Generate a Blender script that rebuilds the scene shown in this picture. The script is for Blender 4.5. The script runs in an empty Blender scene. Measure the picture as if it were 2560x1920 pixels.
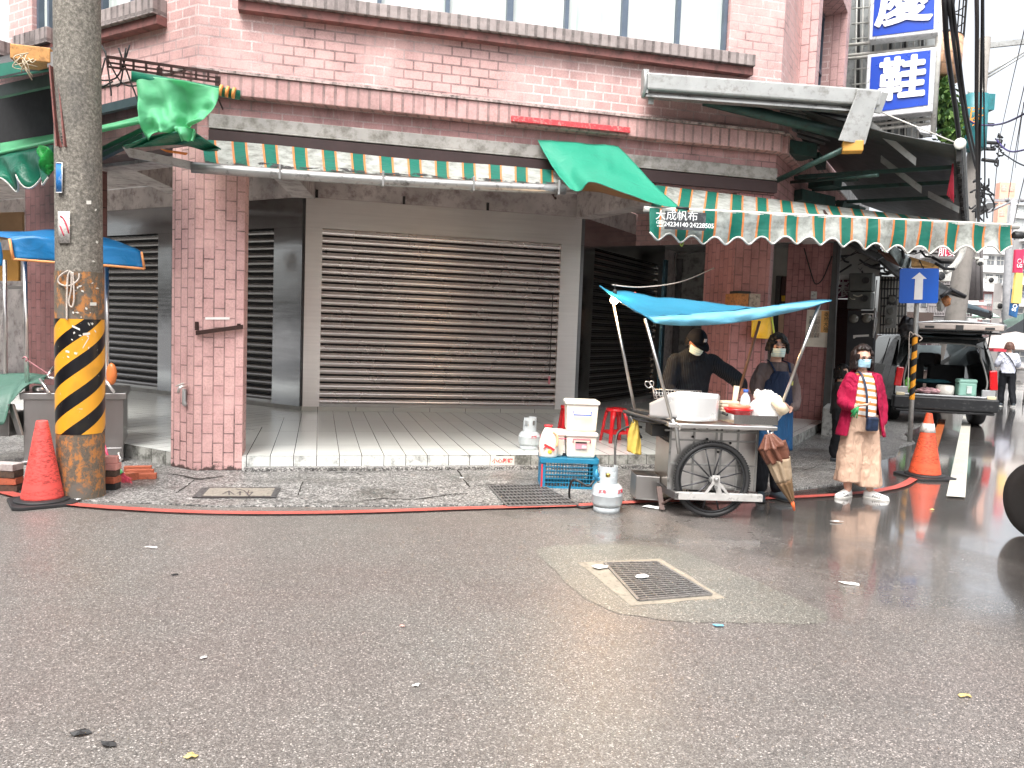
import bpy, math, random
import numpy as np
from mathutils import Vector, Matrix, noise
rad = math.radians
S = bpy.context.scene
COL = S.collection
random.seed(7)

# ---------------------------------------------------------------- camera
FPX, PITCH, ROLL, PX0, PY0, EYE = 1960.0, rad(4.05), rad(2.15), 1290.0, 960.0, 1.65
_cp, _sp, _c, _s = math.cos(PITCH), math.sin(PITCH), math.cos(ROLL), math.sin(ROLL)
FW = Vector((0, _cp, -_sp)); _R = Vector((1, 0, 0)); _D = Vector((0, -_sp, -_cp))
RX = _R*_c - _D*_s
DN = _R*_s + _D*_c
O = Vector((0, 0, EYE))
cam = bpy.data.cameras.new('camera'); camo = bpy.data.objects.new('camera', cam); COL.objects.link(camo)
m = Matrix((( RX.x, -DN.x, -FW.x, 0), (RX.y, -DN.y, -FW.y, 0), (RX.z, -DN.z, -FW.z, EYE), (0, 0, 0, 1)))
camo.matrix_world = m
cam.sensor_width = 36; cam.lens = FPX/2560*36; cam.shift_x = -(PX0-1280)/2560
cam.clip_start = 0.1; cam.clip_end = 2000
S.camera = camo

# ---------------------------------------------------------------- daylight (overcast)
W_ = bpy.data.worlds.new('World'); S.world = W_; W_.use_nodes = True
nt = W_.node_tree; nt.nodes.clear()
sky = nt.nodes.new('ShaderNodeTexSky'); sky.sky_type = 'NISHITA'; sky.sun_disc = False
SUN_EL, SUN_AZ = rad(58), rad(200)
sky.sun_elevation = SUN_EL; sky.sun_rotation = SUN_AZ; sky.air_density = 1.0; sky.dust_density = 6.0; sky.ozone_density = 1.0
hs = nt.nodes.new('ShaderNodeHueSaturation'); hs.inputs['Saturation'].default_value = 0.25
bg = nt.nodes.new('ShaderNodeBackground'); bg.inputs['Strength'].default_value = 0.15
wo = nt.nodes.new('ShaderNodeOutputWorld')
nt.links.new(sky.outputs[0], hs.inputs['Color']); nt.links.new(hs.outputs[0], bg.inputs[0]); nt.links.new(bg.outputs[0], wo.inputs[0])
sl = bpy.data.lights.new('sun', 'SUN'); sl.energy = 1.2; sl.angle = rad(35); sl.color = (1, .97, .93)
so = bpy.data.objects.new('sun', sl); COL.objects.link(so)
sd = Vector((math.sin(SUN_AZ)*math.cos(SUN_EL), math.cos(SUN_AZ)*math.cos(SUN_EL), math.sin(SUN_EL)))
so.rotation_euler = sd.to_track_quat('Z', 'Y').to_euler()
S.view_settings.view_transform = 'Standard'; S.view_settings.look = 'None'; S.view_settings.gamma = 1; S.view_settings.exposure = 1.38

# ---------------------------------------------------------------- placing things by where they stand
def ray(px, py): return FW*FPX + RX*(px-PX0) + DN*(py-PY0)
def G(px, py, z=0.0):
    d = ray(px, py); return O + d*((z-EYE)/d.z)
def P(px, py, Y):
    d = ray(px, py); return O + d*(Y/d.y)
class Facet:
    def __init__(s, o, u, out): s.o = Vector((o[0], o[1], 0)); s.u = Vector(u).normalized(); s.out = Vector(out).normalized()
    def pt(s, a, z, out=0.0): return s.o + s.u*a + s.out*out + Vector((0, 0, z))
    def hit(s, px, py, out=0.0):
        d = ray(px, py); a = s.o + s.out*out
        t = ((a-O).dot(s.out) - (a-O).z*s.out.z)/d.dot(s.out)
        q = O + d*t; return (q-s.o).dot(s.u), q.z
    def W(s, px, py, out=0.0): a, z = s.hit(px, py, out); return s.pt(a, z, out)
def dirv(deg): return Vector((math.sin(rad(deg)), math.cos(rad(deg)), 0))
uC, uL, uR = dirv(75.8), dirv(-59.5), dirv(30.2)
A0 = Vector((-3.39, 8.25, 0)); 
FC = Facet(A0, uC, (uC.y, -uC.x, 0)); FL = Facet(A0, uL, (-uL.y, uL.x, 0))
sB = FC.hit(1950, 240)[0]; B0 = FC.pt(sB, 0)
FR = Facet(B0, uR, (uR.y, -uR.x, 0))
E1 = Vector((-3.53, 12.83, 0)); IC = Facet(E1, uC, FC.out); IL = Facet(E1, uL, FL.out)
sE = 4.77; E2 = IC.pt(sE, 0); IR = Facet(E2, uR, FR.out)
PLAT = 0.17

# ---------------------------------------------------------------- materials
MATS = {}
class NB:
    def __init__(s, name):
        s.m = bpy.data.materials.new(name); s.m.use_nodes = True; s.t = s.m.node_tree; s.n = s.t.nodes
        s.b = s.n['Principled BSDF']; s.tc = s.n.new('ShaderNodeTexCoord')
    def node(s, k, **kw):
        x = s.n.new('ShaderNode'+k)
        for a, v in kw.items(): setattr(x, a, v)
        return x
    def link(s, a, b): s.t.links.new(a, b)
    def mapping(s, scale=(1,1,1), src='Object', loc=(0,0,0), rot=(0,0,0)):
        x = s.node('Mapping'); x.inputs['Scale'].default_value = scale; x.inputs['Location'].default_value = loc; x.inputs['Rotation'].default_value = rot
        s.link(s.tc.outputs[src], x.inputs[0]); return x.outputs[0]
    def noise(s, scale, detail=4, rough=.55, vec=None, dist=0):
        x = s.node('TexNoise'); x.inputs['Scale'].default_value = scale; x.inputs['Detail'].default_value = detail
        x.inputs['Roughness'].default_value = rough; x.inputs['Distortion'].default_value = dist
        s.link(vec if vec is not None else s.tc.outputs['Object'], x.inputs['Vector']); return x.outputs['Fac']
    def ramp(s, fac, stops, interp='LINEAR'):
        x = s.node('ValToRGB'); cr = x.color_ramp; cr.interpolation = interp
        while len(cr.elements) < len(stops): cr.elements.new(.5)
        for e, (p, c) in zip(cr.elements, stops):
            e.position = p; e.color = (c, c, c, 1) if isinstance(c, (int, float)) else (*c, 1)
        s.link(fac, x.inputs[0]); return x.outputs['Color']
    def mix(s, f, a, b, mode='MIX'):
        x = s.node('Mix', data_type='RGBA', blend_type=mode)
        for i, v in ((0, f), (6, a), (7, b)):
            if isinstance(v, (int, float)): x.inputs[i].default_value = v if i == 0 else (v, v, v, 1)
            elif isinstance(v, tuple): x.inputs[i].default_value = (*v, 1)
            else: s.link(v, x.inputs[i])
        return x.outputs[2]
    def math(s, op, a, b=0.0, c=None):
        x = s.node('Math', operation=op)
        for i, v in enumerate((a, b) if c is None else (a, b, c)):
            if isinstance(v, (int, float)): x.inputs[i].default_value = v
            else: s.link(v, x.inputs[i])
        return x.outputs[0]
    def bump(s, h, strength=.3, dist=.01):
        x = s.node('Bump'); x.inputs['Strength'].default_value = strength; x.inputs['Distance'].default_value = dist
        s.link(h, x.inputs['Height']); s.link(x.outputs[0], s.b.inputs['Normal']); return x
    def set(s, **kw):
        for k, v in kw.items():
            i = s.b.inputs[{'color': 'Base Color', 'rough': 'Roughness', 'metal': 'Metallic', 'spec': 'Specular IOR Level', 'alpha': 'Alpha',
                            'trans': 'Transmission Weight', 'coat': 'Coat Weight', 'ecol': 'Emission Color', 'estr': 'Emission Strength', 'sheen': 'Sheen Weight'}[k]]
            if hasattr(v, 'is_output'): s.link(v, i)
            elif isinstance(v, tuple): i.default_value = (*v, 1)
            else: i.default_value = v
        return s

def pbr(name, col, rough=.6, metal=0., var=.15, scale=6., bump=0., dirt=0., dirtcol=(.03,.028,.025), coat=0., spec=None, trans=0.):
    if name in MATS: return MATS[name]
    n = NB(name)
    nz = n.noise(scale, 5)
    c = n.mix(n.ramp(nz, [(.3, 0.), (.7, 1.)]), tuple(max(0, v*(1-var)) for v in col), tuple(min(1, v*(1+var)) for v in col))
    if dirt:
        d = n.ramp(n.noise(scale*1.7+3, 6, .7), [(.62-.35*dirt, 0.), (.78-.25*dirt, 1.)])
        c = n.mix(n.math('MULTIPLY', d, .8), c, dirtcol)
    n.set(color=c, rough=n.math('ADD', n.math('MULTIPLY', n.noise(scale*2.3, 3), .2), rough-.1), metal=metal, coat=coat, trans=trans)
    if spec is not None: n.set(spec=spec)
    if bump: n.bump(n.noise(scale*8, 4), bump, .01)
    MATS[name] = n.m; return n.m

def brick_mat(name, w, h, c1, c2, mortar, mort_dark, msize=.012, swap=False, stain=.25, rough=.5, off=.5, shift=(0,0), bumpd=.01, grain=70, chips=0.):
    n = NB(name)
    mp = n.node('Mapping'); n.link(n.tc.outputs['UV'], mp.inputs[0])
    mp.inputs['Location'].default_value = (*shift, 0)
    if swap: mp.inputs['Rotation'].default_value = (0, 0, rad(90))
    b = n.node('TexBrick', offset=off, squash=1.0); n.link(mp.outputs[0], b.inputs['Vector'])
    b.inputs['Scale'].default_value = 1; b.inputs['Brick Width'].default_value = w; b.inputs['Row Height'].default_value = h
    b.inputs['Mortar Size'].default_value = msize*.62; b.inputs['Mortar Smooth'].default_value = .15; b.inputs['Bias'].default_value = 0
    b.inputs['Color1'].default_value = (*c1, 1); b.inputs['Color2'].default_value = (*c2, 1)
    big = n.noise(.7, 4)
    mcol = n.mix(n.ramp(big, [(.44, 0.), (.56, 1.)]), mort_dark, mortar)
    n.link(mcol, b.inputs['Mortar'])
    g = n.noise(grain, 3, .7)
    col = n.mix(n.ramp(g, [(.38, .0), (.62, .55)]), b.outputs['Color'], tuple(v*.55 for v in c1))
    v2 = n.ramp(n.noise(3.5, 5, .7), [(.35, 0.), (.7, .5)]); col = n.mix(v2, col, tuple(min(1, v*1.25+.06) for v in c1))
    if swap:
        sp_ = n.node('SeparateXYZ'); n.link(n.tc.outputs['Object'], sp_.inputs[0])
        bz = n.math('ADD', n.math('MULTIPLY', sp_.outputs['Z'], -7.), n.math('ADD', n.math('MULTIPLY', n.noise(9, 5, .7), 1.6), -.15)); col = n.mix(n.ramp(bz, [(.25, 0.), (.45, .9)]), col, (.03, .02, .018))
    st = n.ramp(n.noise(2.2, 6, .7, n.mapping((1, 1, .35))), [(.5, 0.), (.72, 1.)])
    col = n.mix(n.math('MULTIPLY', st, stain), col, (.05, .035, .03))
    if chips:
        ch = n.ramp(n.noise(14, 5, .75), [(.60, 0.), (.66, 1.)])
        col = n.mix(n.math('MULTIPLY', ch, chips), col, (.22, .07, .06))
    n.set(color=col, rough=rough)
    hgt = n.math('ADD', n.math('MULTIPLY', n.math('SUBTRACT', 1.0, b.outputs['Fac']), .8), n.math('MULTIPLY', g, .35))
    n.bump(hgt, .55, bumpd)
    MATS[name] = n.m; return n.m

# ---------------------------------------------------------------- mesh helper
def frame_from(t):
    t = t.normalized(); a = Vector((0, 0, 1)) if abs(t.z) < .9 else Vector((0, 1, 0))
    x = t.cross(a).normalized(); y = t.cross(x).normalized(); return x, y
class MB:
    def __init__(s): s.v = []; s.f = []; s.mi = []; s.cur = 0; s.sm = []; s.smooth = False
    def face(s, idx): s.f.append(tuple(idx)); s.mi.append(s.cur); s.sm.append(s.smooth)
    def poly(s, pts):
        b = len(s.v); s.v += [Vector(p) for p in pts]; s.face(range(b, b+len(pts))); return s
    def quad(s, a, b, c, d): return s.poly((a, b, c, d))
    def box(s, c, size, rz=0., rx=0., ry=0.):
        M = Matrix.Rotation(rz, 3, 'Z') @ Matrix.Rotation(ry, 3, 'Y') @ Matrix.Rotation(rx, 3, 'X')
        c = Vector(c); h = [x/2 for x in size]; b = len(s.v)
        for z in (-1, 1):
            for x, y in ((-1,-1), (1,-1), (1,1), (-1,1)): s.v.append(c + M @ Vector((x*h[0], y*h[1], z*h[2])))
        for q in ((3,2,1,0), (4,5,6,7), (0,1,5,4), (1,2,6,5), (2,3,7,6), (3,0,4,7)): s.face(b+i for i in q)
        return s
    def slab(s, p, u, v, w):     # parallelepiped from a corner
        p = Vector(p); b = len(s.v)
        for k in (0, 1):
            for x, y in ((0,0), (1,0), (1,1), (0,1)): s.v.append(p + u*x + v*y + w*k)
        for q in ((3,2,1,0), (4,5,6,7), (0,1,5,4), (1,2,6,5), (2,3,7,6), (3,0,4,7)): s.face(b+i for i in q)
        return s
    def wall(s, F, a0, a1, z0, z1, o0=-.1, o1=0.):   # box on a facet
        return s.slab(F.pt(a0, z0, o0), F.u*(a1-a0), F.out*(o1-o0), Vector((0, 0, z1-z0)))
    def prism(s, pts, z0, z1):
        b = len(s.v); n = len(pts)
        for z in (z0, z1): s.v += [Vector((p[0], p[1], z)) for p in pts]
        s.face(range(b+n-1, b-1, -1)); s.face(range(b+n, b+2*n))
        for i in range(n): j = (i+1) % n; s.face((b+i, b+j, b+n+j, b+n+i))
        return s
    def extrude(s, pts, vec):
        b = len(s.v); n = len(pts); vec = Vector(vec)
        s.v += [Vector(p) for p in pts] + [Vector(p)+vec for p in pts]
        s.face(range(b+n-1, b-1, -1)); s.face(range(b+n, b+2*n))
        for i in range(n): j = (i+1) % n; s.face((b+i, b+j, b+n+j, b+n+i))
        return s
    def tube(s, pts, r, n=8, caps=True, smooth=True, squash=None):
        pts = [Vector(p) for p in pts]; k = len(pts)
        rs = [r]*k if isinstance(r, (int, float)) else list(r)
        b = len(s.v); px = None; old = s.smooth
        for i, p in enumerate(pts):
            t = (pts[min(i+1, k-1)] - pts[max(i-1, 0)])
            if t.length < 1e-9: t = Vector((0, 0, 1))
            t = t.normalized()
            if px is None: x, y = frame_from(t)
            else:
                x = px - t*px.dot(t)
                if x.length < 1e-6: x, y = frame_from(t)
                x.normalize(); y = t.cross(x)
            px = x
            for j in range(n):
                a = 2*math.pi*j/n; sy = rs[i]*(squash if squash else 1)
                s.v.append(p + x*(math.cos(a)*rs[i]) + y*(math.sin(a)*sy))
        s.smooth = smooth
        for i in range(k-1):
            for j in range(n):
                j2 = (j+1) % n; s.face((b+i*n+j, b+i*n+j2, b+(i+1)*n+j2, b+(i+1)*n+j))
        s.smooth = False
        if caps: s.face(b+j for j in reversed(range(n))); s.face(b+(k-1)*n+j for j in range(n))
        s.smooth = old; return s
    def lathe(s, prof, c=(0,0,0), n=24, smooth=True, M=None, sx=1., sy=1.):
        c = Vector(c); b = len(s.v); old = s.smooth
        for r, z in prof:
            for j in range(n):
                a = 2*math.pi*j/n; q = Vector((math.cos(a)*r*sx, math.sin(a)*r*sy, z))
                s.v.append(c + (M @ q if M else q))
        s.smooth = smooth
        for i in range(len(prof)-1):
            for j in range(n):
                j2 = (j+1) % n; s.face((b+i*n+j, b+i*n+j2, b+(i+1)*n+j2, b+(i+1)*n+j))
        s.smooth = False; k = len(prof)-1
        if math.hypot(prof[0][0]-prof[-1][0], prof[0][1]-prof[-1][1]) > 1e-5: s.face(b+j for j in reversed(range(n))); s.face(b+k*n+j for j in range(n))
        s.smooth = old; return s
    def ball(s, c, r, n=12, m=8, sc=(1,1,1), M=None):
        c = Vector(c); prof = []
        b = len(s.v); old = s.smooth; s.smooth = True
        for i in range(m+1):
            t = math.pi*i/m
            for j in range(n):
                a = 2*math.pi*j/n; q = Vector((math.sin(t)*math.cos(a)*sc[0], math.sin(t)*math.sin(a)*sc[1], -math.cos(t)*sc[2]))*r
                s.v.append(c + (M @ q if M else q))
        for i in range(m):
            for j in range(n):
                j2 = (j+1) % n; s.face((b+i*n+j, b+i*n+j2, b+(i+1)*n+j2, b+(i+1)*n+j))
        s.smooth = old; return s
    def grid(s, fn, nu, nv, smooth=True, thick=0.):
        b = len(s.v); old = s.smooth; s.smooth = smooth
        for i in range(nu+1):
            for j in range(nv+1): s.v.append(Vector(fn(i/nu, j/nv)))
        for i in range(nu):
            for j in range(nv):
                a = b+i*(nv+1)+j; s.face((a, a+nv+1, a+nv+2, a+1))
        s.smooth = old; return s
    def loft(s, rings, closed=True, caps=True):
        b = len(s.v); n = len(rings[0]); old = s.smooth; s.smooth = True
        for r in rings: s.v += [Vector(p) for p in r]
        for i in range(len(rings)-1):
            for j in range(n if closed else n-1):
                j2 = (j+1) % n; s.face((b+i*n+j, b+i*n+j2, b+(i+1)*n+j2, b+(i+1)*n+j))
        s.smooth = old
        if caps and closed: s.face(b+j for j in reversed(range(n))); k = len(rings)-1; s.face(b+k*n+j for j in range(n))
        return s
    def uvmap(s, me, uvrot):
        uv = me.uv_layers.new(name='UVMap'); data = uv.data
        for p in me.polygons:
            n = p.normal
            if abs(n.z) > .85:
                if uvrot is None: t = Vector((1, 0, 0))
                else: t = uvrot
                w = Vector((0, 0, 1)).cross(t)
            else:
                t = Vector((0, 0, 1)).cross(n).normalized(); w = n.cross(t)
                if w.z < 0: w = -w
            for li in p.loop_indices:
                q = me.vertices[me.loops[li].vertex_index].co
                data[li].uv = (q.dot(t), q.dot(w))
    def build(s, name, mat, parent=None, local=False, uvrot=None, bevel=0., solid=0., sub=0, recalc=True, remesh=0., smoothit=0):
        me = bpy.data.meshes.new(name)
        me.from_pydata([tuple(p) for p in s.v], [], s.f)
        mats = mat if isinstance(mat, (list, tuple)) else [mat]
        for x in mats: me.materials.append(x)
        me.polygons.foreach_set('material_index', s.mi); me.polygons.foreach_set('use_smooth', s.sm)
        if recalc:
            import bmesh
            bm = bmesh.new(); bm.from_mesh(me); bmesh.ops.recalc_face_normals(bm, faces=bm.faces); bm.to_mesh(me); bm.free()
        me.update()
        s.uvmap(me, uvrot)
        o = bpy.data.objects.new(name, me); COL.objects.link(o)
        if parent is not None:
            o.parent = parent
            if not local:
                L = world_loc(parent); Mi = L.inverted(); me.transform(Mi)
        if remesh:
            d = o.modifiers.new('r', 'REMESH'); d.mode = 'VOXEL'; d.voxel_size = remesh; d.use_smooth_shade = True
        if smoothit:
            d = o.modifiers.new('s', 'SMOOTH'); d.iterations = smoothit; d.factor = .6
        if sub:
            d = o.modifiers.new('s', 'SUBSURF'); d.levels = sub; d.render_levels = sub
        if solid:
            d = o.modifiers.new('t', 'SOLIDIFY'); d.thickness = solid; d.offset = 0
        if bevel:
            d = o.modifiers.new('b', 'BEVEL'); d.width = bevel; d.segments = 2; d.limit_method = 'ANGLE'; d.angle_limit = rad(40)
        return o
def world_loc(o):
    M = Matrix.Identity(4)
    while o is not None: M = o.matrix_basis @ M; o = o.parent
    return M
def tag(o, label, cat, group=None, kind=None):
    if label: o['label'] = label
    if cat: o['category'] = cat
    if group: o['group'] = group
    if kind: o['kind'] = kind
    return o
def thing(name, label, cat, loc=(0,0,0), rz=0., group=None, sc=1.):
    o = bpy.data.objects.new(name, None); COL.objects.link(o); o.location = loc; o.rotation_euler = (0, 0, rz); o.scale = (sc, sc, sc)
    o.empty_display_size = .1
    return tag(o, label, cat, group)
def struct(o): o['kind'] = 'structure'; return o
def copy_tree(o, parent=None):
    c = o.copy(); COL.objects.link(c); c.parent = parent
    for ch in [x for x in TREE.get(o.name, [])]: copy_tree(ch, c)
    return c
TREE = {}
def dup(root, loc, rz, label, group=None, sc=None):
    kids = [o for o in bpy.data.objects if o.parent is not None]
    TREE.clear()
    for k in kids: TREE.setdefault(k.parent.name, []).append(k)
    c = copy_tree(root); c.location = loc; c.rotation_euler = (0, 0, rz); c['label'] = label
    if group: c['group'] = group
    if sc: c.scale = (sc, sc, sc)
    return c
def text(name, body, mat, size, origin, xdir, updir, parent, depth=.002, align='CENTER', bold=0., squeeze=1.):
    cu = bpy.data.curves.new(name, 'FONT'); cu.body = body; cu.size = size; cu.align_x = align; cu.align_y = 'CENTER'
    cu.extrude = depth; cu.offset = bold if bold < .02 else .004; cu.resolution_u = 3; cu.space_line = .9
    to = bpy.data.objects.new(name, cu); COL.objects.link(to); bpy.context.view_layer.update()
    me = bpy.data.meshes.new_from_object(to); COL.objects.unlink(to); bpy.data.objects.remove(to)
    x = Vector(xdir).normalized(); y = Vector(updir).normalized(); z = x.cross(y)
    M = Matrix(((x.x*squeeze, y.x, z.x, origin[0]), (x.y*squeeze, y.y, z.y, origin[1]), (x.z*squeeze, y.z, z.z, origin[2]), (0, 0, 0, 1)))
    if bold >= .02:      # thick brush strokes: the same outline laid again a little aside
        import bmesh
        bm = bmesh.new(); 
        for k in range(9):
            a = 2*math.pi*k/8; t_ = me.copy(); t_.transform(Matrix.Translation((0, 0, 0) if k == 8 else (math.cos(a)*bold, math.sin(a)*bold, .0004*(k+1)))); bm.from_mesh(t_)
        bm.to_mesh(me); bm.free()
    me.transform(M)
    if parent is not None: me.transform(world_loc(parent).inverted())
    me.materials.clear(); me.materials.append(mat)
    o = bpy.data.objects.new(name, me); COL.objects.link(o); o.parent = parent
    return o
def sag(a, b, d, n=12):
    a, b = Vector(a), Vector(b)
    return [a.lerp(b, t/n) - Vector((0, 0, d*4*(t/n)*(1-t/n))) for t in range(n+1)]
def catmull(pts, n=6):
    pts = [Vector(p) for p in pts]; out = []
    for i in range(len(pts)-1):
        p0 = pts[max(i-1, 0)]; p1 = pts[i]; p2 = pts[i+1]; p3 = pts[min(i+2, len(pts)-1)]
        for k in range(n):
            t = k/n
            out.append(.5*((2*p1) + (p2-p0)*t + (2*p0-5*p1+4*p2-p3)*t*t + (3*p1-p0-3*p2+p3)*t**3))
    out.append(pts[-1]); return out
# ---------------------------------------------------------------- base materials
PINK1, PINK2 = (.62, .385, .36), (.55, .33, .31)
brick_up = brick_mat('pink_brick', .21, .101, PINK1, PINK2, (.84, .68, .66), (.10, .06, .06), .016, stain=.22, shift=(0, .02))
brick_pil = brick_mat('pink_brick_upright', .205, .108, (.62, .38, .36), (.54, .31, .30), (.24, .13, .125), (.05, .03, .03), .012, swap=True, stain=.25, chips=.35, grain=55)
brick_pil2 = brick_mat('red_brick_upright', .21, .108, (.36, .15, .14), (.28, .12, .11), (.12, .05, .05), (.05, .02, .02), .013, swap=True, stain=.2, chips=.1, grain=45)
soldier = brick_mat('soldier_brick', .30, .118, (.54, .32, .30), (.46, .26, .25), (.20, .14, .13), (.06, .04, .04), .024, swap=True, stain=.5, off=0., chips=.2, grain=40)
soldier_d = brick_mat('weathered_sill_brick', .30, .108, (.34, .285, .27), (.24, .20, .19), (.07, .055, .05), (.03, .025, .02), .030, swap=True, stain=.75, off=0., chips=.1, grain=22)
brown_under = pbr('brown_tile_soffit', (.22, .09, .08), .7, scale=3, dirt=.4)
concrete = pbr('old_plaster', (.50, .45, .43), .8, scale=1.6, var=.28, dirt=.4, dirtcol=(.17, .12, .115), bump=.2)
flash_m = pbr('pale_flashing', (.30, .285, .265), .5, scale=2.5, dirt=.5, dirtcol=(.09, .08, .06))
dark_m = pbr('dark_recess', (.018, .016, .016), .7)
win_frame = pbr('blue_grey_aluminium', (.10, .13, .17), .4, .3)
def curtain():
    n = NB('curtained_glass'); w = n.noise(3, 3, .5, n.mapping((1, 1, .12)), 1.5)
    n.set(color=n.mix(n.ramp(w, [(.3, 0.), (.7, 1.)]), (.36, .42, .40), (.80, .84, .80)), rough=.12, spec=.6, coat=.6); return n.m
glass_cur = curtain()
def dglass():
    n = NB('dark_glass'); n.set(color=(.12, .14, .15), rough=.05, spec=.8, coat=.5); return n.m
glass_dk = dglass()
def steel_mat(name, col=(.62, .60, .585), rough=.24, streak=(1.2, 1.2, 30), wave=.25, aniso=0.):
    n = NB(name); st = n.noise(1, 4, .6, n.mapping(streak))
    big = n.noise(1.3, 3)
    c = n.mix(st, tuple(v*.82 for v in col), col); c = n.mix(n.math('MULTIPLY', n.ramp(big, [(.45, 0.), (.75, 1.)]), .15), c, tuple(v*.55 for v in col))
    n.set(color=c, metal=1., rough=n.math('ADD', n.math('MULTIPLY', st, .16), rough-.08))
    if wave: n.bump(n.noise(1.6, 2), wave, .06)
    if aniso:
        tg_ = n.node('Tangent', direction_type='UV_MAP'); tg_.uv_map = 'UVMap'; n.link(tg_.outputs[0], n.b.inputs['Tangent']); n.b.inputs['Anisotropic'].default_value = aniso
    return n.m
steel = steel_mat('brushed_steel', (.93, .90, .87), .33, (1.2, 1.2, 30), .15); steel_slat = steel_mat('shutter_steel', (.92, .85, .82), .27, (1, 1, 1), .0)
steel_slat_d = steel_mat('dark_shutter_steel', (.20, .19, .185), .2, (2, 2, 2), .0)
steel_dull = steel_mat('dull_steel', (.48, .47, .46), .38, (8, 8, 2), .35)
steel_dk = steel_mat('dark_steel_post', (.36, .37, .38), .13, (1.2, 1.2, 20), .06)

# ---------------------------------------------------------------- ground
def asphalt():
    n = NB('wet_asphalt')
    vo = n.node('TexVoronoi'); vo.inputs['Scale'].default_value = 170; n.link(n.tc.outputs['Object'], vo.inputs['Vector'])
    vo2 = n.node('TexVoronoi'); vo2.inputs['Scale'].default_value = 330; n.link(n.tc.outputs['Object'], vo2.inputs['Vector'])
    s1_ = n.node('SeparateColor'); n.link(vo.outputs['Color'], s1_.inputs[0]); s2_ = n.node('SeparateColor'); n.link(vo2.outputs['Color'], s2_.inputs[0])
    ag = n.math('ADD', n.math('MULTIPLY', n.noise(70, 3, .8), .5), n.math('MULTIPLY', s1_.outputs[0], .5))
    sp = n.ramp(s1_.outputs[0], [(.05, .055), (.40, .095), (.75, .15), (.93, .24), (.995, .50)])
    spk = n.ramp(s2_.outputs[1], [(.55, 0.), (.92, 1.)])
    col = n.mix(n.math('MULTIPLY', spk, .36), sp, (.36, .345, .32))
    big = n.noise(.45, 5, .6); mid = n.noise(2.3, 5, .6)
    tint = n.mix(n.ramp(big, [(.35, 0.), (.65, 1.)]), (.98, .86, .80), (1.08, 1.05, .98))
    col = n.mix(1., col, tint, 'MULTIPLY')
    # water film: deeper towards the side street and in shallow dips
    sep = n.node('SeparateXYZ'); n.link(n.tc.outputs['Object'], sep.inputs[0])
    xw = n.math('MULTIPLY', n.math('ADD', sep.outputs['X'], -1.6), .20)
    yw = n.math('MULTIPLY', n.math('ADD', sep.outputs['Y'], -4.3), .16)
    wet = n.math('ADD', n.math('ADD', xw, yw), n.math('MULTIPLY', n.math('SUBTRACT', n.noise(.9, 5, .6), .5), 1.9))
    wet = n.ramp(wet, [(.05, 0.), (.75, 1.)])
    wetm = n.math('MULTIPLY', wet, 1.0)
    pore = n.ramp(n.noise(1.3, 4, .7), [(.48, 0.), (.62, 1.)])
    col = n.mix(n.math('MULTIPLY', wetm, .62), col, (.05, .045, .043))
    rg = n.math('SUBTRACT', .42, n.math('MULTIPLY', wetm, .30))
    rg = n.math('SUBTRACT', rg, n.math('MULTIPLY', pore, .06))
    n.set(color=col, rough=rg, spec=.8, coat=n.math('MULTIPLY', wetm, .9)); n.b.inputs['Coat Roughness'].default_value = .07
    h = n.math('ADD', n.math('MULTIPLY', ag, 1.0), n.math('MULTIPLY', mid, .5))
    b = n.bump(h, .5, .006)
    n.link(n.math('SUBTRACT', .62, n.math('MULTIPLY', wetm, .54)), b.inputs['Strength'])
    return n.m
asph = asphalt()
def apron_mat():
    n = NB('worn_concrete')
    vo = n.node('TexVoronoi'); vo.inputs['Scale'].default_value = 75; n.link(n.tc.outputs['Object'], vo.inputs['Vector']); s1_ = n.node('SeparateColor'); n.link(vo.outputs['Color'], s1_.inputs[0])
    a = n.math('ADD', n.math('MULTIPLY', n.noise(30, 5, .8), .5), n.math('MULTIPLY', s1_.outputs[0], .5)); big = n.noise(1.1, 6, .65); c = n.ramp(a, [(.25, .04), (.48, .16), (.62, .30), (.8, .62)])
    c = n.mix(n.ramp(big, [(.50, 0.), (.68, .85)]), c, n.ramp(a, [(.35, (.012, .012, .011)), (.6, (.06, .058, .052)), (.75, (.30, .29, .26))]))
    c = n.mix(.25, c, (.70, .62, .48), 'MULTIPLY')
    n.set(color=c, rough=n.ramp(big, [(.35, .6), (.65, .28)]), spec=.5); n.bump(a, .5, .008); return n.m
apron_m = apron_mat()
struct(MB().poly([(-300, -300, 0), (600, -300, 0), (600, 700, 0), (-300, 700, 0)]).build('road', asph))
ap = [(-60, 1195), (0, 1222), (150, 1252), (300, 1258), (560, 1268), (900, 1268), (1200, 1264), (1500, 1256), (1700, 1246), (1900, 1236), (2010, 1222), (2110, 1210), (2190, 1180), (2200, 1150), (2240, 1140), (2250, 1118), (2290, 1108), (2255, 1085), (2300, 1066), (2330, 1030), (2330, 1000)]
appts = [G(x, y) for x, y in ap]
fine = []
for i in range(len(appts)-1):
    for k in range(5):
        q = appts[i].lerp(appts[i+1], k/5); j = noise.noise(q*5)*.045; fine.append((q.x+j, q.y+j*.7))
fine.append((appts[-1].x, appts[-1].y))
back = [FR.pt(14, 0), FR.pt(0, 0, -1), FL.pt(1, 0, -1), FL.pt(12, 0, -1)]
struct(MB().prism(fine + [(q.x, q.y) for q in back], -.05, .014).build('pavement', apron_m, bevel=.006))
def redp(name, col, lumpy=.5):
    n = NB(name); a = n.noise(40, 4, .7); big = n.noise(3, 4)
    c = n.mix(n.ramp(a, [(.50, 0.), (.66, lumpy)]), col, (.08, .05, .045)); c = n.mix(n.ramp(big, [(.5, 0.), (.7, .35)]), c, tuple(min(1, v*1.3+.08) for v in col))
    n.set(color=c, rough=.42, spec=.5); n.bump(a, .3, .004); return n.m
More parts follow.
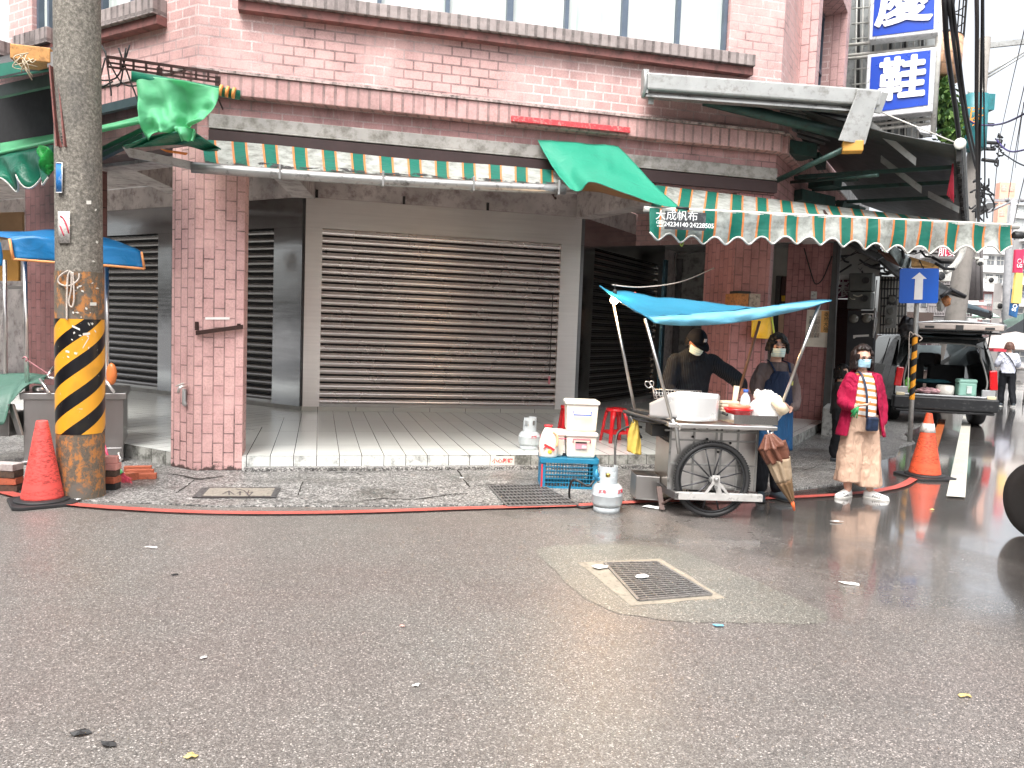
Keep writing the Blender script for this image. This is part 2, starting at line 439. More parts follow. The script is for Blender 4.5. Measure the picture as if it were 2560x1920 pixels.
red_paint = redp('red_road_paint', (.50, .10, .08), .5); white_paint = redp('white_road_paint', (.62, .60, .52), .5); orange_paint = redp('orange_road_paint', (.50, .12, .03), .6)
def ribbon(name, px, w, mat, z=.02, jit=.006, ws=None):
    c = catmull([G(x, y) for x, y in px], 8); mb = MB(); L = []; Rr = []
    for i, p in enumerate(c):
        t = (c[min(i+1, len(c)-1)] - c[max(i-1, 0)]).normalized(); s_ = Vector((t.y, -t.x, 0)); ww = (w if ws is None else ws(i/(len(c)-1)))/2
        L.append(Vector((p.x, p.y, z)) + s_*(ww + noise.noise(p*9)*jit)); Rr.append(Vector((p.x, p.y, z)) - s_*(ww + noise.noise(p*9+Vector((5, 5, 5)))*jit))
    for i in range(len(c)-1): mb.quad(L[i], L[i+1], Rr[i+1], Rr[i])
    return struct(mb.build(name, mat))
ribbon('red_kerb_line', [(-60, 1212), (0, 1231), (60, 1247), (150, 1262), (300, 1275), (500, 1285), (700, 1287), (900, 1284), (1200, 1274), (1440, 1267), (1600, 1259), (1900, 1250), (2100, 1240), (2200, 1229), (2262, 1213), (2305, 1180), (2318, 1150)], .10, red_paint)
ribbon('orange_parking_line', [(2330, 1130), (2345, 1085), (2356, 1050)], .13, orange_paint)
pale = asph.copy(); pale.name = 'pale_asphalt_patch'
for nd in pale.node_tree.nodes:
    if nd.type == 'VALTORGB' and len(nd.color_ramp.elements) == 5:
        for e in nd.color_ramp.elements: c0_ = e.color[0]; e.color = (c0_*1.08+.015, c0_*1.12+.022, c0_*1.08+.017, 1)
pc = catmull([G(x, y, .003) for x, y in ((1335, 1375), (1420, 1362), (1660, 1368), (1860, 1440), (2075, 1545), (1850, 1556), (1620, 1545), (1470, 1500), (1335, 1375))], 6)
struct(MB().poly([Vector((p.x+noise.noise(p*6)*.03, p.y+noise.noise(p*7)*.03, .003)) for p in pc[:-1]]).build('road_patch', pale))
w0, w1, w2, w3 = G(2366, 1240, .019), G(2413, 1243, .019), G(2428, 1040, .019), G(2408, 1040, .019)
struct(MB().quad(w0, w1, w2, w3).build('white_parking_line', white_paint))

# ---------------------------------------------------------------- corner building
bld = thing('corner_building', 'pink brick corner building with roller shutters behind an arcade', 'building', (A0.x, A0.y, 0))
def zC(y, out=0., x=900): return FC.hit(x, y, out)[1]
z_ct, z_cb = zC(229), zC(279); z_sb, z_st = zC(50), zC(17); z_fl1, z_fl0 = zC(319, .06), zC(350, .06)
ZW0, ZTOP = 3.42, 9.5
wl, wr = FC.hit(868, 0)[0], FC.hit(1823, 100)[0]
sl0, sl1 = FC.hit(598, 8)[0], FC.hit(1872, 150)[0]
LR = 5.0
wall = MB()
wall.wall(FC, 0, sB, z_cb, z_st-.05, -.25, 0); wall.wall(FC, 0, wl, z_st-.05, ZTOP, -.25, 0); wall.wall(FC, wr, sB, z_st-.05, ZTOP, -.25, 0)
wall.wall(FC, wl, wr, z_st+1.75, ZTOP, -.25, 0)
Lw = [FL.hit(150, 80)[0], FL.hit(235, 40)[0], FL.hit(425, 20)[0], 12.0]
# left facet: openings [a,b] above the sill
zls = FL.hit(300, 40)[1]
lop = [(FL.hit(400, 10)[0], FL.hit(240, 10)[0]), (FL.hit(138, 60)[0], FL.hit(80, 60)[0]), (FL.hit(22, 80)[0], 11.)]
cur = 0.
wall.wall(FL, 0, 12, z_cb, zls, -.25, 0); wall.wall(FL, 0, 12, zls+1.75, ZTOP, -.25, 0)
for a, b_ in lop: wall.wall(FL, cur, a, zls, zls+1.75, -.25, 0); cur = b_
rw0, rw1 = FR.hit(2012, 60)[0], FR.hit(2078, 100)[0]; zr0, zr1 = 4.75, 6.75
wall.wall(FR, 0, LR, z_cb, zr0, -.25, 0); wall.wall(FR, 0, rw0, zr0, ZTOP, -.25, 0); wall.wall(FR, rw1, LR, zr0, ZTOP, -.25, 0); wall.wall(FR, rw0, rw1, zr1, ZTOP, -.25, 0)
wall.wall(FR, LR-.02, LR+.0, ZW0, ZTOP, -4.5, -.251)
wall.build('brick_wall', brick_up, bld)
grimy_shaded_brick = brick_mat('grimy_shaded_pink_brick', .21, .101, (.40, .21, .20), (.30, .15, .145), (.42, .34, .32), (.05, .03, .03), .013, stain=.75, shift=(0, .02))  # darker tone mixes water stain with the cornice shadow
lw = MB(); lw.wall(FC, 0, sB, ZW0, z_cb-.001, -.25, 0); lw.wall(FR, 0, LR, ZW0, z_cb-.001, -.25, 0); lw.build('grimy_shaded_wall', grimy_shaded_brick, bld); MB().wall(FL, 0, 12, ZW0, z_cb-.001, -.25, 0).build('shaded_left_wall', brick_mat('stained_shade_brick', .21, .101, (.12, .06, .055), (.09, .045, .04), (.12, .09, .085), (.02, .015, .015), .013, stain=.8, shift=(0, .02)), bld)  # left wall: stained brick, near black to paint in the shade below the canopy
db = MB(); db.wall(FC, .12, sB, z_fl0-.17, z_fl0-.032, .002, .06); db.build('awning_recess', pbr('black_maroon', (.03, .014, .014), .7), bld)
cor = MB()
for F, a1 in ((FC, sB), (FL, 12), (FR, LR)): cor.wall(F, -.03 if F is FC else 0, a1, z_cb, z_ct, .0, .13)
cor.build('cornice', soldier, bld, bevel=.01)
cap = MB()
for F, a1 in ((FC, sB), (FL, 12), (FR, LR)): cap.wall(F, -.03 if F is FC else 0, a1, z_ct+.002, z_ct+.03, .0, .15)
cap.build('cornice_cap', pbr('dirty_mortar_cap', (.46, .36, .34), .7, scale=8, dirt=.5), bld)
si = MB(); si.wall(FC, sl0, sl1, z_sb, z_st, .0, .17)
for a, b_ in lop: si.wall(FL, a-.12, b_+.12, zls-.16, zls+.02, 0., .17)
si.build('window_sill', soldier_d, bld, bevel=.008)
su = MB(); su.wall(FC, sl0, sl1, z_sb-.09, z_sb-.002, 0., .12)
for a, b_ in lop: su.wall(FL, a-.12, b_+.12, zls-.25, zls-.162, 0., .12)
su.build('sill_underside', brown_under, bld)
# central window band
wn = None
fr = MB(); zt = z_st+1.75
xs = [FC.hit(x, 70)[0] for x in (868, 948, 1120, 1277, 1420, 1566, 1701, 1823)]
def window(F, xs, z0, z1, pane_m, o=-.10, thick=None, fh=.07, trans=None):
    f = MB(); f.wall(F, xs[0], xs[-1], z0, z0+fh, o-.05, o+.05); f.wall(F, xs[0], xs[-1], z1-fh, z1, o-.05, o+.05)
    for i, a in enumerate(xs):
        w = .035 if (thick and i in thick) else .022
        a = max(a, xs[0]+w); a = min(a, xs[-1]-w)
        f.wall(F, a-w, a+w, z0+fh+.001, z1-fh-.001, o-.045, o+.045)
    if trans: f.wall(F, xs[0], xs[-1], trans-.03, trans+.03, o-.04, o+.052)
    fo = f.build('window', win_frame, bld)
    for i in range(len(xs)-1):
        MB().wall(F, xs[i], xs[i+1], z0+fh*.5, z1-fh*.5, o-.03-.006*(i % 2), o-.02-.006*(i % 2)).build('pane', pane_m, fo)
window(FC, xs, z_st-.02, zt, glass_cur, thick=(3, 5))
for a, b_ in lop: window(FL, [a, (a+b_)/2, b_], zls, zls+1.75, glass_cur)
window(FR, [rw0, (rw0*.75+rw1*.25), (rw0+rw1)/2, (rw0*.25+rw1*.75), rw1], zr0, zr1, glass_dk, o=-.16, trans=zr0+1.1)
MB().wall(FR, rw0-.25, rw1+.25, zr0-.17, zr0-.002, 0, .24).build('window_sill', soldier_d, bld, bevel=.008)
sw = MB(); sw.wall(FR, rw0-.25, rw0-.003, zr0, zr1+.3, .001, .22); sw.wall(FR, rw1+.003, rw1+.25, zr0, zr1+.3, .001, .22); sw.wall(FR, rw0, rw1, zr1+.003, zr1+.3, .001, .22)
sw.build('window_surround', brick_pil, bld)
# flashing strip above the awnings
fl = MB(); fl.wall(FC, .12, sB, z_fl0, z_fl1, .002, .05); fl.wall(FC, .12, sB, z_fl0-.02, z_fl0-.001, .002, .065)
fl.build('flashing', flash_m, bld, bevel=.006)
# pillars
def pillar(name, pts, mat, z1=3.6, z0=.0): return MB().prism([(q.x, q.y) for q in pts], z0, z1).build(name, mat, bld, bevel=.008)
c1 = FC.hit(611, 700)[0]; l1 = FL.hit(429, 700)[0]
pillar('pillar', [FL.pt(l1, 0), FL.pt(0, 0), FC.pt(c1, 0), FC.pt(c1, 0, -.42), FL.pt(l1, 0, -.42)], brick_pil, ZW0-.003)
c2 = FC.hit(1834, 650)[0]; r2 = .18
pillar('pillar', [FC.pt(c2, 0), FC.pt(sB, 0), FR.pt(r2, 0), FR.pt(r2, 0, -.5), FC.pt(c2, 0, -.75)], brick_pil2, ZW0-.003)
r3 = FR.hit(2080, 800)[0]
pillar('pillar', [FR.pt(r3, 0), FR.pt(r3+.45, 0), FR.pt(r3+.45, 0, -.85), FR.pt(r3, 0, -.85)], brick_pil2, ZW0-.003)
l4a, l4b = FL.hit(178, 480)[0], FL.hit(62, 480)[0]
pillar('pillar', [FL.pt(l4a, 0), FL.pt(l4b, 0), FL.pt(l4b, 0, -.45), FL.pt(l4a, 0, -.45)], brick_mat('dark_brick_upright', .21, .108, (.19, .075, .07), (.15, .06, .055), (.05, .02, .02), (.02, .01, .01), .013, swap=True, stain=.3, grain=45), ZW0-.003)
# arcade floor, ceiling, beams
def tile_mat(name, w, h, c, mortar, stain, off=0.):
    n = NB(name); mp = n.node('Mapping'); n.link(n.tc.outputs['UV'], mp.inputs[0])
    b = n.node('TexBrick', offset=off); n.link(mp.outputs[0], b.inputs['Vector'])
    b.inputs['Scale'].default_value = 1; b.inputs['Brick Width'].default_value = w; b.inputs['Row Height'].default_value = h; b.inputs['Mortar Size'].default_value = .004; b.inputs['Mortar Smooth'].default_value = .1
    b.inputs['Color1'].default_value = (*c, 1); b.inputs['Color2'].default_value = (*[v*.93 for v in c], 1); b.inputs['Mortar'].default_value = (*mortar, 1)
    st = n.ramp(n.noise(6, 6, .75), [(.70-.3*stain, 0.), (.80-.2*stain, 1.)])
    col = n.mix(n.math('MULTIPLY', st, .3+.6*stain), b.outputs['Color'], (.07, .07, .06))
    n.set(color=col, rough=.22, spec=.55); n.bump(n.math('SUBTRACT', 1., b.outputs['Fac']), .3, .004); return n.m
tile_f = tile_mat('white_floor_tile', .245, 1.2, (.80, .82, .78), (.035, .035, .03), .15)
tile_r = tile_mat('white_step_tile', .245, .5, (.66, .68, .66), (.03, .03, .025), .62)
tile_rd = tile_mat('grimy_step_tile', .245, .5, (.42, .42, .39), (.03, .03, .025), .9)
fz = PLAT
MB().poly([A0+Vector((0,0,fz)), B0+Vector((0,0,fz)), E2+Vector((0,0,fz)), E1+Vector((0,0,fz))]).build('arcade_floor', tile_f, bld, uvrot=uC, recalc=False)
Lf, Li = FL.pt(12, fz), IL.pt(12, fz); Rf, Ri = FR.pt(LR, fz), IR.pt(LR+4, fz)
MB().poly([Lf, A0+Vector((0,0,fz)), E1+Vector((0,0,fz)), Li]).build('arcade_floor', tile_f, bld, uvrot=uL, recalc=False)
MB().poly([B0+Vector((0,0,fz)), Rf, Ri, E2+Vector((0,0,fz))]).build('arcade_floor', tile_f, bld, uvrot=uR, recalc=False)
c_mid = FC.hit(1240, 1150)[0]
MB().wall(FC, c1-.05, c_mid, 0, fz-.002, -.2, -.004).build('step', tile_r, bld)
MB().wall(FC, c_mid, sB, 0, fz-.002, -.2, -.005).build('step', tile_rd, bld)
MB().wall(FL, .2, 12, 0, fz-.002, -.2, -.004).build('step', tile_rd, bld)
MB().wall(FR, 0.0, LR, 0, fz-.002, -.2, -.004).build('step', tile_rd, bld)
MB().wall(FC, c1+.02, sB-.5, -.02, .055, .0, .10).build('step_foot', apron_m, bld, bevel=.01)
ZC = 4.05
ce = MB().prism([(q.x, q.y) for q in (FL.pt(12, 0), A0, B0, FR.pt(LR, 0), FR.pt(LR+3, 0, -.9), IR.pt(LR+5, 0), E2, E1, IL.pt(12, 0))], ZC, ZC+.1)
ce.build('arcade_ceiling', concrete, bld)
bm_ = MB()
bm_.wall(FC, 0, sB, 3.38, ZW0+.5, -.55, -.252); bm_.wall(FL, 0, 12, 3.38, ZW0+.5, -.55, -.252); bm_.wall(FR, 0, LR, 3.38, ZW0+.5, -.55, -.252)
def beam(p, q, w, z0, z1):
    d = (q-p); d.z = 0; d.normalize(); n_ = Vector((d.y, -d.x, 0)); a = p - n_*w/2; a = Vector((a.x, a.y, z0)); L = (Vector((q.x, q.y, 0))-Vector((p.x, p.y, 0))).length
    bm_.slab(a, d*L, n_*w, Vector((0, 0, z1-z0)))
beam(A0+Vector((.35, .45, 0)), E1, .34, 3.62, ZC-.002); beam(B0+Vector((-.1, .3, 0)), E2, .34, 3.62, ZC-.003)
beam(FL.pt(l4a+.2, 0, -.3), IL.pt(l4a+.2, 0), .3, 3.6, ZC-.004)
bm_.build('beam', concrete, bld)
# inner walls
z_h0, z_h1 = 3.16, 3.64
iw = MB()
iw.wall(IC, 0, sE, z_h1-.01, ZC, -.2, -.01); iw.wall(IL, 0, 12, z_h1-.01, ZC, -.2, -.01); iw.wall(IR, 0, LR+5, z_h1-.01, ZC, -.2, -.01)
iw.wall(IC, 0, sE, 0, z_h1, -.3, -.16); iw.wall(IL, 0, 12, 0, z_h1, -.3, -.16); iw.wall(IR, 0, LR+5, 0, z_h1, -.3, -.16)
iw.build('inner_wall', concrete, bld)
groove_shade = pbr('slat_groove_shade', (.012, .011, .012), .6)  # black paints in the shade inside the slat grooves
lerp_ = lambda a, b, t: a+(b-a)*t
def shutter(F, a0, a1, z0, z1, h1, mat, hmat, pitch=.1265, postL=0, postR=0, pm=None, label=None):
    prof = []; nS = int((z1-z0)/pitch)+1
    for k in range(nS):
        zb = z1 - pitch*(k+1)
        for t in range(7):
            u = t/6; prof.append((zb + pitch*(.15+.82*u), -.066 + .036*math.sin(math.pi*u)**.8))
        prof[-7:] = reversed(prof[-7:])
        prof.append((zb+pitch*.135, -.085)); prof.append((zb+pitch*.01, -.085))
    prof = [(max(z, z0), o) for z, o in prof]
    mb = MB(); mb.smooth = True; n = len(prof); NL = 18; rr_ = random.Random(int(a0*100)+5)
    tw = [rr_.uniform(-.0035, .0035) for _ in range(n//9+2)]
    for j in range(NL+1):
        a = lerp_(a0, a1, j/NL)
        for i, (z, o) in enumerate(prof): k_ = i//9; mb.v.append(F.pt(a, z + tw[k_]*.3*(j/NL-.5), o + tw[k_]*.5 + .002*noise.noise(Vector((a*1.3, k_*.7, a0)))))
    for j in range(NL):
        for i in range(n-1): mb.cur = 1 if i % 9 in (6, 7, 8) else 0; mb.face((j*n+i, j*n+i+1, (j+1)*n+i+1, (j+1)*n+i))
    sh = mb.build('roller_shutter', [mat, groove_shade], bld, recalc=False)
    if label: sh['label'] = label
    MB().wall(F, a0-(postL if postL else 0), a1+(postR if postR else 0), z1-.0, h1, -.15, 0).build('header', hmat, sh)
    MB().wall(F, a0, a1, z0-.01, z0+.05, -.09, -.02).build('bottom_rail', steel_dull, sh)
    if postL: MB().wall(F, a0-postL, a0, z0-.03, z1-.002, -.15, -.003).build('post', pm or steel, sh)
    if postR: MB().wall(F, a1, a1+postR, z0-.03, z1-.002, -.15, -.003).build('post', pm or steel, sh)
    return sh
sc0, sc1 = IC.hit(806, 600)[0], IC.hit(1396, 800)[0]
z0s = fz+.07
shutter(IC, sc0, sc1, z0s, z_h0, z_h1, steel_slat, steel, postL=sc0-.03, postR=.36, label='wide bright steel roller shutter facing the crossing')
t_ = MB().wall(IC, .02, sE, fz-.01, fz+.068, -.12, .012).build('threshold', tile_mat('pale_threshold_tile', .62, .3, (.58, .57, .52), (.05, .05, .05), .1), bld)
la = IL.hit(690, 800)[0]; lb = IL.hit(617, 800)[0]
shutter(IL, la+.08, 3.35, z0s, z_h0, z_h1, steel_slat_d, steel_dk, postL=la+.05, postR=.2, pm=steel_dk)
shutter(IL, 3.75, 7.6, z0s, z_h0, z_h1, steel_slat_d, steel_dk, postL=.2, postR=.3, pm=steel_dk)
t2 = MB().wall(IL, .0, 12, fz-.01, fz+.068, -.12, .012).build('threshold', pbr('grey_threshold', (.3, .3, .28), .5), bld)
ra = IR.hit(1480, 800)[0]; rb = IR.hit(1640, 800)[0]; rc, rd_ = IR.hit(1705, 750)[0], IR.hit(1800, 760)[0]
blue_refl_steel = steel_mat('blue_reflection_steel', (.16, .34, .48), .25)  # blue reflection on the post is put into the steel colour
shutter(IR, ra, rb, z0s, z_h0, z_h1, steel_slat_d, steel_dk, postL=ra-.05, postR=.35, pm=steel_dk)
MB().wall(IR, rb+.36, rb+.52, z0s, 3.3, -.14, .03).build('post', blue_refl_steel, bld)
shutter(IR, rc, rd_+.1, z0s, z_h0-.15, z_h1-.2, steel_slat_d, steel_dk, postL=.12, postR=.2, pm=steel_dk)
# padlocked chain on the wide shutter, drop brackets above the header
for k, x in enumerate((792, 1010, 1220)):
    a, z = IC.hit(x, 500)
    MB().wall(IC, a-.02, a+.02, z_h1, z_h1+.13, -.005, .02).build('bracket', dark_m, bld)
a, z = IC.hit(1372, 950)
lk = MB(); lk.box(IC.pt(a, z, .03), (.035, .03, .14)); lk.build('shutter_lock', pbr('pink_plastic', (.75, .25, .3), .4), bld)
MB().tube([IC.pt(a, 2.3, .03), IC.pt(a, z+.09, .03)], .007).build('chain', dark_m, bld)
# warning plate on the riser
pm_ = pbr('cream_enamel', (.72, .66, .58), .4)
q0, q1 = FC.hit(1226, 1142), FC.hit(1285, 1160)
plate = MB().wall(FC, q0[0], q1[0], .045, .155, 0.001, .012).build('warning_plate', pm_, bld, bevel=.003)
redtx = pbr('red_lettering', (.65, .03, .04), .5)
text('lettering', '小心階梯', redtx, .062, FC.pt((q0[0]+q1[0])/2, .1, .0135), FC.u, (0, 0, 1), plate, .0005, bold=.0015)
# front door with lit notices deep inside the side arcade
dn = MB().wall(IR, rd_+.4, LR+4, fz, z_h1, -.1, -.05).build('shop_front', pbr('dim_shop_front', (.05, .03, .035), .4, scale=2), bld)
# ---------------------------------------------------------------- fabrics
def fabric(name, col, trans=.35, dirt=.25, dirtcol=(.05, .05, .04), scale=7, rough=.45, spec=.4, folds=.35):
    n = NB(name)
    g = n.noise(scale, 6, .7); d = n.ramp(g, [(.60-.3*dirt, 0.), (.80-.2*dirt, 1.)])
    c = n.mix(n.math('MULTIPLY', d, min(.9, .25+dirt)), col, dirtcol); c = n.mix(n.ramp(n.noise(1.5, 3), [(.3, 0.), (.7, .35)]), c, tuple(min(1, v*1.25+.05) for v in col))
    n.set(color=c, rough=rough, spec=spec)
    n.bump(n.noise(5, 4, .55, n.mapping((1, 1, 1.6)), .8), min(1., folds*1.3), .03)
    t = n.node('BsdfTranslucent'); n.link(c, t.inputs['Color'])
    mx = n.node('MixShader'); mx.inputs[0].default_value = trans
    out = n.n['Material Output']; n.link(n.b.outputs[0], mx.inputs[1]); n.link(t.outputs[0], mx.inputs[2]); n.link(mx.outputs[0], out.inputs[0])
    return n.m
aw_g = fabric('awning_green', (.006, .15, .105), .3, .22); aw_w = fabric('awning_white', (.44, .46, .43), .3, .66, (.10, .10, .08), 9); aw_o = fabric('awning_orange', (.66, .22, .07), .3, .25)
bind = pbr('white_binding', (.56, .55, .51), .6, dirt=.15)
tarp_g = fabric('green_tarpaulin', (.20, .64, .36), .55, .1, (.04, .32, .17), 4, .5, folds=.4)
tarp_gd = fabric('dark_green_tarpaulin', (.01, .17, .10), .25, .2, scale=4, rough=.3)
tarp_b = fabric('blue_tarpaulin', (.045, .30, .46), .4, .1, scale=5, rough=.38)
tarp_lb = fabric('light_blue_tarpaulin', (.16, .46, .62), .3, .1, scale=5, rough=.4)
tarp_blue = fabric('bright_blue_tarpaulin', (.01, .20, .48), .3, .1, scale=5, rough=.35)
black_paint = pbr('worn_black', (.02, .02, .02), .6)
zinc = pbr('zinc_gutter', (.36, .36, .35), .38, .75, scale=5, dirt=.25)
galv = pbr('galvanised_sheet', (.37, .375, .365), .45, .35, scale=4, dirt=.3, dirtcol=(.16, .15, .13))
rust = pbr('rusty_iron', (.045, .018, .014), .7, .3, scale=12, dirt=.5, dirtcol=(.02, .012, .01))
dkgreen = pbr('dark_green_painted_iron', (.03, .07, .06), .5, .3, dirt=.4)
dksheet = pbr('sooty_roof_sheet', (.045, .047, .047), .5, .3, scale=3, dirt=.3, dirtcol=(.015, .015, .015))
rubber = pbr('black_rubber', (.02, .02, .021), .55)
def stripe_cols(L, start=0.):
    out = []; x = start; seq = [(0, .108), (2, .02), (1, .142), (2, .02)]; k = 0
    out = [0.]; mi = []
    while out[-1] < L:
        m_, w = seq[k % 4]; k += 1
        nx = min(L, out[-1]+w)
        sub = 3 if w > .1 else 1
        a = out[-1]
        for t in range(sub): out.append(a+(nx-a)*(t+1)/sub); mi.append(m_)
    return out, mi
def striped(mb, fa, fb, L, nv, fn, k0=0):
    xs_, mi = stripe_cols(L)
    n0 = len(mb.v)
    for x in xs_:
        for j in range(nv+1): mb.v.append(fn(x/L, j/nv))
    mb.smooth = True
    for i in range(len(xs_)-1):
        mb.cur = mi[i]
        for j in range(nv):
            a = n0+i*(nv+1)+j; mb.face((a, a+nv+1, a+nv+2, a+1))
    mb.smooth = False; mb.cur = 0
SM = [aw_g, aw_w, aw_o]
def lerp(a, b, t): return a + (b-a)*t

# left awning with its gutter
gp0, gp1 = FC.W(478, 418, .75), FC.W(1413, 474, .75); zg = (gp0.z+gp1.z)/2; ag0, ag1 = FC.hit(478, 410, .75)[0], FC.hit(1413, 470, .75)[0]
t_aw = thing('striped_awning', 'narrow worn green and white striped awning over the wide shutter, with a gutter', 'awning', FC.pt((ag0+ag1)/2, zg))
ab0, ab1 = FC.hit(505, 345, .12)[0], FC.hit(1405, 440, .12)[0]; zb0 = FC.hit(900, 383, .12)[1]
gz0, gz1 = gp0.z+.03, gp1.z+.03
mb = MB(); L_ = ag1-ag0
def f_aw(u, v):
    a = lerp(lerp(ab0, ab1, u), lerp(ag0+.12, ag1-.02, u), v); z = lerp(zb0+.01*math.sin(u*9), lerp(gz0, gz1, u)+.02, v) - .045*math.sin(v*math.pi)*(.6+.4*math.sin(u*31))
    return FC.pt(a, z, lerp(.1, .70, v))
striped(mb, 0, 0, L_, 5, f_aw); mb.build('canopy', SM, t_aw)
mb = MB(); mb.grid(lambda u, v: f_aw(u, lerp(.80, 1.0, v)) + Vector((0, 0, .006)), 60, 2)
def wornm():
    n = NB('worn_black_patches'); a = n.ramp(n.noise(9, 6, .7), [(.50, 0.), (.53, 1.)]); n.set(color=(.03, .03, .03), rough=.6, alpha=a); return n.m
mb.build('worn_edge', wornm(), t_aw)
mb = MB(); gut = [lerp(gp0, gp1, t/14) - Vector((0, 0, .02*math.sin(t/14*math.pi))) for t in range(15)]
mb.tube(gut, .052, 12); mb.build('gutter', zinc, t_aw)
for x in (700, 957, 1183, 1395):
    a = FC.hit(x, 430, .75)[0]; t = (a-ag0)/(ag1-ag0); c_ = lerp(gp0, gp1, t) - Vector((0, 0, .02*math.sin(t*math.pi)))
    MB().box(c_+Vector((0, 0, .01)), (.02, .14, .15), rz=rad(14.2)).build('gutter_clip', zinc, t_aw, bevel=.004)
fin = MB(); a_, b_, c_, d_ = FC.W(305, 366, .9), FC.W(482, 404, .78), FC.W(480, 424, .70), FC.W(322, 392, .80)
fin.extrude([a_, b_, c_, d_], FC.out*-.03); fin.build('gutter_end', galv, t_aw)
arm = MB()
for x in (700, 1395):
    a = FC.hit(x, 430, .75)[0]; arm.tube([FC.pt(a, zg-.05, .7), FC.pt(a, 3.45, -.02)], .014, 6)
arm.build('arm', rust, t_aw)

# right awning
bl = FC.W(1622, 523, 1.2); zr_ = bl.z; br = G(2524, 566, zr_)
t_ar = thing('striped_awning', 'wide green and white striped awning with a scalloped valance reaching over the food cart', 'awning', (bl+br)/2)
kl, kr = FC.W(1640, 463, .12), FC.W(2425, 556, .12)
L_ = (br-bl).length
def f_ar(u, v):
    p = lerp(lerp(kl, kr, u), lerp(bl, br, u), v); p = p.copy(); p.z += -.06*math.sin(v*math.pi)*(1+.3*math.sin(u*23)); return p
mb = MB(); striped(mb, 0, 0, L_, 8, f_ar); mb.build('canopy', SM, t_ar)
dirb = (br-bl).normalized(); perp = Vector((dirb.y, -dirb.x, 0))
zv = bl.z - FC.hit(1622, 600, 1.2)[1]
def f_va(u, v):
    x = u*L_; p = lerp(bl, br, u); sc_ = .5-.5*math.cos(2*math.pi*(x/.245+.12)); h = zv*(.78+.24*sc_)+.02*math.sin(u*11)
    return p + Vector((0, 0, .01-h*v)) + perp*(.03*math.sin(2*math.pi*x/.245+1)*v + .035*math.sin(x*3.1+v*2)*v + .03)
mb = MB(); striped(mb, 0, 0, L_, 6, f_va); mb.build('valance', SM, t_ar)
mb = MB(); mb.tube([f_va(i/220, 1.) for i in range(221)], .011, 5); mb.build('valance_binding', bind, t_ar)
mb = MB(); mb.tube([bl-dirb*.05, br+dirb*.1], .03, 10); mb.build('front_bar', bind, t_ar)
mb = MB(); mb.tube([br+dirb*.05-Vector((0, 0, .09)), br+dirb*.16-Vector((0, 0, .09))], .035, 8); mb.build('bar_end', black_paint, t_ar)
mb = MB()
for u in (0.02, .5, .98):
    mb.tube([lerp(bl, br, u)-Vector((0, 0, .04)), lerp(kl, kr, u)+Vector((0, 0, -.35 if u < .3 else -.05))], .022, 6)
mb.build('arm', rust, t_ar)
u0, u1 = .035, .135
def onva(u, v): return f_va(u, v)+perp*.05
A_, B_ = lerp(bl, br, .034)+perp*.17, lerp(bl, br, .142)+perp*.17
mb = MB(); zz0 = Vector((0, 0, -.035)); zz1 = Vector((0, 0, -.035-zv*.58)); mb.extrude([A_+zz1, B_+zz1, B_+zz0, A_+zz0], -perp*.008)
adp = mb.build('advert_patch', pbr('black_vinyl', (.03, .032, .035), .5, dirt=.3, dirtcol=(.15, .15, .15)), t_ar)
wtx = pbr('white_lettering', (.72, .72, .70), .5)
cc = (A_+B_)/2; hh = zv*.58
text('lettering', '大成帆布', wtx, .105, cc+perp*.002+Vector((0, 0, -.035-hh*.27))-dirb*.09, dirb, (0, 0, 1), adp, .0008, squeeze=1.05)
text('lettering', '☎24234140·24228505', wtx, .066, cc+perp*.002+Vector((0, 0, -.035-hh*.73)), dirb, (0, 0, 1), adp, .0008, squeeze=.95, bold=.001)
mb = MB(); c_ = FC.W(1706, 585, 1.1)
mb.tube(catmull([c_+Vector((0, 0, .08)), c_+Vector((.02, 0, -.02)), c_+Vector((0, 0, -.13)), c_+Vector((-.03, 0, -.05)), c_+Vector((-.01, 0, .07))], 4), .007, 5); mb.build('cord_loop', pbr('lime_cord', (.5, .65, .1), .5), t_ar)

# draped green tarpaulins
def coons(Tp, Bt, Lf, Rt, n=6):
    Tp, Bt, Lf, Rt = (catmull(x, n) for x in (Tp, Bt, Lf, Rt))
    def at(c, t):
        k = t*(len(c)-1); i = min(int(k), len(c)-2); return c[i].lerp(c[i+1], k-i)
    def f(u, v):
        return at(Tp, u)*(1-v) + at(Bt, u)*v + at(Lf, v)*(1-u) + at(Rt, v)*u - (Tp[0]*(1-u)*(1-v) + Tp[-1]*u*(1-v) + Bt[0]*(1-u)*v + Bt[-1]*u*v)
    return f
w = lambda x, y, o: FC.W(x, y, o)
t_g = thing('green_tarpaulin', 'faded green tarpaulin sheet bridging the gap between the two striped awnings', 'tarpaulin', w(1500, 430, .6))
f = coons([w(1345, 350, .1), w(1440, 356, .1), w(1545, 366, .1)], [w(1427, 473, .9), w(1452, 477, .95), w(1478, 455, 1.02), w(1570, 484, 1.15), w(1640, 512, 1.24), w(1702, 519, 1.26)],
          [w(1345, 350, .1), w(1372, 400, .35), w(1395, 441, .62), w(1427, 473, .9)], [w(1545, 366, .1), w(1602, 427, .55), w(1650, 474, .9), w(1702, 519, 1.26)])
tarp_mid = fabric('sea_green_sheet', (.018, .27, .17), .2, .22, (.01, .12, .09), 3, .5)
mb = MB(); mb.grid(lambda u, v: f(u, v)+FC.out*(.02*math.sin(u*14+v*3)*v + .05*noise.noise(Vector((u*4, v*2.2, 2))) + .02*noise.noise(Vector((u*12+v*5, v*3, 7)))), 30, 24); mb.build('sheet', tarp_mid, t_g, solid=.004)
